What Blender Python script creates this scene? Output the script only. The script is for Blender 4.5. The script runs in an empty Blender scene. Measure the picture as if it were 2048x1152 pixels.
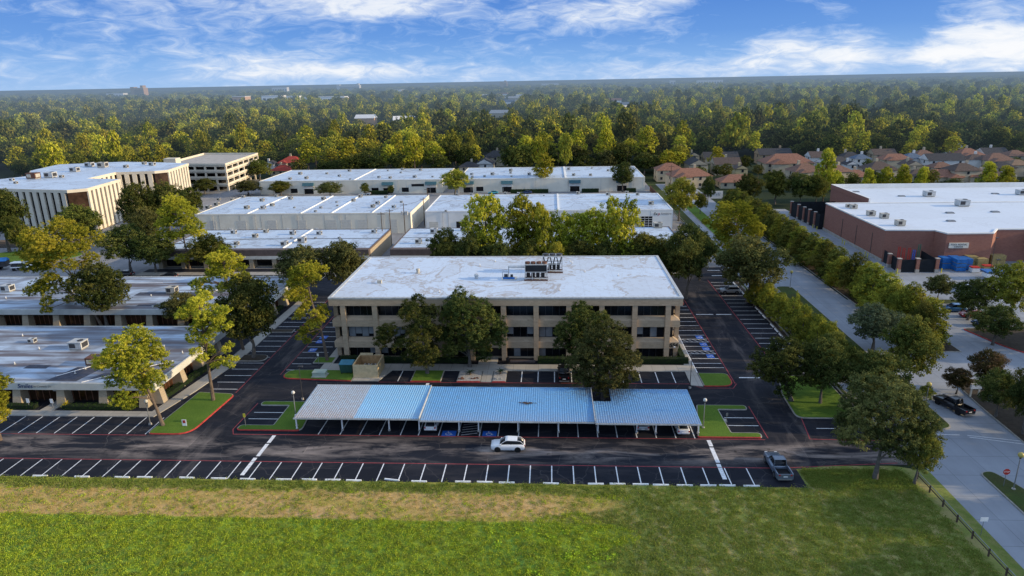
import bpy, math, random
import numpy as np
from mathutils import Vector, Matrix
R = math.radians
random.seed(7)
SC = bpy.context.scene
COL = SC.collection

# ------------------------------------------------------------------ survey tables (metres)
UNITS = [('C', -126.5, 252.8, 7.0, 1.0), ('C', -121.1, 252.5, 7.0, 1.0), ('C', -119.5, 258.8, 7.0, 1.0), ('C', -106.6, 259.4, 7.0, 1.0), ('C', -98.8, 253.5, 7.0, 1.3), ('C', -85.5, 251.8, 7.0, 1.3), ('C', -72.8, 247.5, 7.0, 1.2), ('C', -72.7, 256.8, 7.0, 1.2), ('C', -62.4, 254.6, 7.0, 1.0), ('C', -108.2, 249.4, 7.0, 1.3), ('C', -121.7, 241.2, 7.0, 1.4), ('C', -100.1, 238.8, 7.0, 1.2), ('C', -121.4, 234.3, 7.0, 1.5), ('C', -123.9, 230.9, 7.0, 0.8), ('C', -107.2, 233.6, 7.0, 1.4), ('C', -101.1, 233.3, 7.0, 1.4), ('C', -78.4, 244.8, 7.0, 0.7), ('C', -75.9, 237.6, 7.0, 0.6), ('C', -80.6, 233.7, 7.0, 0.8), ('C', -80.1, 226.4, 7.0, 0.8), ('C', -90.3, 234.2, 7.0, 0.6), ('C', -62.2, 241.1, 7.0, 1.3), ('C', -62.2, 234.2, 7.0, 1.3), ('C', -54.5, 233.0, 7.0, 1.2), ('C', -54.1, 243.6, 7.0, 0.8), ('B', -97.3, 200.9, 5.0, 1.3), ('B', -88.2, 195.3, 5.0, 1.3), ('B', -87.7, 202.2, 5.0, 1.2), ('B', -78.1, 199.0, 5.0, 1.4), ('B', -69.8, 198.7, 5.0, 1.3), ('B', -53.5, 200.6, 5.0, 1.3), ('B', -89.6, 185.8, 5.0, 1.1), ('B', -75.1, 184.4, 5.0, 1.6), ('B', -71.4, 188.2, 5.0, 1.9), ('B', -61.9, 192.8, 5.0, 0.7), ('B', -76.4, 193.2, 5.0, 0.6), ('B', -69.1, 193.0, 5.0, 0.6), ('D', -114.6, 316.4, 6.0, 1.4), ('D', -121.8, 314.6, 6.0, 1.2), ('D', -123.4, 332.7, 6.0, 1.5), ('D', -110.2, 333.1, 6.0, 1.0), ('D', -101.0, 323.4, 6.0, 1.2), ('D', -101.6, 342.8, 6.0, 1.3), ('D', -92.6, 312.4, 6.0, 0.7), ('D', -81.8, 342.1, 6.0, 0.9), ('D', -80.2, 316.9, 6.0, 1.2), ('D', -74.4, 314.6, 6.0, 1.2), ('D', -75.1, 345.9, 6.0, 1.2), ('D', -73.4, 333.5, 6.0, 1.0), ('D', -65.5, 343.4, 6.0, 1.2), ('D', -63.4, 317.0, 6.0, 1.4), ('D', -63.2, 316.8, 6.0, 1.3), ('D', -54.9, 317.1, 6.0, 0.9), ('G', -37.3, 323.6, 6.0, 1.3), ('G', -36.0, 314.6, 6.0, 1.0), ('G', -30.5, 316.2, 6.0, 1.0), ('G', -27.4, 322.8, 6.0, 1.5), ('G', -19.5, 336.1, 6.0, 1.5), ('G', -19.1, 327.5, 6.0, 1.0), ('G', -18.0, 315.2, 6.0, 0.8), ('G', -10.0, 321.3, 6.0, 1.4), ('G', 8.9, 339.3, 6.0, 1.3), ('G', 10.6, 317.0, 6.0, 1.3), ('G', 18.3, 316.4, 6.0, 1.2), ('G', 27.6, 333.0, 6.0, 1.0), ('G', 20.4, 343.1, 6.0, 0.7), ('F', -35.7, 259.3, 7.0, 1.0), ('F', -30.2, 259.0, 7.0, 1.0), ('F', -24.7, 253.4, 7.0, 0.9), ('F', -17.2, 260.7, 7.0, 1.0), ('F', -12.2, 259.7, 7.0, 1.0), ('F', -12.8, 253.4, 7.0, 0.9), ('F', -2.5, 255.6, 7.0, 0.5), ('F', 10.4, 259.1, 7.0, 1.2), ('F', 21.4, 255.9, 7.0, 1.3), ('F', 28.9, 260.1, 7.0, 1.0), ('F', 32.3, 255.3, 7.0, 1.1), ('F', 34.4, 234.8, 7.0, 1.5), ('F', 22.1, 244.1, 7.0, 1.2), ('F', -35.1, 225.1, 7.0, 0.7), ('E', -35.0, 199.5, 5.0, 1.8), ('E', -37.2, 186.2, 5.0, 1.6), ('E', -26.6, 203.1, 5.0, 1.5), ('E', 32.4, 205.6, 5.0, 2.2), ('E', -33.5, 189.9, 5.0, 1.0), ('S', -204.3, 249.4, 15.5, 1.2), ('S', -196.6, 241.5, 15.5, 1), ('S', -199.9, 255.0, 15.5, 3.2), ('S', -195.1, 257.9, 15.5, 3.0), ('S', -190.4, 257.5, 15.5, 1.2), ('S', -198.0, 276.2, 15.5, 2.6), ('S', -203.3, 293.7, 15.5, 2.6), ('S', -195.6, 291.2, 15.5, 3), ('S', -183.3, 288.2, 15.5, 1.5), ('S', -182.2, 300.2, 15.5, 1.4), ('S', -175.6, 295.2, 15.5, 2), ('L1', -84.4, 109.5, 4.0, 2.1), ('L1', -95.2, 112.3, 4.0, 1.0), ('L1', -76.6, 102.5, 4.0, 2.0), ('L1', -68.6, 107.7, 4.0, 1.4), ('L2', -125.0, 144.0, 4.2, 1.9), ('L2', -108.8, 142.6, 4.2, 1.0), ('L2', -105.1, 137.3, 4.2, 1.5), ('L2', -85.1, 142.5, 4.2, 1.8), ('R', 94.0, 203.7, 8.0, 1.8), ('R', 96.0, 199.8, 8.0, 1.8), ('R', 95.5, 189.4, 8.0, 1.9), ('R', 93.9, 215.4, 8.0, 1.6), ('R', 93.2, 217.6, 8.0, 1.2), ('R', 127.2, 236.3, 8.0, 2.6), ('R', 128.0, 218.3, 8.0, 2.8), ('R', 158.3, 238.1, 8.0, 2.4)]
TREES = [('oak_dark', -55.18, 114.98, 16.5, 12.5, 'dark green oak on the kerbed island between the two low white offices and the drive'), ('oak_dark', -93.87, 131.2, 14.8, 11.8, 'dark bushy oak standing between the two low offices beside the leaning pine'), ('oak_olive', -76.45, 131.28, 7.7, 10.2, 'short grey green tree in the gap between the two low offices'), ('oak_olive', -57.54, 150.05, 13.6, 12.4, 'left of two olive oaks behind the tall pine beside the three storey building'), ('oak_olive', -49.35, 153.93, 13.8, 12.7, 'right of two olive oaks nearest the back left corner of the three storey building'), ('oak_mid', -92.02, 174.48, 10.7, 13.0, 'full green tree in front of the brown fascia of the low warehouse'), ('oak_dark', -115.16, 174.74, 13.7, 14.8, 'big dark oak left of the low warehouse with brown fascia'), ('oak_dark', -108.02, 174.66, 10.5, 11.3, 'smaller dark oak against the left end of the low warehouse'), ('oak_mid', -146.3, 201.38, 15.0, 14.2, 'green tree in front of the rounded corner of the striped office block'), ('oak_dark', -168.74, 198.56, 20.8, 16.1, 'tall dark oak at the left edge in front of the striped office block'), ('oak_mid', -161.45, 193.99, 13.0, 7.5, 'slim green tree on the round lawn left of the striped office block'), ('oak_dark', -136.1, 216.66, 19.4, 14.4, 'dark oak at the foot of the striped office block nearest its bright wall'), ('oak_dark', -130.42, 222.68, 18.5, 14.7, 'dark oak behind the first one beside the striped office block'), ('oak_mid', -133.63, 244.31, 13.6, 11.3, 'bushy tree between the striped office block and the parking garage'), ('oak_mid', -154.09, 355.58, 11.5, 16.2, 'round green tree at the right end of the parking garage'), ('oak_dark', -162.87, 312.83, 7.5, 11.7, 'small tree in front of the parking garage ramp'), ('oak_olive', -124.92, 200.93, 13.4, 11.1, 'olive oak between the striped office block and the low warehouse'), ('oak_olive', -139.36, 307.07, 7.1, 14.8, 'round olive tree at the left corner of the far left cream warehouse'), ('oak_mid', -123.67, 306.15, 7.1, 11.0, 'green tree in front of the far left cream warehouse near its left end'), ('oak_olive', -98.57, 299.14, 7.1, 14.1, 'wide olive tree covering the blue awning of the far left cream warehouse'), ('oak_mid', -83.69, 303.81, 5.9, 4.5, 'small green tree right of the wide olive one by the far left cream warehouse'), ('oak_mid', -71.62, 303.1, 4.7, 3.6, 'tiny tree between two blue awnings of the far left cream warehouse'), ('oak_light', -42.58, 301.4, 11.9, 13.8, 'yellow green tree in the gap between the two far cream warehouses'), ('pine', -3.05, 314.79, 15.9, 10.9, 'tall light pine in front of the far right cream warehouse'), ('oak_dark', 32.09, 306.71, 13.7, 11.3, 'dark tree at the right end of the far right cream warehouse'), ('oak_light', 45.11, 240.49, 15.7, 12.4, 'large yellow green tree right of the white warehouse with the glazed door'), ('oak_mid', 55.24, 253.26, 7.8, 5.8, 'small green tree on the boulevard median beside the large yellow green one'), ('light', -15.54, 160.01, 22.4, 10.3, 'feathery yellow green tree, tallest at the left of the row behind the main building'), ('light', -6.42, 163.0, 21.9, 10.2, 'tall feathery tree in the row behind the three storey building, left of the roof chillers'), ('pine', -1.88, 158.01, 19.7, 5.6, 'slim pine in the row behind the three storey building directly above the roof chillers'), ('light', 2.51, 161.01, 18.3, 7.7, 'light feathery tree just right of the roof chillers'), ('light', 8.77, 164.0, 17.9, 11.3, 'broad feathery tree in the middle of the row behind the three storey building'), ('light', 16.2, 160.01, 21.6, 10.2, 'tallest tree right of the middle in the row behind the three storey building'), ('oak_mid', 21.61, 158.01, 14.3, 11.4, 'round green tree near the right end of the row behind the three storey building'), ('oak_mid', -25.05, 159.0, 15.3, 10.6, 'green tree at the left end of the row behind the three storey building'), ('oak_dark', -18.8, 156.01, 15.0, 9.9, 'dark low tree second from the left in the row behind the three storey building'), ('oak_dark', -12.1, 155.01, 13.0, 8.9, 'dark low tree under the feathery crown behind the three storey building'), ('oak_mid', -4.97, 156.01, 13.0, 8.2, 'low green tree behind the left chiller'), ('oak_light', 1.0, 155.01, 12.7, 7.5, 'low yellowish tree behind the roof chillers'), ('oak_dark', 6.99, 157.01, 13.1, 9.2, 'dark low tree right of the roof chillers'), ('oak_dark', 13.11, 156.0, 12.9, 8.1, 'dark low tree beneath the tallest tree behind the three storey building'), ('oak_dark', 27.31, 158.01, 13.3, 11.4, 'dark tree at the right end of the row behind the three storey building'), ('oak_dark', 30.88, 150.57, 17.8, 11.9, 'tall dark oak at the back right corner of the three storey building'), ('oak_dark', 36.99, 166.05, 12.7, 8.4, 'dark oak behind the tall one at the back right of the three storey building'), ('oak_olive', 44.0, 147.97, 15.4, 16.8, 'wide oak shading the silver car in the right hand parking lane'), ('hedge_tree', 68.5, 262.0, 7.9, 7.3, 'HEDGE'), ('hedge_tree', 69.2, 256.85, 9.1, 7.3, 'HEDGE'), ('hedge_tree', 69.9, 251.7, 8.3, 7.3, 'HEDGE'), ('hedge_tree', 68.85, 246.55, 9.4, 7.3, 'HEDGE'), ('hedge_tree', 69.55, 241.4, 8.7, 7.3, 'HEDGE'), ('hedge_tree', 68.5, 236.25, 7.9, 7.3, 'HEDGE'), ('hedge_tree', 69.2, 231.1, 9.1, 7.3, 'HEDGE'), ('hedge_tree', 69.9, 225.95, 8.3, 7.3, 'HEDGE'), ('hedge_tree', 68.85, 220.8, 9.4, 7.3, 'HEDGE'), ('hedge_tree', 69.55, 215.65, 8.7, 7.3, 'HEDGE'), ('hedge_tree', 68.5, 210.5, 7.9, 7.3, 'HEDGE'), ('hedge_tree', 69.2, 205.35, 9.1, 7.3, 'HEDGE'), ('hedge_tree', 69.9, 200.2, 8.3, 7.3, 'HEDGE'), ('hedge_tree', 68.85, 195.05, 9.4, 7.3, 'HEDGE'), ('hedge_tree', 69.55, 189.9, 8.7, 7.3, 'HEDGE'), ('hedge_tree', 68.5, 184.75, 7.9, 7.3, 'HEDGE'), ('hedge_tree', 69.2, 179.6, 9.1, 7.3, 'HEDGE'), ('hedge_tree', 69.9, 174.45, 8.3, 7.3, 'HEDGE'), ('hedge_tree', 68.85, 169.3, 9.4, 7.3, 'HEDGE'), ('hedge_tree', 69.55, 164.15, 8.7, 7.3, 'HEDGE'), ('hedge_tree', 68.5, 159.0, 7.9, 7.3, 'HEDGE'), ('hedge_tree', 69.2, 153.85, 10.1, 7.3, 'HEDGE'), ('hedge_tree', 69.9, 148.7, 9.3, 7.3, 'HEDGE'), ('hedge_tree', 68.85, 143.55, 10.4, 7.3, 'HEDGE'), ('hedge_tree', 69.55, 138.4, 9.7, 7.3, 'HEDGE'), ('hedge_tree', 68.5, 133.25, 8.9, 7.3, 'HEDGE'), ('hedge_tree', 69.2, 128.1, 10.1, 7.3, 'HEDGE'), ('hedge_tree', 69.9, 122.95, 9.3, 7.3, 'HEDGE'), ('oak_light', 67.8, 128.25, 9.7, 6.0, 'yellow tinged tree at the near end of the clipped row along the boulevard'), ('oak_mid', 67.08, 120.01, 9.6, 5.4, 'green tree closing the near end of the row along the boulevard'), ('bush_tree', 44.74, 145.49, 6.0, 4.7, 'BUSH'), ('bush_tree', 46.32, 142.08, 6.4, 4.8, 'BUSH'), ('bush_tree', 46.58, 134.78, 6.1, 5.0, 'BUSH'), ('bush_tree', 47.0, 128.13, 7.5, 5.1, 'BUSH'), ('bush_tree', 46.93, 122.32, 7.9, 4.7, 'BUSH'), ('bush_tree', 47.56, 116.97, 7.8, 4.7, 'BUSH'), ('bush_tree', 47.81, 111.82, 8.3, 4.2, 'BUSH'), ('cypress', 49.5, 133.29, 6.9, 2.5, 'slim bright yellow green conifer above the bushes along the right parking lane'), ('oak_mid', 46.26, 106.64, 8.7, 6.3, 'green tree between the bushes and the dark oaks right of the parking lane'), ('oak_mid', 47.19, 101.01, 8.5, 6.1, 'mid green tree behind the dark oaks on the right lawn'), ('oak_dark', 41.37, 97.77, 11.2, 8.2, 'upright dark oak in the middle of the right lawn'), ('oak_dark', 47.62, 94.59, 10.4, 9.9, 'broad dark oak on the right lawn nearest the boulevard'), ('oak_mid', 44.7, 76.06, 8.6, 5.7, 'bushy light tree at the start of the rail fence'), ('oak_grey', 58.95, 119.94, 9.1, 10.2, 'grey green spreading tree on the boulevard median'), ('oak_mid', 56.55, 102.61, 12.7, 9.4, 'tall mid green tree on the boulevard median near the black pickup'), ('bush_tree', 58.74, 100.84, 1.9, 2.6, 'small sparse shrub beside the yellow globe lamp on the median'), ('crape', 85.71, 148.97, 6.2, 6.2, 'small round crown multi stem tree in front of the brick store'), ('oak_dark', 85.06, 136.41, 9.0, 8.2, 'dark tree left of the tall light one in front of the brick store'), ('oak_light', 91.11, 133.45, 13.4, 10.4, 'tall light tree at the right edge in front of the brick store'), ('oak_dark', 81.75, 122.6, 7.8, 8.8, 'dark low tree behind the red kerb at the right edge'), ('red_tree', 63.72, 101.63, 4.5, 4.5, 'small dark reddish tree at the driveway corner'), ('red_tree', 68.42, 102.79, 7.4, 5.4, 'larger tree with reddish crown top at the driveway corner'), ('oak_dark', 64.96, 93.81, 7.7, 6.6, 'dark tree right of the black pickup'), ('oak_dark', 65.56, 88.66, 10.9, 6.5, 'dark tree cut by the right edge opposite the black pickup'), ('oak_dark', 76.52, 268.01, 13.1, 11.3, 'BELT'), ('oak_mid', 88.25, 272.01, 13.8, 11.3, 'BELT'), ('oak_dark', 96.52, 268.01, 12.9, 10.6, 'BELT'), ('pine', 106.52, 272.01, 20.9, 7.5, 'BELT'), ('pine', 113.25, 278.01, 12.0, 5.8, 'BELT'), ('oak_mid', 120.12, 281.01, 9.6, 5.5, 'BELT'), ('pine', 124.04, 275.0, 13.1, 5.7, 'BELT'), ('pine', 132.11, 278.01, 13.2, 6.5, 'BELT'), ('pine', 140.31, 281.0, 13.7, 5.8, 'BELT'), ('pine', 144.71, 275.0, 13.4, 5.7, 'BELT'), ('oak_dark', 158.12, 278.0, 8.8, 11.5, 'BELT'), ('pine', 172.87, 281.0, 14.3, 6.9, 'BELT'), ('pine', 175.96, 275.0, 13.4, 7.2, 'BELT'), ('oak_mid', 184.8, 278.0, 8.5, 7.4, 'BELT'), ('oak_mid', 102.2, 268.01, 12.3, 9.4, 'BELT'), ('oak_dark', 62.04, 272.01, 11.8, 5.8, 'BELT')]
HEROES = [('pine', -57.92, 88.7, [(-2.6, 14.47, 1.42), (-3.43, 12.63, 1.66), (-1.3, 12.23, 1.42), (-5.8, 11.05, 1.42), (-6.98, 10.26, 1.18), (-4.14, 10.26, 1.66), (-1.78, 10.26, 1.66), (0.12, 10.78, 1.18), (1.18, 9.21, 0.83), (-5.09, 8.15, 1.18), (-3.2, 6.31, 1.3), (-3.67, 4.47, 1.07), (-0.12, 7.37, 1.3), (-2.01, 8.42, 1.18)], [(0.0, 0.0), (-0.59, 3.16), (-1.42, 6.31), (-2.13, 8.94), (-2.25, 12.63)], 'tall leaning pine at the tip of the kerbed lawn by the near left office'), ('pine', -54.32, 97.19, [(0.2, 17.05, 1.1), (-1.08, 16.03, 1.01), (1.49, 15.21, 1.19), (3.87, 15.42, 0.83), (4.42, 12.97, 0.55), (0.02, 13.58, 1.01), (2.4, 12.97, 0.83), (-1.08, 12.36, 0.73), (1.12, 11.34, 1.01), (-0.72, 11.13, 1.01), (3.51, 9.09, 0.64), (-1.08, 8.89, 0.83), (0.57, 8.28, 0.83), (3.14, 7.06, 0.64), (4.24, 6.85, 0.55), (1.49, 6.44, 0.64), (-1.82, 15.01, 0.92), (2.77, 13.99, 0.83)], [(0.0, 0.0), (0.06, 6.65), (0.11, 11.75), (0.11, 16.03)], 'tall straight pine on the kerbed lawn where the walk meets the drive'), ('pine', -58.9, 118.86, [(-1.86, 18.87, 1.21), (-2.96, 17.65, 1.21), (-0.99, 18.14, 1.21), (0.33, 17.65, 0.88), (-3.4, 15.71, 1.21), (-1.42, 15.71, 1.21), (-4.05, 14.73, 0.88), (0.33, 15.46, 1.1), (1.21, 14.0, 1.21), (-0.77, 13.27, 1.21), (1.86, 14.49, 0.88), (-6.68, 13.27, 0.99), (-5.59, 12.05, 0.99), (-7.56, 13.27, 0.77), (-4.05, 11.81, 0.99), (2.52, 12.3, 0.99), (5.15, 12.78, 0.77), (3.84, 12.05, 0.99)], [(0.0, 0.0), (-0.77, 6.7), (-1.21, 12.78), (-1.42, 16.92)], 'bright tall pine rising behind the dark oak beside the left drive'), ('pine', -40.86, 113.72, [(-2.9, 17.3, 1.35), (-1.24, 17.53, 1.35), (0.0, 16.61, 0.93), (-4.14, 15.46, 1.14), (-2.28, 15.46, 1.14), (-4.76, 13.16, 1.14), (-3.52, 12.47, 0.93), (-2.49, 11.32, 0.83), (-3.52, 9.94, 0.79), (-4.14, 8.79, 0.66), (-0.72, 9.94, 0.87), (0.0, 8.79, 0.87), (-0.62, 7.64, 0.87), (-1.86, 7.87, 0.79), (-3.11, 6.49, 0.93), (-3.93, 5.34, 0.79), (-2.49, 4.88, 0.79), (-5.18, 12.24, 0.79)], [(0.0, 0.0), (-0.62, 6.26), (-1.66, 10.86), (-1.97, 13.62), (-2.69, 15.92)], 'bent tall pine beside the left wall of the three storey building'), ('pine', -79.73, 84.06, [(0.93, 10.11, 1.05), (0.47, 8.55, 1.28), (2.1, 8.81, 1.05), (1.4, 7.0, 1.05), (0.23, 5.44, 1.05), (1.4, 4.41, 0.89), (0.23, 3.11, 0.89), (-1.4, 9.07, 1.52), (-1.4, 6.48, 1.52), (-1.17, 10.88, 1.28)], [(0.0, 0.0), (-0.12, 5.44), (-0.23, 9.59)], 'pine cut by the left edge in front of the near left office sign'), ('pine', -94.96, 131.16, [(-6.85, 21.0, 2.33), (-3.62, 19.8, 2.33), (-9.72, 19.4, 1.97), (-2.19, 17.41, 1.61), (-10.44, 17.01, 1.97), (-11.51, 13.83, 1.61), (-7.93, 16.62, 1.97), (-5.06, 16.62, 1.97), (-9.36, 13.43, 1.61), (-2.9, 14.22, 1.61), (-6.49, 12.23, 1.36), (-10.44, 9.84, 1.79), (-12.95, 8.65, 1.43), (-8.28, 8.65, 1.61), (-8.28, 7.05, 1.36), (-8.64, 5.06, 1.15), (-1.11, 18.61, 1.36)], [(0.0, 0.0), (-2.19, 6.26), (-3.98, 11.04), (-6.49, 15.82), (-6.49, 19.8)], 'tall crooked pine leaning over the roof of the second low office'), ('pine', -100.31, 178.24, [(-2.03, 18.66, 2.15), (-3.98, 16.06, 1.76), (-0.08, 17.36, 2.15), (2.27, 16.06, 1.76), (-5.16, 13.02, 1.76), (-2.03, 13.46, 2.15), (1.48, 13.46, 1.76), (3.05, 11.72, 1.76), (-5.94, 9.98, 1.76), (-3.59, 9.11, 1.76), (-0.47, 9.98, 1.48), (4.22, 9.98, 1.48), (-0.86, 3.04, 1.76), (-5.55, 6.08, 1.48)], [(0.0, 0.0), (-0.27, 7.38), (-1.05, 13.46), (-1.64, 17.8)], 'feathery tall pine in front of the left end of the low warehouse'), ('pine', 51.05, 180.28, [(-5.44, 15.63, 1.76), (-1.28, 15.99, 1.76), (-7.03, 13.15, 2.08), (-3.84, 13.5, 2.4), (0.32, 13.15, 2.08), (2.88, 10.66, 1.6), (-7.03, 10.66, 1.6), (-3.84, 9.95, 2.08), (0.32, 9.59, 1.76), (2.56, 8.88, 1.6), (-5.76, 7.82, 1.76), (-1.28, 6.75, 1.92), (1.92, 6.4, 1.92), (-3.84, 4.97, 1.92), (-9.91, 11.72, 0.96)], [(0.0, 0.0), (-0.64, 4.97), (-1.92, 10.66), (-2.88, 14.21)], 'large sunlit tree with layered crown beside the boulevard'), ('oak_dark', -21.44, 108.21, [(-1.09, 13.08, 1.28), (-1.89, 10.95, 1.76), (0.67, 10.59, 1.76), (-3.17, 11.66, 1.12), (-0.61, 8.1, 2.08), (1.95, 7.75, 1.12), (-2.53, 7.04, 1.44), (-6.37, 7.75, 1.6), (-7.49, 5.97, 1.28), (-5.09, 5.26, 1.12), (-0.29, 4.9, 1.76), (1.95, 5.26, 1.12), (-1.25, 2.77, 1.28), (0.35, 2.77, 1.44), (-3.17, 3.84, 1.12)], [], 'dark oak with a low left branch on the small lawn by the main building'), ('oak_dark', -14.35, 111.1, [(-1.24, 13.13, 1.3), (-2.21, 11.32, 1.79), (0.07, 10.96, 2.12), (2.34, 11.32, 1.46), (3.65, 9.87, 1.24), (-3.52, 9.51, 1.46), (-1.56, 8.06, 2.12), (1.37, 7.7, 2.12), (4.3, 8.43, 1.63), (5.6, 6.98, 1.24), (-3.52, 6.26, 1.46), (-2.86, 4.09, 1.63), (-0.26, 4.81, 1.79), (2.02, 4.81, 1.79), (4.95, 5.17, 1.24), (2.34, 2.28, 1.3), (-3.52, 2.64, 1.14)], [], 'dark oak left of the entrance of the three storey building'), ('oak_olive', 8.22, 98.95, [(-1.29, 10.32, 1.58), (1.01, 10.64, 1.87), (2.73, 9.68, 1.58), (-3.02, 8.41, 1.58), (-0.72, 7.77, 2.16), (2.16, 7.13, 1.87), (4.17, 6.81, 1.29), (-4.17, 6.17, 1.58), (-1.29, 5.21, 2.16), (1.58, 4.57, 2.16), (3.88, 3.93, 1.29), (-3.6, 3.61, 1.29), (-1.29, 2.33, 1.58), (1.29, 2.01, 1.58), (3.31, 2.01, 1.09)], [], 'big olive green oak growing through the notch in the carport roof'), ('oak_dark', 5.71, 109.19, [(-0.72, 11.18, 1.42), (-1.98, 9.43, 1.73), (0.53, 9.78, 1.73), (3.05, 9.78, 1.42), (-3.24, 7.69, 1.57), (-0.72, 7.34, 2.04), (2.42, 8.04, 1.73), (-3.55, 5.24, 1.42), (-1.35, 4.54, 1.73), (1.16, 5.59, 1.73)], [], 'dark oak behind the big olive one by the three storey building'), ('oak_olive', 40.44, 77.03, [(0.28, 12.41, 1.68), (-1.87, 11.73, 1.68), (2.42, 11.05, 1.68), (-2.78, 9.35, 1.99), (-0.03, 9.35, 2.29), (3.03, 9.01, 1.99), (5.17, 7.99, 1.38), (-3.7, 6.97, 1.68), (-1.25, 6.29, 1.84), (1.8, 6.29, 1.84), (4.56, 5.95, 1.68), (-4.31, 5.61, 1.07), (0.58, 4.93, 1.22)], [(0.0, 0.0), (0.06, 2.55), (0.28, 5.95)], 'largest oak in the right foreground with a bare forked trunk on the field edge'), ('oak_dark', 37.32, 98.54, [(-2.15, 8.65, 1.46), (-0.61, 9.08, 1.46), (-4.45, 6.95, 1.73), (-2.15, 6.52, 2.11), (0.54, 6.95, 1.73), (-5.22, 5.24, 1.46), (-2.91, 4.39, 1.73), (-0.23, 4.81, 1.73), (1.69, 7.37, 1.15), (-2.15, 3.11, 1.34)], [(0.0, 0.0), (-1.0, 2.68), (-2.15, 6.09)], 'leaning dark oak at the left corner of the right lawn')]
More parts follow.
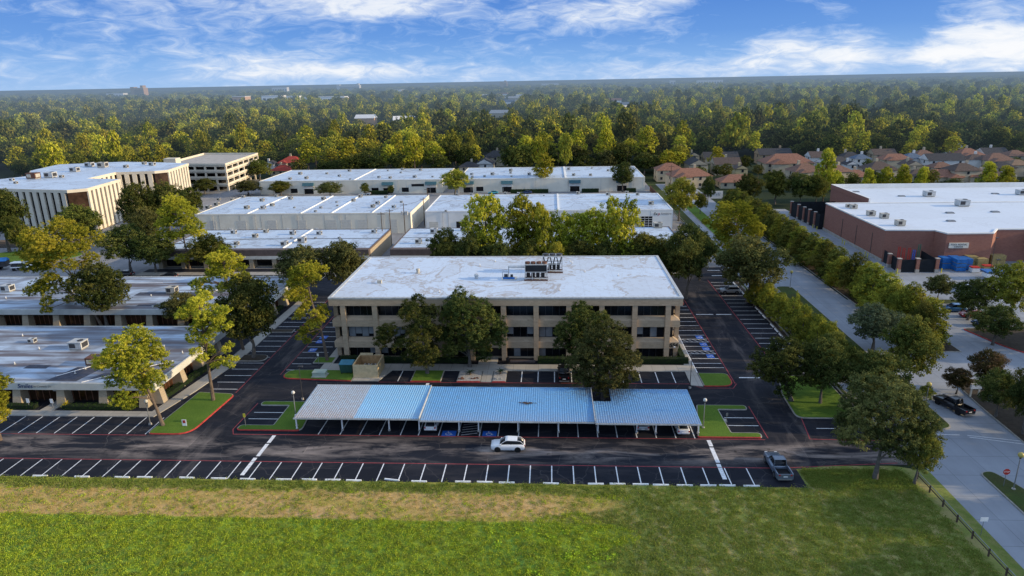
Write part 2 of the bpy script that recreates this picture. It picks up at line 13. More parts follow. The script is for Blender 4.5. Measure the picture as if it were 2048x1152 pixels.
HOUSES = [(58.09, 342.24, 12.7, 'hip', 'terracotta', 'cream', 2, 0, 'cream house with terracotta hip roof and two chimneys beside the far right cream warehouse'), (63.54, 320.03, 18.2, 'hip', 'terracotta', 'cream', 2, 8, 'broad low terracotta roofed house nearest the boulevard bend'), (75.74, 364.96, 15.4, 'gable', 'dark', 'cream', 2, 90, 'dark roofed house with a bright lit cream gable behind the broad terracotta one'), (90.73, 363.23, 12.8, 'gable', 'brown', 'cream', 2, 0, 'brown roofed cream house with two gables in the front row'), (92.77, 342.83, 6.8, 'gable', 'brown', 'yellow', 2, 90, 'small yellow cream gable front with a balcony window'), (85.31, 318.61, 16.9, 'hip', 'terracotta', 'cream', 1, 0, 'single storey terracotta roofed house in front of the two gable cream house'), (122.29, 366.74, 24.4, 'hip', 'terracotta', 'cream', 2, 0, 'largest cream house with a wide terracotta hip roof'), (119.78, 331.8, 13.5, 'hip', 'brownred', 'cream', 2, 5, 'brown red hip roofed house right of the largest cream one'), (128.04, 406.36, 17.7, 'gable', 'dark', 'tan', 2, 0, 'dark roofed house with tan right gable behind the largest cream house'), (81.85, 403.81, 7.4, 'gable', 'dark', 'cream', 2, 90, 'small dark roofed gable behind the lit cream gable'), (100.0, 415.21, 19.4, 'gable', 'dark', 'cream', 1, 0, 'long low dark roof behind the brown roofed cream house'), (143.74, 361.81, 11.5, 'gable', 'dark', 'white', 2, 20, 'dark roofed house with small white gables left of the white gable front'), (149.59, 354.15, 6.6, 'gable', 'dark', 'white', 2, 90, 'narrow white gable front with three small windows'), (133.63, 328.42, 10.9, 'hip', 'brownred', 'cream', 2, 10, 'brown red roof with orange lit hip in front of the small white gables'), (165.49, 379.07, 8.7, 'hip', 'blue', 'white', 2, 0, 'white house with blue grey roof behind the white gable front'), (180.74, 374.55, 14.9, 'hip', 'terracotta', 'cream', 2, 0, 'terracotta hip roof standing highest in the middle of the housing rows'), (155.43, 336.19, 13.5, 'hip', 'brown', 'cream', 2, 4, 'dark brown hip roof in front of the highest terracotta roof'), (191.53, 378.35, 10.3, 'hip', 'blue', 'white', 2, 0, 'blue grey roofed white house behind the cream gable'), (176.57, 348.84, 9.0, 'gable', 'brown', 'cream', 2, 90, 'cream gable front with brown roof in the middle of the housing rows'), (202.38, 369.31, 17.5, 'gable', 'dark', 'white', 2, 0, 'long dark roof ending in a big white gable'), (185.71, 339.18, 9.5, 'hip', 'brownred', 'cream', 2, 0, 'brown red roof below the long dark roof with the white gable'), (218.85, 369.75, 10.0, 'hip', 'brown', 'white', 2, 0, 'white walled house with brown roof right of the big white gable'), (227.17, 366.22, 13.7, 'hip', 'brownred', 'cream', 2, 0, 'reddish brown hip roof right of the white walled house'), (179.83, 328.06, 16.9, 'hip', 'terracotta', 'cream', 1, 0, 'front row terracotta roof just behind the middle of the brick store'), (189.69, 328.57, 12.4, 'hip', 'brown', 'cream', 2, 3, 'dark brown roof behind the front row terracotta one'), (195.71, 326.6, 9.8, 'hip', 'terracotta', 'cream', 1, 0, 'small orange lit roof in the front row between two pines'), (211.51, 336.37, 10.5, 'hip', 'dark', 'cream', 2, 0, 'dark hip roof left of the right edge tan house'), (224.75, 345.57, 9.3, 'hip', 'tan', 'cream', 2, 0, 'tan roofed house at the right edge'), (188.3, 288.79, 5.8, 'gable', 'dark', 'cream', 2, 90, 'cream gable front at the right edge behind the brick store'), (171.96, 332.52, 10.0, 'hip', 'brown', 'cream', 1, 0, 'low brown roof left of the front row terracotta one'), (-150.9, 396.46, 13.5, 'hip', 'red', 'cream', 2, 0, 'cream house with bright red tile roof right of the parking garage'), (-161.01, 389.63, 5.9, 'gable', 'dark', 'white', 2, 90, 'small white gable left of the red tile roof'), (-150.65, 380.87, 11.4, 'hip', 'red', 'cream', 1, 0, 'low red roof in front of the red tiled house'), (-35.93, 377.84, 11.1, 'gable', 'dark', 'white', 2, 90, 'white modern house with pointed gables behind the far right cream warehouse'), (-32.57, 413.07, 13.9, 'hip', 'dark', 'cream', 2, 0, 'dark roofed house with tall chimney behind the white modern one'), (-43.19, 364.1, 9.7, 'hip', 'dark', 'cream', 2, 0, 'dark roofed house at the left of the white modern one'), (-66.61, 488.09, 14.3, 'hip', 'brown', 'cream', 2, 0, 'brown roof among the trees above the gap between the far warehouses'), (-300.24, 465.53, 10.7, 'hip', 'pale', 'cream', 2, 0, 'pale blue grey roof among trees behind the striped office block'), (-393.72, 545.89, 12.5, 'gable', 'pale', 'cream', 2, 0, 'cream building in the woods above the striped office block'), (-11.13, 499.94, 10.7, 'gable', 'pale', 'white', 2, 90, 'white gable deep in the woods behind the far right cream warehouse'), (16.83, 818.83, 14.1, 'hip', 'dark', 'white', 2, 0, 'dark roof with white wall high in the woods near the middle'), (241.41, 434.59, 10.0, 'gable', 'pale', 'white', 2, 0, 'long pale roof in the woods above the housing rows'), (201.92, 455.64, 8.1, 'hip', 'blue', 'cream', 2, 0, 'blue roof half hidden by trees above the housing rows'), (203.23, 390.32, 11.6, 'hip', 'brownred', 'cream', 2, 0, 'brown red hip roof behind the long dark roof at its left end'), (227.96, 392.56, 13.2, 'hip', 'terracotta', 'cream', 2, 0, 'terracotta roof in the back row right of the long dark roof'), (243.28, 396.16, 12.4, 'gable', 'dark', 'white', 2, 0, 'dark back row roof above the reddish brown hip roof'), (247.79, 384.29, 11.3, 'hip', 'brownred', 'cream', 2, 0, 'brown red back row roof at the right edge'), (185.39, 398.44, 11.9, 'gable', 'brown', 'cream', 2, 0, 'brown back row roof left of the highest terracotta roof'), (163.16, 387.38, 10.5, 'hip', 'dark', 'cream', 2, 0, 'dark back row hip roof above the narrow white gable front'), (147.91, 389.38, 11.9, 'gable', 'brown', 'white', 2, 0, 'brown back row roof left of the small white gables'), (161.7, 333.48, 11.8, 'hip', 'brownred', 'cream', 1, 0, 'low brown red roof in the front row behind the pines'), (143.39, 331.42, 11.4, 'hip', 'terracotta', 'cream', 1, 0, 'low terracotta roof in the front row left part behind the pines'), (201.0, 322.52, 10.9, 'hip', 'brown', 'cream', 1, 0, 'low brown roof between the two tallest front pines')]
STOPS_FIELD = [-66.9, -61.17, -55.74, -52.78, -47.14, -42.87, -39.02, -34.27, -30.98, -27.9, -25.16, -20.29, -16.74, -11.15, -8.4, -5.6, -0.02, 5.59, 8.28, 11.15, 13.64, 16.55, 19.46, 21.8, 24.74]
CP_LINES = [-33.68, -30.48, -27.55, -24.73, -21.66, -19.05, -16.12, -13.31, -10.23, -7.56, -4.63, -1.81, 0.98, 3.86, 6.61, 9.36, 12.11, 14.83, 17.55, 20.18]
CP_STOPS = [-33.41, -27.33, -21.74, -14.56, -7.52, -1.94, 3.78, 9.31, 15.27]
CP_POSTS = [-37.26, -30.46, -23.53, -19.11, -13.29, -10.46, -4.75, 1.07, 6.7, 12.23, 14.91, 20.88]
FARB = [(-1551, 2600, 39, 30, 48, 312, 'far_tan', 'tan brown tower block standing above the woods on the left horizon'), (-1710, 2700, 69, 30, 29, 324, 'far_white', 'low pale building left of the tower block on the horizon'), (-675, 1500, 29, 30, 26, 180, 'far_tan', 'cream building with peaked roofs in the woods right of the tower block'), (-642, 1600, 47, 30, 25, 192, 'far_white', 'long white building in the distant woods left of the middle'), (-576, 1550, 23, 30, 24, 186, 'far_white', 'white gabled building right of the long white one in the distant woods'), (-486, 1500, 87, 30, 22, 180, 'far_white', 'longest pale building in the distant woods left of the middle'), (-428, 1450, 17, 30, 21, 174, 'far_tan', 'tan block at the right end of the longest pale building'), (-2, 3900, 93, 30, 30, 468, 'far_white', 'pale strip building near the horizon right of the middle'), (-1001, 3500, 101, 30, 41, 420, 'far_white', 'pale strip building on the horizon left of the middle'), (-224, 3500, 20, 30, 41, 420, 'far_tan', 'small block on the horizon near the middle'), (577, 3400, 23, 30, 36, 408, 'far_white', 'small white block on the horizon at the right'), (938, 2400, 64, 30, 14, 288, 'far_white', 'pale building in the distant woods on the right'), (1688, 3000, 86, 30, 10, 360, 'far_white', 'pale row on the horizon near the right edge'), (-493, 2300, 13, 30, 26, 276, 'far_white', 'tiny white building in the distant woods near the middle'), (729, 3300, 113, 30, 35, 396, 'far_white', 'thin pale row on the horizon at the right'), (-152, 1700, 24, 30, 17, 204, 'far_white', 'pale roofs in the distant woods near the middle'), (-57, 1750, 57, 30, 14, 210, 'far_white', 'pale rooftops in the distant woods right of the middle'), (-1281, 3300, 72, 30, 38, 396, 'far_white', 'thin pale row on the horizon right of the tower block')]
# ------------------------------------------------------------------ materials
def nodes(name):
    m = bpy.data.materials.new(name); m.use_nodes = True
    nt = m.node_tree; nt.nodes.clear()
    return m, nt
def N(nt, typ, **kw):
    n = nt.nodes.new(typ)
    for k, v in kw.items():
        if k.startswith('i_'): n.inputs[k[2:].replace('_', ' ')].default_value = v
        else: setattr(n, k, v)
    return n
def L(nt, a, b): nt.links.new(a, b)
def c4(c): return (c[0], c[1], c[2], 1.0)
def wpos(nt, scale=(1,1,1), rotz=0):
    g = N(nt, 'ShaderNodeNewGeometry')
    mp = N(nt, 'ShaderNodeMapping'); mp.inputs['Scale'].default_value = scale; mp.inputs['Rotation'].default_value = (0,0,rotz)
    L(nt, g.outputs['Position'], mp.inputs['Vector'])
    return mp.outputs[0]
def noise(nt, vec, scale, detail=4, rough=.55, dist=0):
    n = N(nt, 'ShaderNodeTexNoise'); n.inputs['Scale'].default_value = scale
    n.inputs['Detail'].default_value = detail; n.inputs['Roughness'].default_value = rough; n.inputs['Distortion'].default_value = dist
    if vec is not None: L(nt, vec, n.inputs['Vector'])
    return n.outputs['Fac']
def ramp(nt, fac, stops):
    r = N(nt, 'ShaderNodeValToRGB'); e = r.color_ramp.elements
    while len(e) < len(stops): e.new(.5)
    for i, (p, c) in enumerate(stops):
        e[i].position = p; e[i].color = c4(c) if not isinstance(c, (int, float)) else (c, c, c, 1)
    L(nt, fac, r.inputs[0]); return r.outputs[0]
def mixc(nt, fac, a, b, mode='MIX'):
    m = N(nt, 'ShaderNodeMix'); m.data_type = 'RGBA'; m.blend_type = mode
    for s, v in ((m.inputs[0], fac), (m.inputs[6], a), (m.inputs[7], b)):
        if isinstance(v, (int, float)): s.default_value = v
        elif isinstance(v, tuple): s.default_value = c4(v)
        else: L(nt, v, s)
    return m.outputs[2]
def math_(nt, op, a, b=None, clamp=False):
    m = N(nt, 'ShaderNodeMath'); m.operation = op; m.use_clamp = clamp
    for s, v in ((m.inputs[0], a), (m.inputs[1], b)):
        if v is None: continue
        if isinstance(v, (int, float)): s.default_value = v
        else: L(nt, v, s)
    return m.outputs[0]
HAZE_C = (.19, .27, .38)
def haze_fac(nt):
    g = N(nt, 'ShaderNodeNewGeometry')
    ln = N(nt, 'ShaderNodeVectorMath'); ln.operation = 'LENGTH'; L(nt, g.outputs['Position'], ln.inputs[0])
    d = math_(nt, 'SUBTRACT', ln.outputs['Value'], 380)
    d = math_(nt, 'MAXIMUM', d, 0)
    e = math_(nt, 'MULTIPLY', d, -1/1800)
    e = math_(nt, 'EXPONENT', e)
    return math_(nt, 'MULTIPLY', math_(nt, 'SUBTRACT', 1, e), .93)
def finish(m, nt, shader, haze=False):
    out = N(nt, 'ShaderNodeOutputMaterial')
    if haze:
        em = N(nt, 'ShaderNodeEmission'); em.inputs[0].default_value = c4(HAZE_C); em.inputs[1].default_value = 1  # aerial haze painted in: bluish emission mixed over the surface with distance
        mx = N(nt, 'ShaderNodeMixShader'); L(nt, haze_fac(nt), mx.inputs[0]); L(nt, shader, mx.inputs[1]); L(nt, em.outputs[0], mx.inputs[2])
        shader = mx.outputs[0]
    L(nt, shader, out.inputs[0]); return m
def bsdf(nt, col, rough=.8, metal=0, spec=.3, bump=None, bstr=.3, bdist=.05):
    b = N(nt, 'ShaderNodeBsdfPrincipled')
    if isinstance(col, tuple): b.inputs['Base Color'].default_value = c4(col)
    else: L(nt, col, b.inputs['Base Color'])
    if isinstance(rough, (int, float)): b.inputs['Roughness'].default_value = rough
    else: L(nt, rough, b.inputs['Roughness'])
    b.inputs['Metallic'].default_value = metal
    b.inputs['Specular IOR Level'].default_value = spec
    if bump is not None:
        bp = N(nt, 'ShaderNodeBump'); bp.inputs['Strength'].default_value = bstr; bp.inputs['Distance'].default_value = bdist
        L(nt, bump, bp.inputs['Height']); L(nt, bp.outputs[0], b.inputs['Normal'])
    return b.outputs[0]
def plain(name, col, rough=.7, metal=0, var=.25, scale=1.2, spec=.3, haze=False, dirt=None):
    """paint or metal with weathering: two scales of world-space noise"""
    m, nt = nodes(name); v = wpos(nt)
    n1 = noise(nt, v, scale, 5); n2 = noise(nt, v, scale*7, 3)
    dk = tuple(c*(1-var) for c in col); lt = tuple(min(1, c*(1+var*.6)) for c in col)
    c = ramp(nt, n1, [(.3, dk), (.7, lt)])
    c = mixc(nt, math_(nt, 'MULTIPLY', n2, var), c, dirt or tuple(x*.45 for x in col))
    return finish(m, nt, bsdf(nt, c, rough, metal, spec), haze)
M = {}
M['white_paint'] = plain('white_paint', (.86,.86,.85), .7, var=.18, scale=.9)
M['line_paint'] = plain('line_paint', (.80,.81,.82), .8, var=.30, scale=3)
M['red_line'] = plain('red_line', (.36,.06,.07), .8, var=.35, scale=2)
M['red_kerb'] = plain('red_kerb', (.52,.06,.05), .75, var=.35, scale=2)
M['concrete'] = plain('concrete', (.42,.39,.35), .9, var=.22, scale=.6)
M['kerb_concrete'] = plain('kerb_concrete', (.36,.34,.30), .9, var=.3, scale=1.5)
M['dark_metal'] = plain('dark_metal', (.05,.05,.055), .5, var=.3)
M['grey_metal'] = plain('grey_metal', (.35,.36,.37), .45, metal=.6, var=.25)
M['light_metal'] = plain('light_metal', (.55,.56,.55), .5, metal=.1, var=.3, scale=2)
M['tan_metal'] = plain('tan_metal', (.50,.47,.40), .6, var=.3, scale=2)
M['rust'] = plain('rust', (.16,.07,.045), .8, var=.5, scale=3)
M['cream'] = plain('cream', (.70,.63,.50), .85, var=.12, scale=.25, haze=True)
M['cream_panel'] = plain('cream_panel', (.76,.71,.59), .85, var=.10, scale=.3)
M['white_wall'] = plain('white_wall', (.80,.79,.75), .85, var=.10, scale=.3)
M['white_haze'] = plain('white_haze', (.75,.74,.72), .85, var=.1, scale=.3, haze=True)
M['fascia'] = plain('fascia', (.60,.60,.55), .8, var=.14, scale=.5)
M['brown_fascia'] = plain('brown_fascia', (.13,.10,.09), .8, var=.25)
M['cedar'] = plain('cedar', (.16,.065,.035), .75, var=.35, scale=2)
M['wood_tan'] = plain('wood_tan', (.66,.52,.30), .8, var=.2, scale=2)
M['wood_inside'] = plain('wood_inside', (.46,.28,.13), .8, var=.3, scale=2)
M['wood_pole'] = plain('wood_pole', (.10,.07,.05), .9, var=.3)
M['green_bin'] = plain('green_bin', (.03,.09,.07), .6, var=.3)
M['blue_lid'] = plain('blue_lid', (.06,.22,.30), .5, var=.3)
M['pale_green'] = plain('pale_green', (.40,.48,.40), .6, var=.15)
M['sign_blue'] = plain('sign_blue', (.02,.13,.55), .6, var=.15)
M['sign_green'] = plain('sign_green', (.03,.15,.10), .6, var=.15)
M['tarp_blue'] = plain('tarp_blue', (.02,.15,.46), .45, var=.35, scale=1.5)
M['pallet_tan'] = plain('pallet_tan', (.35,.27,.11), .8, var=.35, scale=2)
M['red_paint'] = plain('red_paint', (.5,.04,.03), .6, var=.2)
M['yellow'] = plain('yellow', (.62,.55,.05), .6, var=.2)
M['teal_awning'] = plain('teal_awning', (.05,.13,.16), .7, var=.2)
M['black'] = plain('black', (.012,.012,.014), .5, var=.3)
M['rubber'] = plain('rubber', (.015,.015,.016), .85, var=.2)
M['rim'] = plain('rim', (.22,.22,.23), .35, metal=.7, var=.2)
M['rim_dark'] = plain('rim_dark', (.02,.02,.02), .4, metal=.3, var=.2)
M['screen'] = plain('screen', (.012,.016,.022), .8, var=.4, scale=1)
M['garage_door'] = plain('garage_door', (.60,.58,.52), .7, var=.1)
M['stone_bed'] = plain('stone_bed', (.42,.40,.37), .95, var=.4, scale=4)
M['mulch'] = plain('mulch', (.06,.045,.03), .95, var=.5, scale=2)
M['globe_white'] = plain('globe_white', (.58,.57,.53), .35, var=.05)
M['globe_yellow'] = plain('globe_yellow', (.45,.37,.10), .35, var=.1)
M['skin'] = plain('skin', (.38,.22,.15), .6, var=.1)
M['hair'] = plain('hair', (.03,.02,.015), .8, var=.2)
M['shirt'] = plain('shirt', (.6,.6,.6), .8, var=.15)
M['trousers'] = plain('trousers', (.02,.03,.05), .8, var=.15)
M['far_tan'] = plain('far_tan', (.55,.34,.20), .8, var=.1, haze=True)
M['far_white'] = plain('far_white', (1,.95,.9), .8, var=.05, haze=True)
M['dirt_path'] = plain('dirt_path', (.30,.19,.11), .95, var=.3)
def car_paint(name, col, metal=.2, rough=.28):
    m, nt = nodes(name)
    b = N(nt, 'ShaderNodeBsdfPrincipled'); v = wpos(nt)
    c = mixc(nt, noise(nt, v, 3, 4), col, tuple(x*.82 for x in col)); L(nt, c, b.inputs['Base Color'])
    b.inputs['Metallic'].default_value = metal; b.inputs['Roughness'].default_value = rough
    b.inputs['Coat Weight'].default_value = .5; b.inputs['Coat Roughness'].default_value = .08
    return finish(m, nt, b.outputs[0])
for k, c in dict(white=(.78,.79,.80), silver=(.42,.44,.46), greyblue=(.16,.20,.26), black=(.012,.012,.015), blue=(.03,.14,.32), red=(.42,.02,.03), navy=(.02,.05,.14), teal=(.08,.45,.5)).items():
    M['paint_'+k] = car_paint('paint_'+k, c, 0 if k in ('white','red') else .35)
def glass(name, col=(.01,.013,.017), rough=.06, var=True):
    m, nt = nodes(name); v = wpos(nt)
    n = noise(nt, v, .35, 3)
    c = ramp(nt, n, [(.35, tuple(x*.6 for x in col)), (.65, tuple(x*1.8 for x in col))])
    return finish(m, nt, bsdf(nt, c, rough, 0, .22))
M['glass'] = glass('glass', (.006,.007,.009), .12); M['car_glass'] = glass('car_glass', (.008,.010,.013), .04)
M['bronze_glass'] = glass('bronze_glass', (.035,.018,.010), .12)
M['blind'] = plain('blind', (.20,.22,.24), .5, var=.2)
M['lamp_red'] = plain('lamp_red', (.45,.02,.02), .3, var=.1)
M['lamp_clear'] = plain('lamp_clear', (.6,.62,.65), .2, var=.1)

# asphalt: fresh sealed black with dust and painted sunlight streaks running along the aisle
def make_asphalt():
    m, nt = nodes('asphalt')
    v = wpos(nt, (.10,.42,1)); v2 = wpos(nt); vy = wpos(nt, (.45,.09,1))
    st = noise(nt, v, 1, 7, .65, .4); sty = noise(nt, vy, 1, 7, .62, .4); fine = noise(nt, v2, 9, 4, .7); blot = noise(nt, v2, .07, 4)
    g = N(nt, 'ShaderNodeNewGeometry'); sp = N(nt, 'ShaderNodeSeparateXYZ'); L(nt, g.outputs['Position'], sp.inputs[0])
    # travelled aisle bands carry dust and streaks of sunlight painted pale: centre Y 83 (along X)
    a = math_(nt, 'ABSOLUTE', math_(nt, 'SUBTRACT', sp.outputs['Y'], 82.9)); band = math_(nt, 'SUBTRACT', 1, math_(nt, 'MULTIPLY', a, 1/4.2), True)
    a2 = math_(nt, 'ABSOLUTE', math_(nt, 'SUBTRACT', sp.outputs['X'], 34.8)); band2 = math_(nt, 'SUBTRACT', 1, math_(nt, 'MULTIPLY', a2, 1/5), True)
    a3 = math_(nt, 'ABSOLUTE', math_(nt, 'SUBTRACT', sp.outputs['X'], -49.7)); band3 = math_(nt, 'SUBTRACT', 1, math_(nt, 'MULTIPLY', a3, 1/3.5), True)
    d1 = math_(nt, 'MULTIPLY', ramp(nt, st, [(.44, 0), (.66, 1)]), band)
    d2 = math_(nt, 'MULTIPLY', ramp(nt, sty, [(.48, 0), (.78, 1)]), math_(nt, 'MAXIMUM', band2, band3))
    d = math_(nt, 'ADD', math_(nt, 'MULTIPLY', d1, 1.0), math_(nt, 'MULTIPLY', d2, .5), True)
    d = math_(nt, 'ADD', d, math_(nt, 'MULTIPLY', ramp(nt, st, [(.5, 0), (.8, 1)]), .14), True)
    base = ramp(nt, blot, [(.35, (.007,.009,.016)), (.65, (.014,.017,.027))])
    c = mixc(nt, d, base, (.34,.29,.26))
    c = mixc(nt, math_(nt, 'MULTIPLY', fine, .35), c, (.01,.01,.012))
    vo = N(nt, 'ShaderNodeTexVoronoi'); vo.feature = 'DISTANCE_TO_EDGE'; vo.inputs['Scale'].default_value = .16
    wv = N(nt, 'ShaderNodeVectorMath'); wv.operation = 'ADD'
    nn = N(nt, 'ShaderNodeTexNoise'); nn.inputs['Scale'].default_value = .6; L(nt, v2, nn.inputs['Vector'])
    L(nt, v2, wv.inputs[0]); L(nt, nn.outputs['Color'], wv.inputs[1]); L(nt, wv.outputs[0], vo.inputs['Vector'])
    crack = ramp(nt, vo.outputs['Distance'], [(0, 1), (.006, 0)])
    c = mixc(nt, math_(nt, 'MULTIPLY', crack, .5), c, (.13,.12,.115))
    sp_ = noise(nt, v2, 1.1, 3, .5); c = mixc(nt, math_(nt, 'MULTIPLY', ramp(nt, sp_, [(.62, 0), (.72, 1)]), .6), c, (.004,.004,.005))
    pt = N(nt, 'ShaderNodeTexBrick'); pt.inputs['Scale'].default_value = 1; pt.inputs['Brick Width'].default_value = 17; pt.inputs['Row Height'].default_value = 7.4; pt.inputs['Mortar Size'].default_value = .03
    pt.inputs['Color1'].default_value = (.8,.8,.82,1); pt.inputs['Color2'].default_value = (1.25,1.22,1.2,1); pt.inputs['Mortar'].default_value = (1.8,1.7,1.6,1); L(nt, v2, pt.inputs['Vector'])
    c = mixc(nt, .8, c, pt.outputs['Color'], 'MULTIPLY')
    rg = ramp(nt, fine, [(.3, .72), (.7, .92)])
    return finish(m, nt, bsdf(nt, c, rg, 0, .2, fine, .25, .02))
M['asphalt'] = make_asphalt()
def make_road(name, base, joint=4.6, tint=(.30,.31,.33)):
    m, nt = nodes(name); v = wpos(nt); vs = wpos(nt, (.9,.12,1))
    n = noise(nt, v, .12, 5); f = noise(nt, v, 6, 5, .75); s = noise(nt, vs, .6, 5)
    c = ramp(nt, n, [(.3, tuple(x*.82 for x in base)), (.7, tuple(x*1.12 for x in base))])
    c = mixc(nt, math_(nt, 'MULTIPLY', ramp(nt, s, [(.4, 0), (.7, 1)]), .35), c, tuple(x*.55 for x in base))
    c = mixc(nt, math_(nt, 'MULTIPLY', f, .3), c, tuple(x*.5 for x in base))
    br = N(nt, 'ShaderNodeTexBrick'); br.offset = 0; br.inputs['Scale'].default_value = 1; br.inputs['Brick Width'].default_value = joint; br.inputs['Row Height'].default_value = joint
    br.inputs['Mortar Size'].default_value = .035; br.inputs['Color1'].default_value = (1,1,1,1); br.inputs['Color2'].default_value = (.93,.93,.93,1); br.inputs['Mortar'].default_value = (.5,.5,.5,1)
    L(nt, v, br.inputs['Vector'])
    c = mixc(nt, .8, c, br.outputs['Color'], 'MULTIPLY')
    return finish(m, nt, bsdf(nt, c, .85, 0, .3, f, .2, .02))
M['road'] = make_road('road_concrete', (.31,.335,.375))
M['sidewalk'] = make_road('sidewalk_concrete', (.44,.41,.36), 2.2)
M['yard'] = make_road('yard_concrete', (.28,.28,.29), 6)
def make_grass(name, a, b, c_, sc=1.0, haze=False):
    m, nt = nodes(name); v = wpos(nt)
    n1 = noise(nt, v, .15*sc, 5); n2 = noise(nt, v, 2.4*sc, 6, .75)
    c = ramp(nt, n1, [(.3, a), (.7, b)]); c = mixc(nt, ramp(nt, n2, [(.45, 0), (.75, 1)]), c, c_)
    return finish(m, nt, bsdf(nt, c, .95, 0, .1, n2, .6, .12), haze)
M['lawn'] = make_grass('lawn', (.085,.155,.022), (.13,.21,.03), (.05,.10,.016), 2)
M['rough_grass'] = make_grass('rough_grass', (.07,.07,.03), (.06,.10,.025), (.035,.04,.015), 2)
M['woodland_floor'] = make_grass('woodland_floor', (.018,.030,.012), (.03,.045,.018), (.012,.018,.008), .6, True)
def make_field():
    """mown field: bright near half, tan mown strip, striped right part darkened with painted tree shade"""
    m, nt = nodes('field_grass'); v = wpos(nt)
    g = N(nt, 'ShaderNodeNewGeometry'); sp = N(nt, 'ShaderNodeSeparateXYZ'); L(nt, g.outputs['Position'], sp.inputs[0])
    X, Y = sp.outputs['X'], sp.outputs['Y']
    vw = wpos(nt, (.16,.9,1)); wob = noise(nt, v, .05, 4); st = noise(nt, vw, .5, 5)
    n1 = noise(nt, v, .22, 5, .6); n2 = noise(nt, v, 3.2, 8, .8); n3 = noise(nt, v, 1.1, 5, .65)
    green = ramp(nt, n1, [(.3, (.24,.33,.035)), (.55, (.38,.46,.045)), (.75, (.50,.52,.06))])
    green = mixc(nt, ramp(nt, n3, [(.42, 0), (.7, .75)]), green, (.12,.26,.055))
    ml = math_(nt, 'SINE', math_(nt, 'ADD', math_(nt, 'MULTIPLY', Y, 3.1), math_(nt, 'MULTIPLY', n1, 2.5)))
    green = mixc(nt, math_(nt, 'MULTIPLY', math_(nt, 'ADD', ml, 1), .10), green, (.50,.55,.09))
    green = mixc(nt, ramp(nt, noise(nt, v, .11, 3), [(.5, 0), (.68, .7)]), green, (.09,.27,.06))
    tan = ramp(nt, st, [(.35, (.46,.36,.10)), (.5, (.60,.40,.16)), (.7, (.66,.42,.20))])
    rim = ramp(nt, n1, [(.35, (.27,.27,.05)), (.7, (.46,.40,.09))])
    Yw = math_(nt, 'ADD', Y, math_(nt, 'MULTIPLY', math_(nt, 'SUBTRACT', st, .5), 1.6))
    Yn = math_(nt, 'ADD', Y, math_(nt, 'MULTIPLY', math_(nt, 'SUBTRACT', n3, .5), .3))
    edge = ramp(nt, math_(nt, 'SUBTRACT', Yn, 66.9), [(0, 0), (.28, 1)])          # green -> tan
    far = ramp(nt, math_(nt, 'MULTIPLY', math_(nt, 'SUBTRACT', Yw, 72.2), .5), [(0, 0), (1, 1)])  # tan -> rim
    # tan strip fades out to the right
    fade = ramp(nt, math_(nt, 'MULTIPLY', math_(nt, 'ADD', X, math_(nt, 'MULTIPLY', math_(nt, 'SUBTRACT', wob, .5), 30)), .05), [(.0, 1), (.6, 0)])
    tan = mixc(nt, fade, rim, tan)
    c = mixc(nt, edge, green, tan); c = mixc(nt, far, c, rim)
    # right part: mow stripes fanning along Y, tree shade painted in darker
    wv = math_(nt, 'SINE', math_(nt, 'ADD', math_(nt, 'MULTIPLY', X, 1.9), math_(nt, 'MULTIPLY', n1, 5)))
    rt = ramp(nt, math_(nt, 'ADD', math_(nt, 'MULTIPLY', wv, .16), n1), [(.3, (.17,.22,.05)), (.55, (.26,.30,.08)), (.72, (.38,.34,.14))])
    rt = mixc(nt, ramp(nt, n3, [(.45, 0), (.75, .6)]), rt, (.38,.30,.14))
    rf = ramp(nt, math_(nt, 'MULTIPLY', math_(nt, 'ADD', X, math_(nt, 'MULTIPLY', math_(nt, 'SUBTRACT', wob, .5), 16)), .1), [(.55, 0), (1.0, 1)])
    c = mixc(nt, rf, c, rt)
    c = mixc(nt, math_(nt, 'MULTIPLY', ramp(nt, n2, [(.35, 0), (.75, 1)]), .4), c, (.05,.085,.016))
    return finish(m, nt, bsdf(nt, c, .95, 0, .08, n2, .9, .18))
M['field'] = make_field()
def make_brick(name, c1, c2, mortar, bw=.9, bh=.3):
    m, nt = nodes(name); g = N(nt, 'ShaderNodeNewGeometry'); sp = N(nt, 'ShaderNodeSeparateXYZ'); L(nt, g.outputs['Position'], sp.inputs[0])
    cb = N(nt, 'ShaderNodeCombineXYZ'); L(nt, math_(nt, 'ADD', sp.outputs['X'], sp.outputs['Y']), cb.inputs[0]); L(nt, sp.outputs['Z'], cb.inputs[1])
    br = N(nt, 'ShaderNodeTexBrick'); br.inputs['Scale'].default_value = 1; br.inputs['Brick Width'].default_value = bw; br.inputs['Row Height'].default_value = bh
    br.inputs['Mortar Size'].default_value = .02; br.inputs['Color1'].default_value = c4(c1); br.inputs['Color2'].default_value = c4(c2); br.inputs['Mortar'].default_value = c4(mortar)
    L(nt, cb.outputs[0], br.inputs['Vector']); v = wpos(nt)
    n = noise(nt, v, .5, 4); f = noise(nt, v, 5, 5, .8)
    c = mixc(nt, math_(nt, 'MULTIPLY', n, .3), br.outputs['Color'], tuple(x*.5 for x in c1))
    c = mixc(nt, ramp(nt, f, [(.4, 0), (.8, .55)]), c, tuple(min(1, x*1.5) for x in c2))
    return finish(m, nt, bsdf(nt, c, .9, 0, .2, f, .3, .03))
M['tan_brick'] = make_brick('tan_brick', (.47,.36,.245), (.37,.28,.19), (.43,.35,.25), .8, .3)
M['tan_stone'] = make_brick('tan_stone', (.42,.34,.24), (.32,.26,.18), (.40,.35,.27), .5, .18)
M['red_brick'] = make_brick('red_brick', (.33,.15,.105), (.25,.105,.08), (.32,.19,.15), .6, .2)
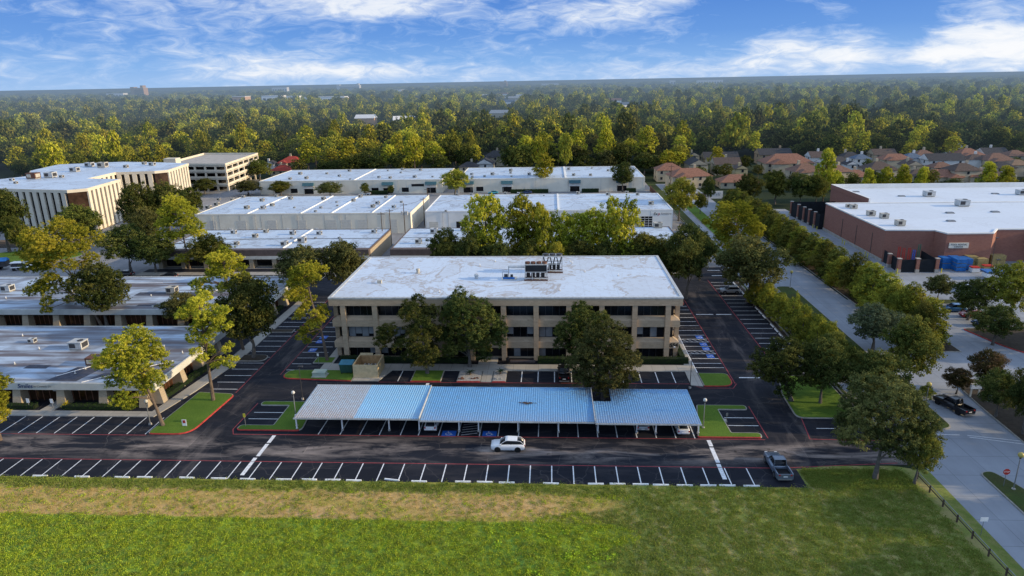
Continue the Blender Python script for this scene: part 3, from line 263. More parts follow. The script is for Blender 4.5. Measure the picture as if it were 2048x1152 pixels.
def make_roof(name, base, stain, amt, ring=True, seams=None, blue=0):
    m, nt = nodes(name); v = wpos(nt)
    n1 = noise(nt, v, .09, 6, .6, .6); n2 = noise(nt, v, .5, 6, .7); vs = wpos(nt, (.12,1.1,1)); n3 = noise(nt, vs, .4, 5)
    c = mixc(nt, n2, tuple(x*.93 for x in base), base)
    if ring:   # dried puddle outlines
        d = math_(nt, 'ABSOLUTE', math_(nt, 'SUBTRACT', n1, .52)); rg = ramp(nt, d, [(0, 1), (.022, 0)])
        c = mixc(nt, math_(nt, 'MULTIPLY', rg, .55*amt), c, stain)
        pd = ramp(nt, n1, [(.53, 0), (.56, 1)]); c = mixc(nt, math_(nt, 'MULTIPLY', pd, .10*amt), c, stain)
        n4 = noise(nt, v, .33, 6, .65, .8); r4 = ramp(nt, math_(nt, 'ABSOLUTE', math_(nt, 'SUBTRACT', n4, .5)), [(0, 1), (.02, 0)]); c = mixc(nt, math_(nt, 'MULTIPLY', r4, .25*amt), c, tuple(x*.8 for x in stain))
    else:
        c = mixc(nt, math_(nt, 'MULTIPLY', ramp(nt, n3, [(.42, 0), (.62, 1)]), amt), c, stain)
        c = mixc(nt, math_(nt, 'MULTIPLY', ramp(nt, n1, [(.45, 0), (.6, 1)]), amt*.6), c, tuple(x*.8 for x in stain))
    c = mixc(nt, math_(nt, 'MULTIPLY', ramp(nt, n2, [(.55, 0), (.8, 1)]), .25), c, stain)
    if seams:
        br = N(nt, 'ShaderNodeTexBrick'); br.offset = 0; br.inputs['Scale'].default_value = 1; br.inputs['Brick Width'].default_value = seams; br.inputs['Row Height'].default_value = 40
        br.inputs['Mortar Size'].default_value = .04; br.inputs['Color1'].default_value = (1,1,1,1); br.inputs['Color2'].default_value = (.95,.95,.95,1); br.inputs['Mortar'].default_value = (.8,.8,.8,1)
        L(nt, v, br.inputs['Vector']); c = mixc(nt, .8, c, br.outputs['Color'], 'MULTIPLY')
    return finish(m, nt, bsdf(nt, c, .6, 0, .35))
M['roof_main'] = make_roof('roof_main', (.58,.67,.78), (.36,.31,.27), 1.5, True, 6)
M['roof_white'] = make_roof('roof_white', (.51,.61,.73), (.27,.29,.33), 1.6, True, 7)
M['roof_store'] = make_roof('roof_store', (.62,.68,.75), (.45,.48,.52), .6, True, 9)
M['roof_old'] = make_roof('roof_old', (.44,.54,.66), (.11,.085,.085), .95, False)
M['roof_patch'] = plain('roof_patch', (.07,.075,.10), .8, var=.4)
def make_leaf(name, a, b, c_, tr=.25, haze=True):
    m, nt = nodes(name)
    oi = N(nt, 'ShaderNodeObjectInfo'); at = N(nt, 'ShaderNodeAttribute'); at.attribute_name = 'tint'
    col = ramp(nt, at.outputs['Fac'], [(0, a), (.5, b), (1, c_)])
    hs = N(nt, 'ShaderNodeHueSaturation'); L(nt, col, hs.inputs['Color'])
    L(nt, math_(nt, 'ADD', math_(nt, 'MULTIPLY', oi.outputs['Random'], .022), .490), hs.inputs['Hue'])
    L(nt, math_(nt, 'ADD', math_(nt, 'MULTIPLY', oi.outputs['Random'], .5), .78), hs.inputs['Value'])
    df = N(nt, 'ShaderNodeBsdfDiffuse'); L(nt, hs.outputs[0], df.inputs[0])
    ts = N(nt, 'ShaderNodeBsdfTranslucent'); L(nt, hs.outputs[0], ts.inputs[0])
    mx = N(nt, 'ShaderNodeMixShader'); mx.inputs[0].default_value = tr; L(nt, df.outputs[0], mx.inputs[1]); L(nt, ts.outputs[0], mx.inputs[2])
    return finish(m, nt, mx.outputs[0], haze)
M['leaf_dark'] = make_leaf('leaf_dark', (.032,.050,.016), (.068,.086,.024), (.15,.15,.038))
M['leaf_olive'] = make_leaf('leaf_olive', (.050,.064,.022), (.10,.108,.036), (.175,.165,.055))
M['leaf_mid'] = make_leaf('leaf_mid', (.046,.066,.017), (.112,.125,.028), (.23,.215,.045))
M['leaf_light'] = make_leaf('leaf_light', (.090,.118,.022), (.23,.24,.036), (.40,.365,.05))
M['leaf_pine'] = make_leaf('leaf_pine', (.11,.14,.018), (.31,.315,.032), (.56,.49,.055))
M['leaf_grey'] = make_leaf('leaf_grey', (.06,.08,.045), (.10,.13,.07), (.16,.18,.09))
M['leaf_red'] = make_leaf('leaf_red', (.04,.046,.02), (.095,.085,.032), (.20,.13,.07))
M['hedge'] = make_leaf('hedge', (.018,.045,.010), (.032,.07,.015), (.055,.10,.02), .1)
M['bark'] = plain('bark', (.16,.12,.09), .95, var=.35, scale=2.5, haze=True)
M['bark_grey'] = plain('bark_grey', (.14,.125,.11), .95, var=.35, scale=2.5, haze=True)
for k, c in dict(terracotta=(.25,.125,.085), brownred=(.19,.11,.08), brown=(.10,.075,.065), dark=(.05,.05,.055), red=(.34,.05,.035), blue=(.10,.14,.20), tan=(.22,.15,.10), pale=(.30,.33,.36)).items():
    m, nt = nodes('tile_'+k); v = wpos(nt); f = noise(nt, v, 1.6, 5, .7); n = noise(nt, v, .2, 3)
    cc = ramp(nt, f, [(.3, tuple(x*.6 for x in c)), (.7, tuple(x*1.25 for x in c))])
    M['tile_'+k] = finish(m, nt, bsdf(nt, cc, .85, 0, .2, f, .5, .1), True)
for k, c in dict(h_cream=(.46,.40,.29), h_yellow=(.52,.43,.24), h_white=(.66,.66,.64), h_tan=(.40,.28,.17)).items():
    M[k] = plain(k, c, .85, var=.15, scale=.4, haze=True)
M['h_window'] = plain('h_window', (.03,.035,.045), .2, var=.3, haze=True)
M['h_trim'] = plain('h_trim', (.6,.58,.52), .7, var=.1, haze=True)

# ------------------------------------------------------------------ mesh builder
class MB:
    def __init__(s): s.v = []; s.f = []; s.m = []; s.cur = 0
    def mat(s, i): s.cur = i; return s
    def face(s, idx): s.f.append(tuple(idx)); s.m.append(s.cur)
    def add(s, vs, fs):
        o = len(s.v); s.v += [tuple(p) for p in vs]
        for f in fs: s.face([o+i for i in f])
        return s
    def box(s, x0, y0, z0, x1, y1, z1):
        return s.add([(x0,y0,z0),(x1,y0,z0),(x1,y1,z0),(x0,y1,z0),(x0,y0,z1),(x1,y0,z1),(x1,y1,z1),(x0,y1,z1)],
            [(0,3,2,1),(4,5,6,7),(0,1,5,4),(1,2,6,5),(2,3,7,6),(3,0,4,7)])
    def rbox(s, cx, cy, z0, w, d, h, a=0):
        c, n = math.cos(a), math.sin(a); P = [(-w/2,-d/2),(w/2,-d/2),(w/2,d/2),(-w/2,d/2)]
        P = [(cx+x*c-y*n, cy+x*n+y*c) for x, y in P]; return s.prism(P, z0, z0+h)
    def hexa(s, lo, hi):
        return s.add(list(lo)+list(hi), [(0,3,2,1),(4,5,6,7),(0,1,5,4),(1,2,6,5),(2,3,7,6),(3,0,4,7)])
    def prism(s, P, z0, z1, cap=True):
        n = len(P); vs = [(x,y,z0) for x,y in P]+[(x,y,z1) for x,y in P]
        fs = [(i,(i+1)%n,n+(i+1)%n,n+i) for i in range(n)]
        if cap: fs += [tuple(range(n,2*n)), tuple(reversed(range(n)))]
        return s.add(vs, fs)
    def flat(s, P, z): return s.add([(x,y,z) for x,y in P], [tuple(range(len(P)))])
    def tube(s, pts, rad, n=8, cap=True):
        rs = rad if isinstance(rad, (list, tuple)) else [rad]*len(pts)
        P = [Vector(p) for p in pts]; o = len(s.v)
        for i, p in enumerate(P):
            t = (P[min(i+1,len(P)-1)]-P[max(i-1,0)]).normalized()
            a = t.cross(Vector((0,0,1)));  a = Vector((1,0,0)) if a.length < 1e-3 else a.normalized(); b = t.cross(a).normalized()
            for k in range(n):
                an = 2*math.pi*k/n; q = p+a*math.cos(an)*rs[i]+b*math.sin(an)*rs[i]; s.v.append(tuple(q))
        for i in range(len(P)-1):
            for k in range(n):
                s.face([o+i*n+k, o+i*n+(k+1)%n, o+(i+1)*n+(k+1)%n, o+(i+1)*n+k])
        if cap: s.face([o+k for k in reversed(range(n))]); s.face([o+(len(P)-1)*n+k for k in range(n)])
        return s
    def cyl(s, x, y, z0, z1, r, n=12, r1=None): return s.tube([(x,y,z0),(x,y,z1)], [r, r if r1 is None else r1], n)
    def sphere(s, x, y, z, r, n=12, k=8, sz=1):
        return s.tube([(x,y,z-r*sz*math.cos(math.pi*i/k)) for i in range(k+1)], [max(.001, r*math.sin(math.pi*i/k)) for i in range(k+1)], n)
    def loft(s, secs, cap=True):
        n = len(secs[0]); o = len(s.v)
        for q in secs: s.v += [tuple(p) for p in q]
        for i in range(len(secs)-1):
            for k in range(n): s.face([o+i*n+k, o+i*n+(k+1)%n, o+(i+1)*n+(k+1)%n, o+(i+1)*n+k])
        if cap: s.face([o+k for k in reversed(range(n))]); s.face([o+(len(secs)-1)*n+k for k in range(n)])
        return s
    def build(s, name, mats, parent=None, smooth=False, world=True):
        me = bpy.data.meshes.new(name); me.from_pydata(s.v, [], s.f)
        for k in (mats if isinstance(mats, (list, tuple)) else [mats]): me.materials.append(M[k])
        if any(s.m): me.polygons.foreach_set('material_index', s.m)
        if smooth: me.polygons.foreach_set('use_smooth', [True]*len(me.polygons))
        me.update(); o = bpy.data.objects.new(name, me); COL.objects.link(o)
        if parent is not None:
            o.parent = parent
            if world: me.transform(Matrix.Translation(-wloc(parent)))
        return o
def wloc(o):
    v = Vector(o.location); p = o.parent
    while p: v += Vector(p.location); p = p.parent
    return v
def tag(o, label=None, cat=None, group=None, kind=None):
    for k, v in (('label',label),('category',cat),('group',group),('kind',kind)):
        if v: o[k] = v
    return o
def thing(name, label, cat, loc=(0,0,0), rz=0, group=None):
    o = bpy.data.objects.new(name, None); o.empty_display_size = .3; COL.objects.link(o)
    o.location = loc; o.rotation_euler = (0,0,rz); return tag(o, label, cat, group)
def struct(name, mb, mats, parent=None, smooth=False):
    o = mb.build(name, mats, parent, smooth)
    if parent is None: tag(o, kind='structure')
    return o
def dup(root, loc, rz=0, label=None, scale=None):
    r = root.copy(); COL.objects.link(r); r.location = loc; r.rotation_euler = (0,0,rz)
    if label: r['label'] = label
    if scale: r.scale = scale
    for ch in list(root.children):
        c = ch.copy(); COL.objects.link(c); c.parent = r
        for g in list(ch.children):
            d = g.copy(); COL.objects.link(d); d.parent = c
    return r
ORD = ['first','second','third','fourth','fifth','sixth','seventh','eighth','ninth','tenth','eleventh','twelfth','thirteenth','fourteenth','fifteenth','sixteenth','seventeenth','eighteenth','nineteenth','twentieth']
def nth(i):
    if i < 20: return ORD[i]
    n = i+1; return f"{n}{'st' if n%10==1 and n%100!=11 else 'nd' if n%10==2 and n%100!=12 else 'rd' if n%10==3 and n%100!=13 else 'th'}"
def text_mesh(name, txt, size, mat, parent, loc, rot, shear=0, extrude=.03, world=True, bold=0):
    cu = bpy.data.curves.new('lettering', 'FONT'); cu.body = txt; cu.size = size; cu.extrude = extrude; cu.shear = shear; cu.align_x = 'CENTER'; cu.align_y = 'CENTER'; cu.offset = bold
    ob = bpy.data.objects.new('lettering', cu); COL.objects.link(ob)
    bpy.context.view_layer.update()
    me = bpy.data.meshes.new_from_object(ob.evaluated_get(bpy.context.evaluated_depsgraph_get()))
    bpy.data.objects.remove(ob); bpy.data.curves.remove(cu)
    me.name = name; me.materials.clear(); me.materials.append(M[mat])
    o = bpy.data.objects.new(name, me); COL.objects.link(o)
    base = Vector(loc)-(wloc(parent) if world and parent else Vector((0,0,0)))
    o.parent = parent; o.location = base; o.rotation_euler = rot
    return o
def rounded(P, r, n=5):
    """round the corners of a polygon; r = radius or list of radii"""
    out = []; m = len(P)
    for i, p in enumerate(P):
        q = r[i] if isinstance(r, (list, tuple)) else r
        if q <= 0: out.append(p); continue
        a = Vector((*P[i-1],0)); b = Vector((*p,0)); c = Vector((*P[(i+1)%m],0))
        u = (a-b); w = (c-b); q = min(q, u.length*.49, w.length*.49); s = b+u.normalized()*q; e = b+w.normalized()*q
        for k in range(n+1):
            t = k/n; x = s*(1-t)**2+b*2*t*(1-t)+e*t*t; out.append((x.x, x.y))
    return out
def inset(P, d):
    n = len(P); out = []; area = sum(P[i][0]*P[(i+1)%n][1]-P[(i+1)%n][0]*P[i][1] for i in range(n)); sg = 1 if area > 0 else -1
    for i in range(n):
        a = Vector(P[i-1]); b = Vector(P[i]); c = Vector(P[(i+1)%n])
        u = (b-a); w = (c-b)
        if u.length < 1e-6: u = w
        if w.length < 1e-6: w = u
        u.normalize(); w.normalize(); nn = Vector((-u.y, u.x))+Vector((-w.y, w.x))
        if nn.length < 1e-6: nn = Vector((-u.y,u.x))
        nn.normalize(); k = max(.4, nn.dot(Vector((-u.y,u.x)))); q = b+nn*sg*d/k; out.append((q.x, q.y))
    return out
# ------------------------------------------------------------------ ground
def grid_sheet(name, x0, y0, x1, y1, z, mat, n=8):
    b = MB(); xs = [x0+(x1-x0)*i/n for i in range(n+1)]; ys = [y0+(y1-y0)*i/n for i in range(n+1)]
    for y in ys:
        for x in xs: b.v.append((x,y,z))
    for j in range(n):
        for i in range(n): b.face([j*(n+1)+i, j*(n+1)+i+1, (j+1)*(n+1)+i+1, (j+1)*(n+1)+i])
    return struct(name, b, mat)
grid_sheet('ground', -90000, -3000, 90000, 110000, -.06, 'woodland_floor', 40)
b = MB(); b.flat([(-400,-80),(48,-80),(48,74.9),(-400,74.9)], 0)
b.flat([(31.5,74.9),(48,74.9),(48,79.4),(46.6,79.4),(44,80.2),(36,80),(31.5,79.1)], 0); struct('field_grass', b, 'field')
b = MB(); b.flat([(-400,74.9),(31.5,74.9),(31.5,79.1),(36,80),(45,80.4),(48,80.4),(48,87),(46.0,88),(46.0,178),(-112,178),(-112,158),(-125,130),(-400,130)], 0); struct('parking_lot', b, 'asphalt')
b = MB()
b.flat([(48.0,-40),(66.5,-40),(66.5,107),(130,90),(260,90),(260,215),(88.9,215),(88.9,262),(79,262),(79,150),(66.5,150),(66.5,330),(47,330),(47,87),(48.0,87)], .004)
struct('boulevard', b, 'road')
b = MB(); b.flat([(-260,150),(-112,150),(-112,178.2),(46,178.2),(46,362),(-200,362),(-260,300)], -.01); struct('service_yard', b, 'yard')
b = MB(); b.flat([(46,178),(50,178),(50,330),(46,330)], .01); struct('verge', b, 'rough_grass')
# striped office block forecourt
b = MB(); b.prism([(-184+11*math.cos(a/9*math.pi)*2.0-0, 209+4.5*math.sin(a/9*math.pi)*1.0) for a in range(18)], 0, .12); struct('round_lawn', b, 'mulch')
b = MB(); b.prism([(-158+15*math.cos(a/12*math.pi), 194+7.5*math.sin(a/12*math.pi)) for a in range(24)], 0, .14); struct('lawn_oval', b, 'lawn')
b = MB(); b.flat([(-260,213),(-146,213),(-146,216.5),(-260,216.5)], .01); struct('path', b, 'dirt_path')

def island(P, red=(), fill='lawn', name='grass_island', h=.15):
    """raised island: concrete kerb ring, filling, red paint on some kerb runs"""
    o = MB(); I = inset(P, .16); n = len(P)
    vs = [(x,y,0) for x,y in P]+[(x,y,h) for x,y in P]+[(x,y,h) for x,y in I]
    o.add(vs, [(i,(i+1)%n,n+(i+1)%n,n+i) for i in range(n)]+[(n+i,n+(i+1)%n,2*n+(i+1)%n,2*n+i) for i in range(n)])
    root = MB().prism(I, 0, h+.035).build(name, fill); tag(root, kind='structure')
    k = o.build('kerb', 'kerb_concrete', root, world=False)
    if red:
        rb = MB()
        for i in range(n):
            a, c = P[i], P[(i+1)%n]; mx, my = (a[0]+c[0])/2, (a[1]+c[1])/2
            if any(x0 <= mx <= x1 and y0 <= my <= y1 for x0,y0,x1,y1 in red):
                a2, c2 = I[i], I[(i+1)%n]
                ax = [(a[0]+(a[0]-a2[0])*.04, a[1]+(a[1]-a2[1])*.04), (c[0]+(c[0]-c2[0])*.04, c[1]+(c[1]-c2[1])*.04), c2, a2]
                rb.prism(ax, 0, h+.006)
        if rb.v: rb.build('painted_kerb', 'red_kerb', root, world=False)
    return root
# islands
island(rounded([(-59.0,86.2),(-52.6,86.2),(-51.7,99.6),(-58.2,100.2)], [.8,2.5,1.2,.3]), [(-56.5,86,-51,99.2),(-59,86,-56,86.3)])
island(rounded([(-46.3,87.6),(-36.4,87.6),(-37.3,97.0),(-46.0,97.0),(-46.0,95.6),(-41.3,95.6),(-41.3,89.2),(-46.3,89.2)], [.7,1.2,.5,.7,.6,.2,.2,.7]), [(-47,87.4,-37,88)])
island(rounded([(20.6,86.9),(29.6,86.9),(29.6,88.3),(25.6,88.3),(25.4,95.4),(29.8,95.4),(29.8,96.9),(22.4,96.9)], [.3,.7,.6,.2,.2,.6,.7,.3]), [(20,86.7,29.4,87.2)])
island(rounded([(25.0,103.7),(30.0,103.7),(30.0,108.9),(25.0,108.9)], [.2,2.2,1.2,.1]), [(25,103.5,31,106),(29,103,31,108)])
island(rounded([(-46.6,105.8),(-33.9,104.9),(-33.9,109.4),(-46.4,109.4)], [2.0,.1,.1,1.6]), [(-47.5,104.5,-34,107.6)])
island([(-23.8,104.9),(-18.6,104.9),(-18.6,109.5),(-23.8,109.5)], [(-24,104.7,-18,105.1)])
island([(-15.9,104.9),(-11.9,104.9),(-11.9,109.5),(-15.9,109.5)], [(-16,104.7,-11,105.1)], 'stone_bed', 'stone_bed')
island([(-9.9,104.9),(-7.6,104.9),(-7.6,109.5),(-9.9,109.5)], [(-10,104.7,-7,105.1)], 'stone_bed', 'stone_bed')
island(rounded([(-57.5,113.3),(-52.6,113.3),(-52.6,116.2),(-57.5,116.2)], [.1,1.3,1.3,.1]), [], 'mulch')
island([(-43.2,112.5),(-39.6,112.5),(-39.6,115.2),(-43.2,115.2)], [])
island([(-58.2,128.2),(-52.8,128.2),(-52.8,130),(-58.2,130)], [], 'mulch')
island(rounded([(36.2,92.9),(45.6,92.9),(45.6,108),(38.2,108),(36.6,101)], [1.5,.2,.2,1,.2]), [])
island(rounded([(-44.5,147.5),(-36,147.5),(-36,150.5),(-44.5,150.5)], 1.0), [])
island(rounded([(23.6,146),(29.8,146),(29.8,151),(23.6,151)], 1.2), [(29,145,31,152)])
# boulevard medians and verges
island(rounded([(55.0,89.6),(57.2,90.6),(57.6,160),(53.6,160),(53.6,100)], [.8,1,1.7,1.7,.3]), [], 'rough_grass')
island(rounded([(53.8,-40),(57.8,-40),(57.4,75),(55.6,79.2),(53.9,78.6)], [0,0,2,1.6,.8]), [], 'rough_grass')
island(rounded([(52.3,176),(57.0,176),(57.0,290),(52.3,290)], 1.8), [], 'lawn')
island([(66.9,119),(74.2,119),(74.2,266),(66.9,266)], [], 'mulch')
island(rounded([(66.0,108),(64.8,98),(64.2,86),(63.6,60),(63.4,-40),(160,-40),(160,88),(118,90),(84,103)], [2.5,3,3,3,0,0,0,0,6]), [], 'mulch', 'verge')
island(rounded([(80.9,131.2),(83.2,121.5),(86,116.8),(94,113.0),(150,104),(150,131.2)], [1.2,3,3,3,0,0]), [(80,110,83.6,131),(83,112,100,122)], 'mulch')
island(rounded([(79.2,146.6),(90.5,146.6),(90.5,149.6),(79.2,149.6)], .7), [], 'rough_grass')
island([(46.1,88.1),(46.9,88.1),(46.9,300),(46.1,300)], [], 'rough_grass')
island([(44.9,108),(46.0,108),(46.0,176),(44.9,176)], [], 'mulch')
# sidewalks
def slab(P, h=.13, mat='sidewalk', name='sidewalk'): return struct(name, MB().prism(P, 0, h), mat)
slab([(-33.7,109.6),(24.9,109.6),(24.9,146),(23.4,146),(23.4,112.3),(-33.7,112.3)])
slab([(23.0,104.1),(24.9,103.7),(24.9,109.55),(23.0,109.55)])
slab([(-11.8,104.95),(-10.0,104.95),(-10.0,109.55),(-11.8,109.55)], .10)
slab([(-13.0,112.35),(-9.6,112.35),(-9.6,117.5),(-13.0,117.5)], .13)
slab([(-33.8,105.0),(-29.3,105.0),(-27.9,109.5),(-33.8,109.5)], .13)
slab([(-41.0,109.5),(-33.8,109.5),(-33.8,112.3),(-39.4,112.3),(-39.4,150),(-41.0,150)], .13)
slab([(-130,91.5),(-61.0,91.5),(-59.0,100.5),(-57.2,113.2),(-57.2,150),(-59.0,150),(-59.6,113),(-62.2,93.2),(-130,93.2)], .13)
slab([(-80.6,93.25),(-78.4,93.25),(-78.0,96.9),(-80.2,96.9)], .12)
slab([(-112,171.5),(-50,171.5),(-50,174.5),(-112,174.5)], .13)
slab([(-44,171.5),(34,171.5),(34,174),(-44,174)], .13)
slab([(25.5,91.6),(29.7-3.9,91.6),(25.8,92.4),(22,92.4),(22,91.6)], .17)

# ------------------------------------------------------------------ painted markings
W = MB(); RD = MB()
def ln(b, x0, y0, x1, y1, w=.14, z=.010):
    d = Vector((x1-x0, y1-y0)); d.normalize(); n = Vector((-d.y, d.x))*w/2
    b.flat([(x0-n.x,y0-n.y),(x1-n.x,y1-n.y),(x1+n.x,y1+n.y),(x0+n.x,y0+n.y)], z)
x = -8.29+2.79*-34
for k in range(47):
    X = -8.29+2.79*(k-34)
    if X < 29: ln(W, X, 75.0, X, 79.15)
ln(RD, -76, 79.28, 29.5, 79.28, .13); ln(RD, 29.5, 79.28, 45, 80.9, .13)
ln(RD, -78, 80.2, -76, 79.28, .13)
for X in CP_LINES: ln(W, X, 86.75, X, 91.4)
for k in range(6): ln(W, -12.9+k*.0, 87.0+k*.75, -10.6, 87.6+k*.75, .1)
ln(RD, -46.2, 86.55, 29.8, 86.6, .13)
for k in range(2): ln(W, -46.0, 91.3+2.1*k, -41.4, 91.3+2.1*k); ln(W, 25.7, 90.6+2.4*k, 30.0, 90.6+2.4*k)
RD.v; ln(RD, 30.3, 87.0, 30.3, 96.8, .12); ln(RD, -46.9, 88, -46.7, 96.6, .12); ln(RD, -46.9, 88, -46.2, 86.55, .12)
for X in (-26.0,-5.0,-2.2,.6,3.5,6.4,9.2,12.1,15.1,17.9,20.7): ln(W, X, 105.1, X, 109.5)
ln(RD, -29.2, 104.75, 22.8, 104.75, .12); ln(RD, 22.8, 104.75, 24.6, 103.2, .12); ln(RD, 24.6, 103.2, 29.6, 103.2, .12); ln(RD, 29.6, 103.2, 30.6, 105, .12)
for Y in (130.0,127.4,125.2,123.7,121.45,119.2,117.8,115.6,113.4,111.5): ln(W, 25.1, Y, 30.1, Y)
for k in range(6): ln(W, 25.1, 132.8+2.5*k, 30.1, 132.8+2.5*k)
for a, c in ((123.7,125.2),(117.8,119.2)):
    for k in range(5): ln(W, 25.3+k, c, 26.2+k, a, .09)
ln(RD, 30.35, 105, 30.35, 151, .13); ln(W, 25.0, 109, 25.0, 146, .16, .14)
for k in range(21): ln(W, 39.4, 109.5+2.72*k, 44.4, 109.5+2.72*k)
ln(RD, 39.1, 107, 39.1, 166, .13); ln(RD, 36.0, 86.9, 39.1, 107, .12); ln(RD, 36.0, 86.9, 46, 86.6, .12); ln(W, 38, 90.0, 45, 90.0)
for k in range(18):
    ln(W, -57.1, 101.6+2.75*k, -52.3, 101.6+2.75*k)
for k in range(13): ln(W, -47.0, 109.6+2.75*k, -42.0 if k > 1 else -43.4, 109.6+2.75*k)
ln(RD, -52.0, 100.2, -52.2, 150, .13); ln(RD, -47.3, 107.5, -47.3, 146, .13)
for X in [-81.46+2.77*k for k in range(-14, 9)]: ln(W, X, 86.25, X, 91.4)
ln(RD, -120, 86.0, -59, 86.0, .13)
for k in range(20): ln(W, -110+2.8*k, 166.6, -110+2.8*k, 171.2)
for k in range(8): ln(W, -42+2.8*k, 150.8, -42+2.8*k, 155.5)
# wide white bars across the aisle
for X, y0, y1 in ((-40.0,84.2,86.3),(-40.05,80.6,83.9),(-40.2,75.9,80.2),(21.95,84.6,86.3),(21.9,80.4,84.3),(21.85,76.5,80.1),(-20.7,102.4,104.4)): ln(W, X, y0, X, y1, .55)
ln(W, 31.0, 139.8, 34.6, 139.8, .35); ln(W, 35.2, 139.8, 38.4, 139.8, .35); ln(W, 31.6, 107.4, 35.2, 107.4, .35)
ln(W, 41, 170, 44.2, 170, .4); ln(W, 41, 175, 44.2, 175, .4)
ln(W, 58, 88.4, 66, 86.6, .12); ln(W, 58, 87.9, 66, 85.6, .12); ln(W, 49, 88.9, 57, 88.5, .12)
struct('parking_lines', W, 'line_paint'); struct('red_fire_lane_line', RD, 'red_line')
def wheelchair(cx, cy, ang=0, s=1.5, w=1.35):
    p = MB().rbox(cx, cy, .0, s*w, s, .014, ang).build('accessible_bay_marking', 'sign_blue'); tag(p, kind='structure')
    q = MB(); c, n = math.cos(ang), math.sin(ang)
    T = lambda x, y: (cx+(x*c-y*n)*s, cy+(x*n+y*c)*s)
    pts = [T(-.05+.27*math.cos(a), -.12+.24*math.sin(a)) for a in [R(120)+R(270)*k/12 for k in range(13)]]
    for a, e in zip(pts, pts[1:]): ln(q, *a, *e, .11*s/1.5, .019)
    for a, e in (((-.12,.30),(-.08,.02)),((-.08,.02),(.16,.0)),((.16,.0),(.26,-.26)),((.26,-.26),(.38,-.24)),((-.1,.15),(.12,.13))): ln(q, *T(*a), *T(*e), .1*s/1.5, .0195)
    q.flat([T(-.12+.06*math.cos(a*math.pi/4), .38+.06*math.sin(a*math.pi/4)) for a in range(8)], .019)
    q.build('wheelchair_symbol', 'line_paint', p, world=False)
for x, y in ((-14.69,87.45),(-8.82,87.5)): wheelchair(x, y)
for x, y in ((28.9,126.3),(28.9,122.5),(28.9,120.3),(28.9,116.7)): wheelchair(x, y, R(90), 1.3, 1.2)
for x, y in ((-45.4,125.7),(-45.4,123.4),(-45.4,119.0)): wheelchair(x, y, R(-90), 1.4, 1.2)

# ------------------------------------------------------------------ wheel stops
sb = MB(); sb.hexa([(-1.0,-.12,0),(1.0,-.12,0),(1.0,.12,0),(-1.0,.12,0)], [(-.98,-.08,.15),(.98,-.08,.15),(.98,.08,.15),(-.98,.08,.15)])
stop0 = sb.build('wheel_stop', 'white_paint'); first = [True]
def stop(x, y, rz, label, group):
    if first[0]: o = stop0; first[0] = False
    else: o = stop0.copy(); COL.objects.link(o)
    o.location = (x, y, .012); o.rotation_euler = (0,0,rz); tag(o, label, 'wheel stop', group)
for i, X in enumerate(STOPS_FIELD):
    crooked = i == 11
    stop(X, 75.0+(.25 if crooked else .06*math.sin(i*5)), R(-9) if crooked else R(1.2*math.sin(i*3)), ('crooked white wheel stop, ' if crooked else 'white wheel stop, ')+nth(i)+' from the left in the row along the mown field', 'white wheel stops along the field')
for i, X in enumerate(CP_STOPS): stop(X, 91.4, 0, 'white wheel stop under the carport, '+nth(i)+' from the left', 'wheel stops under the carport')
for i in range(20):
    if i in (4, 9, 13): continue
    stop(44.75, 111.0+2.72*i, R(90), 'white wheel stop, '+nth(i)+' from the near end of the right parking lane', 'wheel stops of the right parking lane')

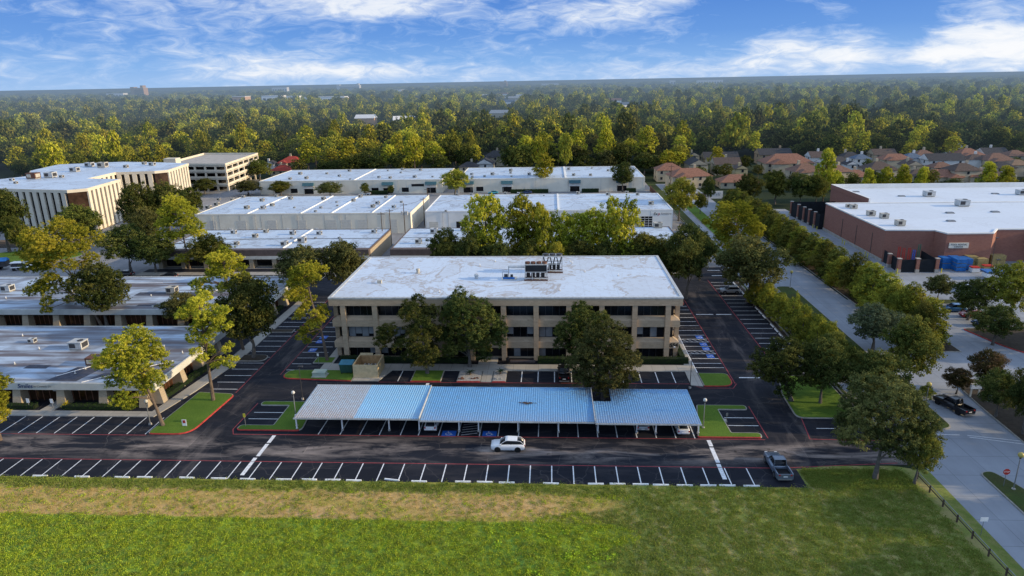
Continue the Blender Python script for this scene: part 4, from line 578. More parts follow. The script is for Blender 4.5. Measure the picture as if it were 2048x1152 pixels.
# ------------------------------------------------------------------ main three storey building
def main_building():
    X0, X1, Y0, Y1, H = -39.5, 22.7, 114.55, 143.6, 11.9
    t = thing('office_building', 'three storey tan brick office building with white roof and number 8554', 'building', ((X0+X1)/2, (Y0+Y1)/2, 0))
    z1a, z1b, z2a, z2b, z3a, z3b = .35, 2.35, 4.15, 6.4, 8.25, 10.45
    b = MB(); 
    def band(z0, z1, o, out=0):   # spandrel ring with a sloped sill
        xs0, xs1, ys0, ys1 = X0+o-out, X1-o+out, Y0+o-out, Y1-o+out
        i = .95
        z2 = z1-.62
        b.prism([(xs0,ys0),(xs1,ys0),(xs1,ys1),(xs0,ys1)], z0, z2, False)
        lo = [(xs0,ys0,z2),(xs1,ys0,z2),(xs1,ys1,z2),(xs0,ys1,z2)]; hi = [(X0+i,Y0+i,z1),(X1-i,Y0+i,z1),(X1-i,Y1-i,z1),(X0+i,Y1-i,z1)]
        b.add(lo+hi, [(0,1,5,4),(1,2,6,5),(2,3,7,6),(3,0,4,7)])
        b.add([(xs0,ys0,z0),(xs1,ys0,z0),(xs1,ys1,z0),(xs0,ys1,z0)], [(3,2,1,0)])
    band(z1b, z2a, 0, 0); band(z2b, z3a, 0, 0)
    b.prism([(X0+.85,Y0+.85),(X1-.85,Y0+.85),(X1-.85,Y1-.85),(X0+.85,Y1-.85)], 0, z1a)
    b.box(X0-.28, Y0-.28, z3b, X1+.28, Y1+.28, H-.16)
    b.build('wall', 'tan_brick', t)
    MB().box(X0+.15, Y0+.15, H-.4, X1-.15, Y1-.15, H-.02).build('roof', 'roof_main', t)
    cp = MB()
    for q in ((X0-.33,Y0-.33,X1+.33,Y0+.2),(X0-.33,Y1-.2,X1+.33,Y1+.33)): cp.box(q[0],q[1],H-.19,q[2],q[3],H+.10)
    for q in ((X0-.33,Y0+.2,X0+.2,Y1-.2),(X1-.2,Y0+.2,X1+.33,Y1-.2)): cp.box(q[0],q[1],H-.19,q[2],q[3],H+.10)
    cp.build('parapet', 'light_metal', t)
    for k in range(11):
        x = X0+2.15+5.79*k
        for y in (Y0-.22, Y1-.6): MB().box(x-.45, y, 0, x+.45, y+.86, z3b+.0).build('column', 'tan_brick', t)
    for k in range(5):
        y = Y0+2.2+6.1*k
        for x in (X0-.2, X1-.6): MB().box(x, y-.45, 0, x+.8, y+.45, z3b).build('column', 'tan_brick', t)
    # windows: one glass strip per bay and storey, with mullions and a few pale blinds
    def win(x0, x1, z0, z1, y, face, seed):
        rr = random.Random(seed); g = MB(); d = 1.0
        horiz = face in 'SN'
        def bx(m, a0, a1, c0, c1, off, th):
            if face == 'S': m.box(a0, Y0+d-off-th, c0, a1, Y0+d-off, c1)
            elif face == 'N': m.box(a0, Y1-d+off, c0, a1, Y1-d+off+th, c1)
            elif face == 'W': m.box(X0+d-off-th, a0, c0, X0+d-off, a1, c1)
            else: m.box(X1-d+off, a0, c0, X1-d+off+th, a1, c1)
        bx(g, x0, x1, z0, z1, 0, .06); o = g.build('window', 'glass', t)
        fr = MB(); n = 4 if x1-x0 > 3 else 2
        for i in range(1, n): xx = x0+(x1-x0)*i/n; bx(fr, xx-.035, xx+.035, z0, z1, .062, .05)
        bx(fr, x0, x1, z0, z0+.07, .062, .05)
        fr.build('frame', 'dark_metal', o)
        for i in range(n):
            if z0 < 8 and face == 'S' and rr.random() < (.5 if z0 > 3 else .12): bl = MB(); a = x0+(x1-x0)*i/n; bx(bl, a+.05, a+(x1-x0)/n-.05, z0+.08+rr.choice((0,0,.5)), z1, .064, .01); bl.build('blind', 'blind', o)
    for zi, (z0, z1) in enumerate(((z1a,z1b),(z2a,z2b),(z3a,z3b))):
        for k in range(12):
            a = X0+1.4 if k == 0 else X0+2.15+5.79*(k-1)+.45; c = X1-1.4 if k == 11 else X0+2.15+5.79*k-.45
            if c-a < .3: a, c = (a, a+.6)
            if zi == 0 and k == 5: continue
            win(a, c, z0, z1, Y0, 'S', k*7+zi)
        for k in range(6):
            a = Y0+1.4 if k == 0 else Y0+2.2+6.1*(k-1)+.45; c = Y1-1.4 if k == 5 else Y0+2.2+6.1*k-.45
            win(a, c, z0, z1, 0, 'W', k*5+zi); win(a, c, z0, z1, 0, 'E', k*11+zi)
    # dark core behind the glass
    MB().box(X0+1.07, Y0+1.07, .3, X1-1.07, Y1-1.07, z3b).build('interior', 'black', t)
    e = MB().box(X0+2.15+5.79*4+.5, Y0+1.15, .1, X0+2.15+5.79*5-.5, Y0+1.22, z1b).build('door', 'glass', t)
    MB().box(X0+2.15+5.79*4+2.3, Y0+1.08, .1, X0+2.15+5.79*4+2.4, Y0+1.15, z1b).build('frame', 'dark_metal', e)
    text_mesh('house_number', '8554', .95, 'black', t, (X1-1.1, Y0-.04, 2.95), (R(90),0,0), 0, .03, bold=.03)
    return t
main_building()
def box_cam_light(x, y, z, label):
    t = thing('floodlight', label, 'floodlight', (x,y,z)); MB().box(x-.15,y-.2,z-.1,x+.15,y,z+.12).build('housing', 'white_paint', t); MB().box(x-.12,y-.215,z-.07,x+.12,y-.203,z+.09).build('lens', 'lamp_clear', t)
box_cam_light(21.9, 114.3, 2.75, 'small white floodlight under the number 8554')
# rooftop chillers
def chiller(x, y, z, w, d, h, fans, vshape, label):
    t = thing('rooftop_chiller', label, 'chiller', (x,y,z))
    fr = MB()
    for i in range(2):
        for j in range(2): fr.box(x+(i*w-(.12 if i else 0)), y+(j*d-(.12 if j else 0)), z, x+(i*w+(0 if i else .12)), y+(j*d+(0 if j else .12)), z+h)
    for zz in (z+.25, z+h*.48, z+h-.14): fr.box(x+.12, y-.01, zz, x+w-.12, y+.1, zz+.12); fr.box(x+.12, y+d-.1, zz, x+w-.12, y+d+.01, zz+.12)
    for i in range(1, 3): fr.box(x+w*i/3-.05, y+.0, z, x+w*i/3+.05, y+.09, z+h*.48)
    fr.build('frame', 'light_metal', t)
    if vshape:
        for i in range(3):
            v = MB(); a = x+w*i/3+.1; c = x+w*(i+1)/3-.1; mid = (a+c)/2
            for s, e in ((a, mid-.08), (c, mid+.08)): v.hexa([(e-.04,y+.15,z+h*.35),(e+.04,y+.15,z+h*.35),(e+.04,y+d-.15,z+h*.35),(e-.04,y+d-.15,z+h*.35)], [(s-.04,y+.15,z+h-.2),(s+.04,y+.15,z+h-.2),(s+.04,y+d-.15,z+h-.2),(s-.04,y+d-.15,z+h-.2)])
            v.build('coil_panel', 'dark_metal', t)
    else:
        MB().box(x+.13, y+.02, z+h*.5+.05, x+w-.13, y+.08, z+h-.16).build('coil_panel', 'screen', t)
        MB().box(x+.2, y+d-.1, z+h*.5, x+w-.2, y+d-.04, z+h-.16).build('coil_panel', 'screen', t)
    c = MB()
    for i in range(4): c.box(x+.3+i*(w-.6)/4, y+.4, z+.3, x+.3+(i+.75)*(w-.6)/4, y+d-.5, z+h*.4)
    c.tube([(x+.2,y+.3,z+.9),(x+w*.4,y+.3,z+.4)], .05); c.build('compressor', 'black', t)
    MB().box(x+.05, y+.05, z+h-.13, x+w-.05, y+d-.05, z+h-.02).build('top_deck', 'light_metal', t)
    for i in range(fans):
        fx = x+w*(i+.5)/fans; f = MB(); r = min(w/fans*.45, .62)
        f.tube([(fx,y+d*.35,z+h-.02),(fx,y+d*.35,z+h+.34)], [r*.92, r], 16, False); f.tube([(fx,y+d*.35,z+h+.30),(fx,y+d*.35,z+h+.32)], r*.88, 16)
        f.build('fan', 'rust' if not vshape else 'dark_metal', t)
    MB().box(x-.1, y+.1, z-.28, x+w+.1, y+.35, z).box(x-.1, y+d-.35, z-.28, x+w+.1, y+d-.1, z).build('base_rail', 'rust', t)
chiller(-4.95, 124.9, 12.15, 4.3, 2.3, 3.0, 4, False, 'front rooftop chiller with four round brown fans on the white roof')
chiller(-1.6, 130.4, 12.15, 3.9, 2.4, 3.2, 3, True, 'rear rooftop chiller with open V shaped coils behind the four fan one')
t = thing('pipe_rack', 'insulated pipes and pump skid left of the chillers', 'pipes', (-7.5,126,11.9))
p = MB()
for dz, dy in ((2.6,0),(2.2,.4)):
    p.tube([(-8.1,126.2+dy,11.9),(-8.1,126.2+dy,11.9+dz),(-5.0,126.2+dy,11.9+dz)], .11, 8)
p.tube([(-9.3,126.9,11.9),(-9.3,126.9,13.2),(-8.2,126.9,13.2)], .07, 6); p.build('pipe', 'light_metal', t)
MB().box(-9.4,125.6,11.9,-6.6,127.4,12.1).build('pad', 'cream_panel', t); MB().box(-9.0,126.5,12.1,-8.3,127.2,12.7).box(-7.8,126.8,12.1,-7.3,127.2,12.6).build('pump', 'dark_metal', t)
MB().box(-9.2,125.5,12.1,-6.9,125.58,12.5).build('valve_box', 'tarp_blue', t)
def roof_vent(x, y, z, r, h, label, mat='light_metal'):
    t = thing('roof_vent', label, 'roof vent', (x,y,z)); MB().cyl(x, y, z, z+h*.7, r, 12).build('vent_pipe', mat, t); MB().cyl(x, y, z+h*.7, z+h, r*1.35, 12, r*.9).build('cap', mat, t)
roof_vent(-14.4, 126.7, 11.88, .36, .95, 'round metal vent in the middle of the main roof left of the pipes')
roof_vent(-26.6, 130.8, 11.88, .33, .95, 'round rusty vent near the back of the main roof', 'tan_metal')
MB_ = MB().box(-33.1,123.4,11.88,-32.3,124.1,12.5)
o = MB_.build('roof_hatch_box', 'tan_metal'); tag(o, 'small cream box vent on the left part of the main roof', 'roof vent')
# ------------------------------------------------------------------ low offices on the left
def low_office(name, label, X0, X1, Y0, Y1, H, east_cols, front_cols, patches):
    t = thing(name, label, 'building', ((X0+X1)/2, (Y0+Y1)/2, 0))
    MB().box(X0, Y0, H-1.15, X1, Y0+.25, H).box(X1-.25, Y0+.25, H-1.15, X1, Y1, H).box(X0, Y1-.25, H-1.15, X1-.25, Y1, H).build('fascia', 'fascia', t)
    MB().box(X0, Y0+.25, H-.5, X1-.25, Y1-.25, H-.06).build('roof', 'roof_old', t)
    MB().box(X0, Y0+.12, H-.02, X1-.12, Y0+.26, H+.05).box(X1-.26, Y0+.26, H-.02, X1-.12, Y1-.1, H+.05).build('roof_edge', 'light_metal', t)
    if patches:
        q = MB()
        for P in patches: q.flat(P, H-.052)
        q.build('roof_patch', 'roof_patch', t)
    MB().box(X0, Y0+.3, H-1.2, X1-.3, Y1-.3, H-1.1).build('soffit', 'brown_fascia', t)
    MB().box(X0, Y0+2.0, 0, X1-2.0, Y1-1, H-1.2).build('wall', 'black', t)
    cx = front_cols
    for x in cx:
        MB().hexa([(x-.75,Y0-.1,0),(x+.75,Y0-.1,0),(x+.75,Y0+1.9,0),(x-.75,Y0+1.9,0)], [(x-.62,Y0+.5,H-1.15),(x+.62,Y0+.5,H-1.15),(x+.62,Y0+1.9,H-1.15),(x-.62,Y0+1.9,H-1.15)]).build('column', 'tan_stone', t)
    for y in east_cols:
        MB().hexa([(X1-1.9,y-.75,0),(X1+.1,y-.75,0),(X1+.1,y+.75,0),(X1-1.9,y+.75,0)], [(X1-1.9,y-.62,H-1.15),(X1-.5,y-.62,H-1.15),(X1-.5,y+.62,H-1.15),(X1-1.9,y+.62,H-1.15)]).build('column', 'tan_stone', t)
    def bay(a, c, east):
        w = MB(); f = MB(); n = 5
        for i in range(n):
            p0 = a+(c-a)*i/n+.07; p1 = a+(c-a)*(i+1)/n-.07
            if east: w.box(X1-1.99, p0, .35, X1-1.95, p1, H-1.25)
            else: w.box(p0, Y0+1.95, .35, p1, Y0+1.99, H-1.25)
        o = w.build('window', 'bronze_glass', t)
        for i in range(n+1):
            p = a+(c-a)*i/n
            if east: f.box(X1-1.99, p-.07, .2, X1-1.93, p+.07, H-1.2)
            else: f.box(p-.07, Y0+1.93, .2, p+.07, Y0+1.99, H-1.2)
        f.build('frame', 'cedar', o)
    cs = sorted(cx)
    for a, c in zip([X0]+cs, cs+[X1-2]):
        if c-a > 2: bay(a+.8 if a != X0 else a, c-.8, False)
    ys = sorted(east_cols)
    for a, c in zip([Y0+2]+ys, ys+[Y1-1]):
        if c-a > 2: bay(a+.8, c-.8, True)
    return t
M['sign_navy'] = plain('sign_navy', (.02,.05,.18), .6)
H1 = 4.1
nl = low_office('dental_office', 'near low office with white fascia, sloped stone piers and a cursive dental sign', -130, -62.0, 94.7, 121.0, H1,
    [96.8,103.3,110.0,116.6], [-127,-120,-113,-106,-99,-92.5,-85.3,-78.0,-71.0,-64.4],
    [[(-80.6,95.6),(-75.4,95.6),(-74.3,101.2),(-79.0,101.2)], [(-73.8,96.6),(-69,96.6),(-68.3,99),(-72.8,99)], [(-88,100.5),(-84,100.5),(-84,102),(-88,102)]])
text_mesh('sign_word', 'Smiles', 1.0, 'sign_navy', nl, (-83.3, 94.66, H1-.52), (R(90),0,0), .3, .02, bold=.004)
text_mesh('sign_word', 'by Cannada Dr.', .48, 'grey_metal', nl, (-80.4, 94.66, H1-.55), (R(90),0,0), .25, .02)
MB().box(-80.6,96.58,2.15,-79.2,96.62,2.3).box(-80.4,96.58,1.85,-79.3,96.62,1.98).box(-80.3,96.58,2.4,-79.9,96.62,2.62).box(-79.8,96.58,2.4,-79.4,96.62,2.58).build('window_decal', 'light_metal', nl)
low_office('low_office', 'second low office behind the near one with weathered flat roof and stone piers', -150, -60.5, 130.6, 156.0, 4.2,
    [132.8,139.5,146.2,153.0], [-146,-139,-132,-125,-118,-111.4,-104.6,-97.8,-91,-84.2,-77.4,-70.6,-63.8],
    [[(-88,133),(-70,133),(-70,134.2),(-88,134.2)], [(-93,140.5),(-76,140.5),(-76,143),(-93,143)]])
t = thing('roof_skylight_well', 'dark open well in the roof of the second low office', 'skylight', (-81,133.2,4.2))
MB().box(-84,132.2,4.15,-78,132.4,4.5).box(-84,134.0,4.15,-78,134.2,4.5).build('rim', 'fascia', t); MB().box(-84,132.4,4.15,-78,134,4.2).build('well', 'black', t)
# ------------------------------------------------------------------ warehouses
def warehouse(name, label, X0, X1, Y0, Y1, H, wall, roof, strips, band=None, zt=0):
    t = thing(name, label, 'building', ((X0+X1)/2, (Y0+Y1)/2, 0))
    MB().box(X0, Y0, 0, X1, Y1, H-.45).build('wall', wall, t)
    pw = .3
    MB().box(X0-.04, Y0-.04, H-.45, X1+.04, Y0+pw, H).box(X0-.04, Y1-pw, H-.45, X1+.04, Y1+.04, H).box(X0-.04, Y0+pw, H-.45, X0+pw, Y1-pw, H).box(X1-pw, Y0+pw, H-.45, X1+.04, Y1-pw, H).build('parapet', band or wall, t)
    MB().box(X0+pw, Y0+pw, H-.449, X1-pw, Y1-pw, H-.12).build('roof', roof, t)
    tr = MB(); xs = X0+6
    while xs < X1-4: tr.box(xs-.12, Y0-.16, H-.62, xs+.12, Y0-.045, H-.42).box(xs-.05, Y0-.12, .2, xs+.05, Y0-.045, H-.62) if H > 6 else None; xs += 14.7
    if tr.v: tr.build('downpipe', 'light_metal', t)
    for s in strips:
        x, w = s; MB().box(x, Y0+pw, H-.118, x+w, Y1-pw, H+.18).build('party_wall', 'white_wall', t)
    return t
def seams(t, xs, Y, H, mat='grey_metal'):
    b = MB()
    for x in xs: b.box(x-.04, Y-.03, .1, x+.04, Y-.006, H-.5)
    b.build('panel_joint', mat, t)
def roller(t, x, Y, w=3.2, h=4.7, mat='garage_door'):
    d = MB().box(x-w/2, Y-.05, 0, x+w/2, Y-.008, h).build('garage_door', mat, t)
    f = MB()
    for i in range(1, 5): f.box(x-w/2, Y-.075, h*i/5-.03, x+w/2, Y-.052, h*i/5+.03)
    f.build('rib', 'grey_metal' if mat != 'garage_door' else 'cream_panel', d)
C = warehouse('warehouse', 'long cream warehouse with a row of roller doors behind the low brown fascia one', -120.8, -46.8, 223.3, 260, 7.0, 'cream_panel', 'roof_white', [(-103,.4),(-84.5,.35),(-74,.5),(-60,.3)])
seams(C, [-120+7.3*k for k in range(11)], 223.3, 7)
for x in (-115.5,-105,-94.5,-84.2,-74,-68.8,-63.3,-53): roller(C, x, 223.3)
for x in (-109,-99,-89,-79,-58): MB().box(x-.5,223.25,0,x+.5,223.29,2.1).build('door', 'white_wall', C)
Fw = warehouse('warehouse', 'white warehouse with a glazed roller door and furniture sign behind the tree row', -42.3, 40.3, 225.4, 259.3, 7.0, 'white_wall', 'roof_white', [(2.3,.6)])
seams(Fw, [-42+7.5*k for k in range(12)], 225.4, 7)
for x in (-39.5,): roller(Fw, x, 225.4, 3.0, 3.4)
d = MB().box(-31.8,225.3,0,-28.6,225.39,3.4).build('open_doorway', 'black', Fw)
for x, w, h in ((31.8,3.9,4.8),(12.6,3.2,3.6),(-15.5,3,3.4)):
    g = MB().box(x-w/2,225.33,.1,x+w/2,225.39,h).build('glazed_door', 'glass', Fw); f = MB()
    for i in range(7): f.box(x-w/2,225.28,.1+(h-.2)*i/6,x+w/2,225.325,.2+(h-.2)*i/6)
    for i in range(4): f.box(x-w/2+(w-.1)*i/3,225.26,.1,x-w/2+.1+(w-.1)*i/3,225.279,h)
    f.build('frame', 'white_wall', g)
text_mesh('sign_word', 'Ex', 1.3, 'black', Fw, (34.6,225.34,5.5), (R(90),0,0), .2, .02)
text_mesh('sign_word', 'p', 1.3, 'red_paint', Fw, (35.7,225.34,5.5), (R(90),0,0), .2, .02)
text_mesh('sign_word', 'furniture', .95, 'grey_metal', Fw, (38.1,225.34,5.55), (R(90),0,0), .2, .02)
Bw = warehouse('warehouse', 'low warehouse with brown fascia and stone piers left of the alley', -109.5, -49.6, 180.5, 206, 5.2, 'tan_stone', 'roof_white', [(-74.5,.4)], 'brown_fascia')
MB().box(-109.5,192.6,5.08,-49.9,192.9,5.25).build('ridge_cap', 'grey_metal', Bw)
Ew = warehouse('warehouse', 'low warehouse with brown fascia right of the alley behind the tree row', -43.7, 36.0, 180.5, 206.6, 5.2, 'tan_stone', 'roof_white', [(-3.5,.4)], 'brown_fascia')
MB().box(-43.4,193.2,5.08,35.7,193.4,5.22).build('ridge_cap', 'grey_metal', Ew)
for t, x0, x1 in ((Bw,-109.5,-49.6),(Ew,-43.7,36.0)):
    MB().box(x0, 178.6, 3.0, x1, 180.49, 5.22).build('fascia', 'brown_fascia', t)
    MB().box(x0, 178.5, 2.6, x1, 178.59, 3.5).build('soffit_band', 'fascia', t)
    n = int((x1-x0)/6.6)
    for i in range(n+1):
        x = x0+.7+(x1-x0-1.4)*i/n; MB().box(x-.6, 178.7, 0, x+.6, 180.4, 3.0).build('column', 'tan_stone', t)
        if i < n: MB().box(x+.9, 180.4, .3, x+(x1-x0-1.4)/n-.9, 180.46, 2.9).build('window', 'glass', t)
Dw = warehouse('warehouse', 'far left cream warehouse with small blue awnings', -134.5, -49.3, 309.4, 350.5, 6.2, 'cream_panel', 'roof_white', [(-90.5,.7)])
Gw = warehouse('warehouse', 'far right cream warehouse with blue awnings and clipped hedges', -42.2, 42.2, 309.4, 351, 6.2, 'cream_panel', 'roof_white', [(6.3,.9)])
def awning(t, x, sign, doorm='glass'):
    a = MB().hexa([(x-2.6,307.9,3.9),(x+2.6,307.9,3.9),(x+2.6,309.39,3.9),(x-2.6,309.39,3.9)], [(x-2.6,308.9,5.2),(x+2.6,308.9,5.2),(x+2.6,309.39,5.2),(x-2.6,309.39,5.2)]).build('awning', 'teal_awning', t)
    MB().box(x-2.5,309.2,2.5,x+2.5,309.38,3.8).build('sign_panel', sign, t); MB().box(x-2.1,309.3,.1,x+2.1,309.38,2.45).build('door', doorm, t)
for x, s in ((-111.5,'white_wall'),(-74.5,'cream_panel'),(-54.5,'white_wall')): awning(Dw, x, s)
for x, s in ((-37.5,'cream_panel'),(-19.8,'white_wall'),(10.9,'yellow'),(32,'cream_panel')): awning(Gw, x, s if s != 'yellow' else 'white_wall')
for t, xs in ((Dw,(-126,-118.5,-101,-80.5,-66.5)),(Gw,(-32.2,))):
    for x in xs: MB().box(x-1.6,309.33,.6,x+1.6,309.39,2.6).build('window', 'glass', t)
MB().box(-63.5,309.28,3.1,-57.8,309.38,4.2).build('sign_panel', 'black', Dw)
seams(Dw, [-134+7.6*k for k in range(12)], 309.4, 6.2, 'cream_panel'); seams(Gw, [-42+7.6*k for k in range(12)], 309.4, 6.2, 'cream_panel')
for i, (x0, x1) in enumerate(((-18,-1.5),(0,6.3),(13.5,21.5),(33.5,37),(-84,-78))):
    pass
# ------------------------------------------------------------------ striped office block
M['corner_bronze'] = glass('corner_bronze', (.045,.026,.017), .3)
def striped():
    H = 15.6
    t = thing('striped_office_block', 'cream and bronze striped five storey office block with flat white roof and chamfered corners', 'building', (-185,255,0))
    P = [(-262,243.5),(-191.9,229.4),(-165,224.2),(-160.2,228),(-163,251.5),(-177.7,254.5),(-178.5,273),(-163.2,275),(-159.4,278.8),(-163.2,303),(-176.8,307.6),(-200,313),(-226,305),(-222,282),(-209,264),(-214,255),(-262,262)]
    MB().prism(inset(P, .8), 0, H-.5).build('core', 'glass', t)
    MB().prism(P, H-1.1, H-.12).build('roof_band', 'cream', t); MB().prism(inset(P, .45), H-.118, H-.05).build('roof', 'roof_white', t)
    MB().prism(inset(P, .5), 0, 1.2).build('plinth', 'tan_stone', t)
    n = len(P)
    for i in range(n):
        a = Vector(P[i]); c = Vector(P[(i+1)%n]); Ln = (c-a).length; d = (c-a).normalized(); nn = Vector((-d.y, d.x))
        if i in (2, 7):   # chamfer: bronze glass
            q0 = a+nn*.35; q1 = c+nn*.35; MB().prism([(q0.x,q0.y),(q1.x,q1.y),(q1.x+nn.x*.2,q1.y+nn.y*.2),(q0.x+nn.x*.2,q0.y+nn.y*.2)], 1.2, H-1.1).build('corner_glazing', 'corner_bronze', t); continue
        if i >= 9 or Ln < 3: continue
        k = max(2, int(Ln/2.9)); b = MB(); g = MB()
        for j in range(k):
            s = Ln*(j+.0)/k+.1; e = s+Ln/k*.57; p0 = a+d*s; p1 = a+d*e
            b.prism([(p0.x,p0.y),(p1.x,p1.y),(p1.x+nn.x*.7,p1.y+nn.y*.7),(p0.x+nn.x*.7,p0.y+nn.y*.7)], .3, H-1.1)
        g.prism([(a.x+nn.x*.55,a.y+nn.y*.55),(c.x+nn.x*.55,c.y+nn.y*.55),(c.x+nn.x*.6,c.y+nn.y*.6),(a.x+nn.x*.6,a.y+nn.y*.6)], 1.2, H-1.1)
        b.build('pier_row', 'cream', t); g.build('window_strip', 'bronze_glass' if d.y > .5 else 'glass', t)
striped()
# ------------------------------------------------------------------ parking garage
def garage():
    t = thing('parking_garage', 'open cream parking garage with three decks behind the striped office block', 'building', (-180,348,0))
    P = [(-187,323),(-154.5,320),(-160,371),(-192,374)]
    for z in (3.0, 6.2, 9.4, 12.4):
        MB().prism(P, z-.35, z).build('deck', 'concrete', t); b = MB()
        for i in range(4):
            a = Vector(P[i]); c = Vector(P[(i+1)%4]); d = (c-a).normalized(); nn = Vector((-d.y,d.x))*.3
            b.prism([(a.x,a.y),(c.x,c.y),(c.x+nn.x,c.y+nn.y),(a.x+nn.x,a.y+nn.y)], z-.6, z+.95)
        b.build('rail_band', 'cream', t)
    for i in range(4):
        a = Vector(P[i]); c = Vector(P[(i+1)%4]); k = 6
        for j in range(k): q = a.lerp(c, (j+.02)/k); q = q.lerp(Vector((-173,347)), .02); MB().box(q.x-.4,q.y-.4,0,q.x+.4,q.y+.4,12).build('column', 'cream', t)
    MB().prism(inset(P, 5), 0, 12).build('core', 'black', t)
    MB().box(-186.5,323.5,12.4,-180.5,328,15.6).build('stair_tower', 'cream', t)
    b = MB()
    for k in range(4): b.box(-185+2.9*k,321.6,9.6,-183.4+2.9*k,322.2,12.8)
    b.build('screen_panel', 'blind', t)
garage()
# ------------------------------------------------------------------ brick store on the right
def store():
    H = 8.9
    t = thing('brick_store', 'large red brick store with white flat roof and parapet', 'building', (140,215,0))
    P = [(88.9,183.0),(101.1,182.3),(102.2,178.3),(113.8,178.5),(117.5,183.2),(240,183.2),(240,224.2),(88.9,224.2)]
    n = len(P); I = inset(P, .35)
    MB().prism(P, 0, H-.35).build('wall', 'red_brick', t)
    c = MB(); O = inset(P, -.12)
    vs = [(x,y,H-.34) for x,y in O]+[(x,y,H) for x,y in O]+[(x,y,H) for x,y in I]+[(x,y,H-.34) for x,y in I]
    c.add(vs, [(a*n+i, a*n+(i+1)%n, (a+1)%4*n+(i+1)%n, (a+1)%4*n+i) for a in range(4) for i in range(n)]); c.build('coping', 'white_wall', t)
    MB().prism(inset(P, .4), H-.34, H-.3).build('roof', 'roof_store', t)
    Q = [(102.5,224.5),(240,224.5),(240,255.5),(102.5,255.5)]
    MB().prism([(x,y) for x,y in Q], 0, H-.3).build('wall', 'red_brick', t); MB().prism(inset(Q, .3), H-.298, H-.25).build('roof', 'roof_store', t)
    MB().box(102.4,224.5,H-.3,102.9,255.6,10.2).box(102.9,255.1,H-.3,240,255.6,10.2).build('back_parapet', 'white_wall', t)
    MB().box(102.3,224.6,H-.29,102.39,255.6,10.1).build('parapet_brick', 'red_brick', t)
    MB().box(88.7,182.8,0,88.89,224.2,.8).build('plinth', 'concrete', t)
    for y in (190,200,210): MB().box(88.78,y-.08,.8,88.88,y+.08,6.5).build('downpipe', 'brown_fascia', t)
    MB().box(125,177,4.6,150,183.1,6.6).build('loading_canopy', 'white_wall', t); MB().box(125.2,176.95,6.61,150,183.1,8.0).build('canopy_screen', 'sign_green', t)
    s = MB().box(103.0,178.1,4.9,107.9,178.49,6.3).build('tool_rental_sign', 'cream_panel', t)
    text_mesh('lettering', 'TOOL RENTAL', .62, 'black', s, (105.4,178.08,5.85), (R(90),0,0), 0, .01)
    text_mesh('lettering', 'CENTER', .62, 'black', s, (105.4,178.08,5.25), (R(90),0,0), 0, .01)
store()
# skylights on the store
for i, (px, py) in enumerate(((107.8,247.0),(118.6,236.8),(132.0,225.5),(131.5,207.5),(118.0,206.5),(111.8,194.5),(151,240),(150,217),(140,195))):
    o = MB().hexa([(px-1.2,py-.7,8.58),(px+1.2,py-.7,8.58),(px+1.2,py+.7,8.58),(px-1.2,py+.7,8.58)], [(px-.9,py-.5,9.0),(px+.9,py-.5,9.0),(px+.9,py+.5,9.0),(px-.9,py+.5,9.0)]).build('skylight', 'blind')
    tag(o, 'low bluish skylight on the brick store roof, '+nth(i)+' counted from the back left corner', 'skylight', 'skylights on the store roof')
# fenced yards
def cage(name, pts, h, posts, label, mat='screen'):
    t = thing(name, label, 'fence', (pts[0][0],pts[0][1],0))
    for a, c in zip(pts, pts[1:]):
        d = Vector((c[0]-a[0],c[1]-a[1])).normalized(); nn = Vector((-d.y,d.x))*.03
        MB().prism([(a[0]-nn.x,a[1]-nn.y),(c[0]-nn.x,c[1]-nn.y),(c[0]+nn.x,c[1]+nn.y),(a[0]+nn.x,a[1]+nn.y)], .1, h-.2).build('mesh_screen', mat, t)
    for x, y in posts:
        p = MB().box(x-.4,y-.4,0.0,x+.4,y+.4,h).build('brick_post', 'red_brick', t); MB().box(x-.46,y-.46,0,x+.46,y+.46,.9).build('base', 'concrete', p); MB().box(x-.5,y-.5,h,x+.5,y+.5,h+.15).build('cap', 'concrete', p)
cage('screened_yard_fence', [(89.2,182.7),(88.2,172.4),(92.7,172.4),(97.5,172.4),(97.8,177),(98.4,182.0)], 3.6, [(88.2,177.5),(88.2,172.4),(92.7,172.4),(97.5,172.4)], 'black screened enclosure with brick posts against the store front')
cage('screened_yard_fence', [(88.9,224.6),(87.6,224.6),(86.4,248.5),(102,249)], 5.2, [(87.4,228),(87.2,232.5),(87.0,237),(86.8,242),(86.5,248.3)], 'tall black screened yard fence behind the brick store')
# stock inside the near enclosure
for i, (x, h, m, l) in enumerate(((90.6,5.4,'red_paint','red lift mast standing leftmost in the screened enclosure'),(91.8,5.0,'red_paint','red lift mast standing second in the screened enclosure'),(93.2,5.1,'red_paint','red lift mast right of the middle in the screened enclosure'),(94.4,4.5,'sign_blue','blue boom frame in the screened enclosure'),(95.6,6.0,'sign_green','tall green ladder standing in the screened enclosure'))):
    t = thing('lift_mast' if i < 4 else 'ladder', l, 'lift mast' if i < 4 else 'ladder', (x,178,0)); MB().box(x-.3,177.9,0,x-.18,178.1,h).box(x+.18,177.9,0,x+.3,178.1,h).build('rail', m, t)
    r = MB()
    for k in range(int(h/.5)): r.box(x-.18,177.95,.4+k*.5,x+.18,178.05,.46+k*.5)
    r.build('rung', m, t)
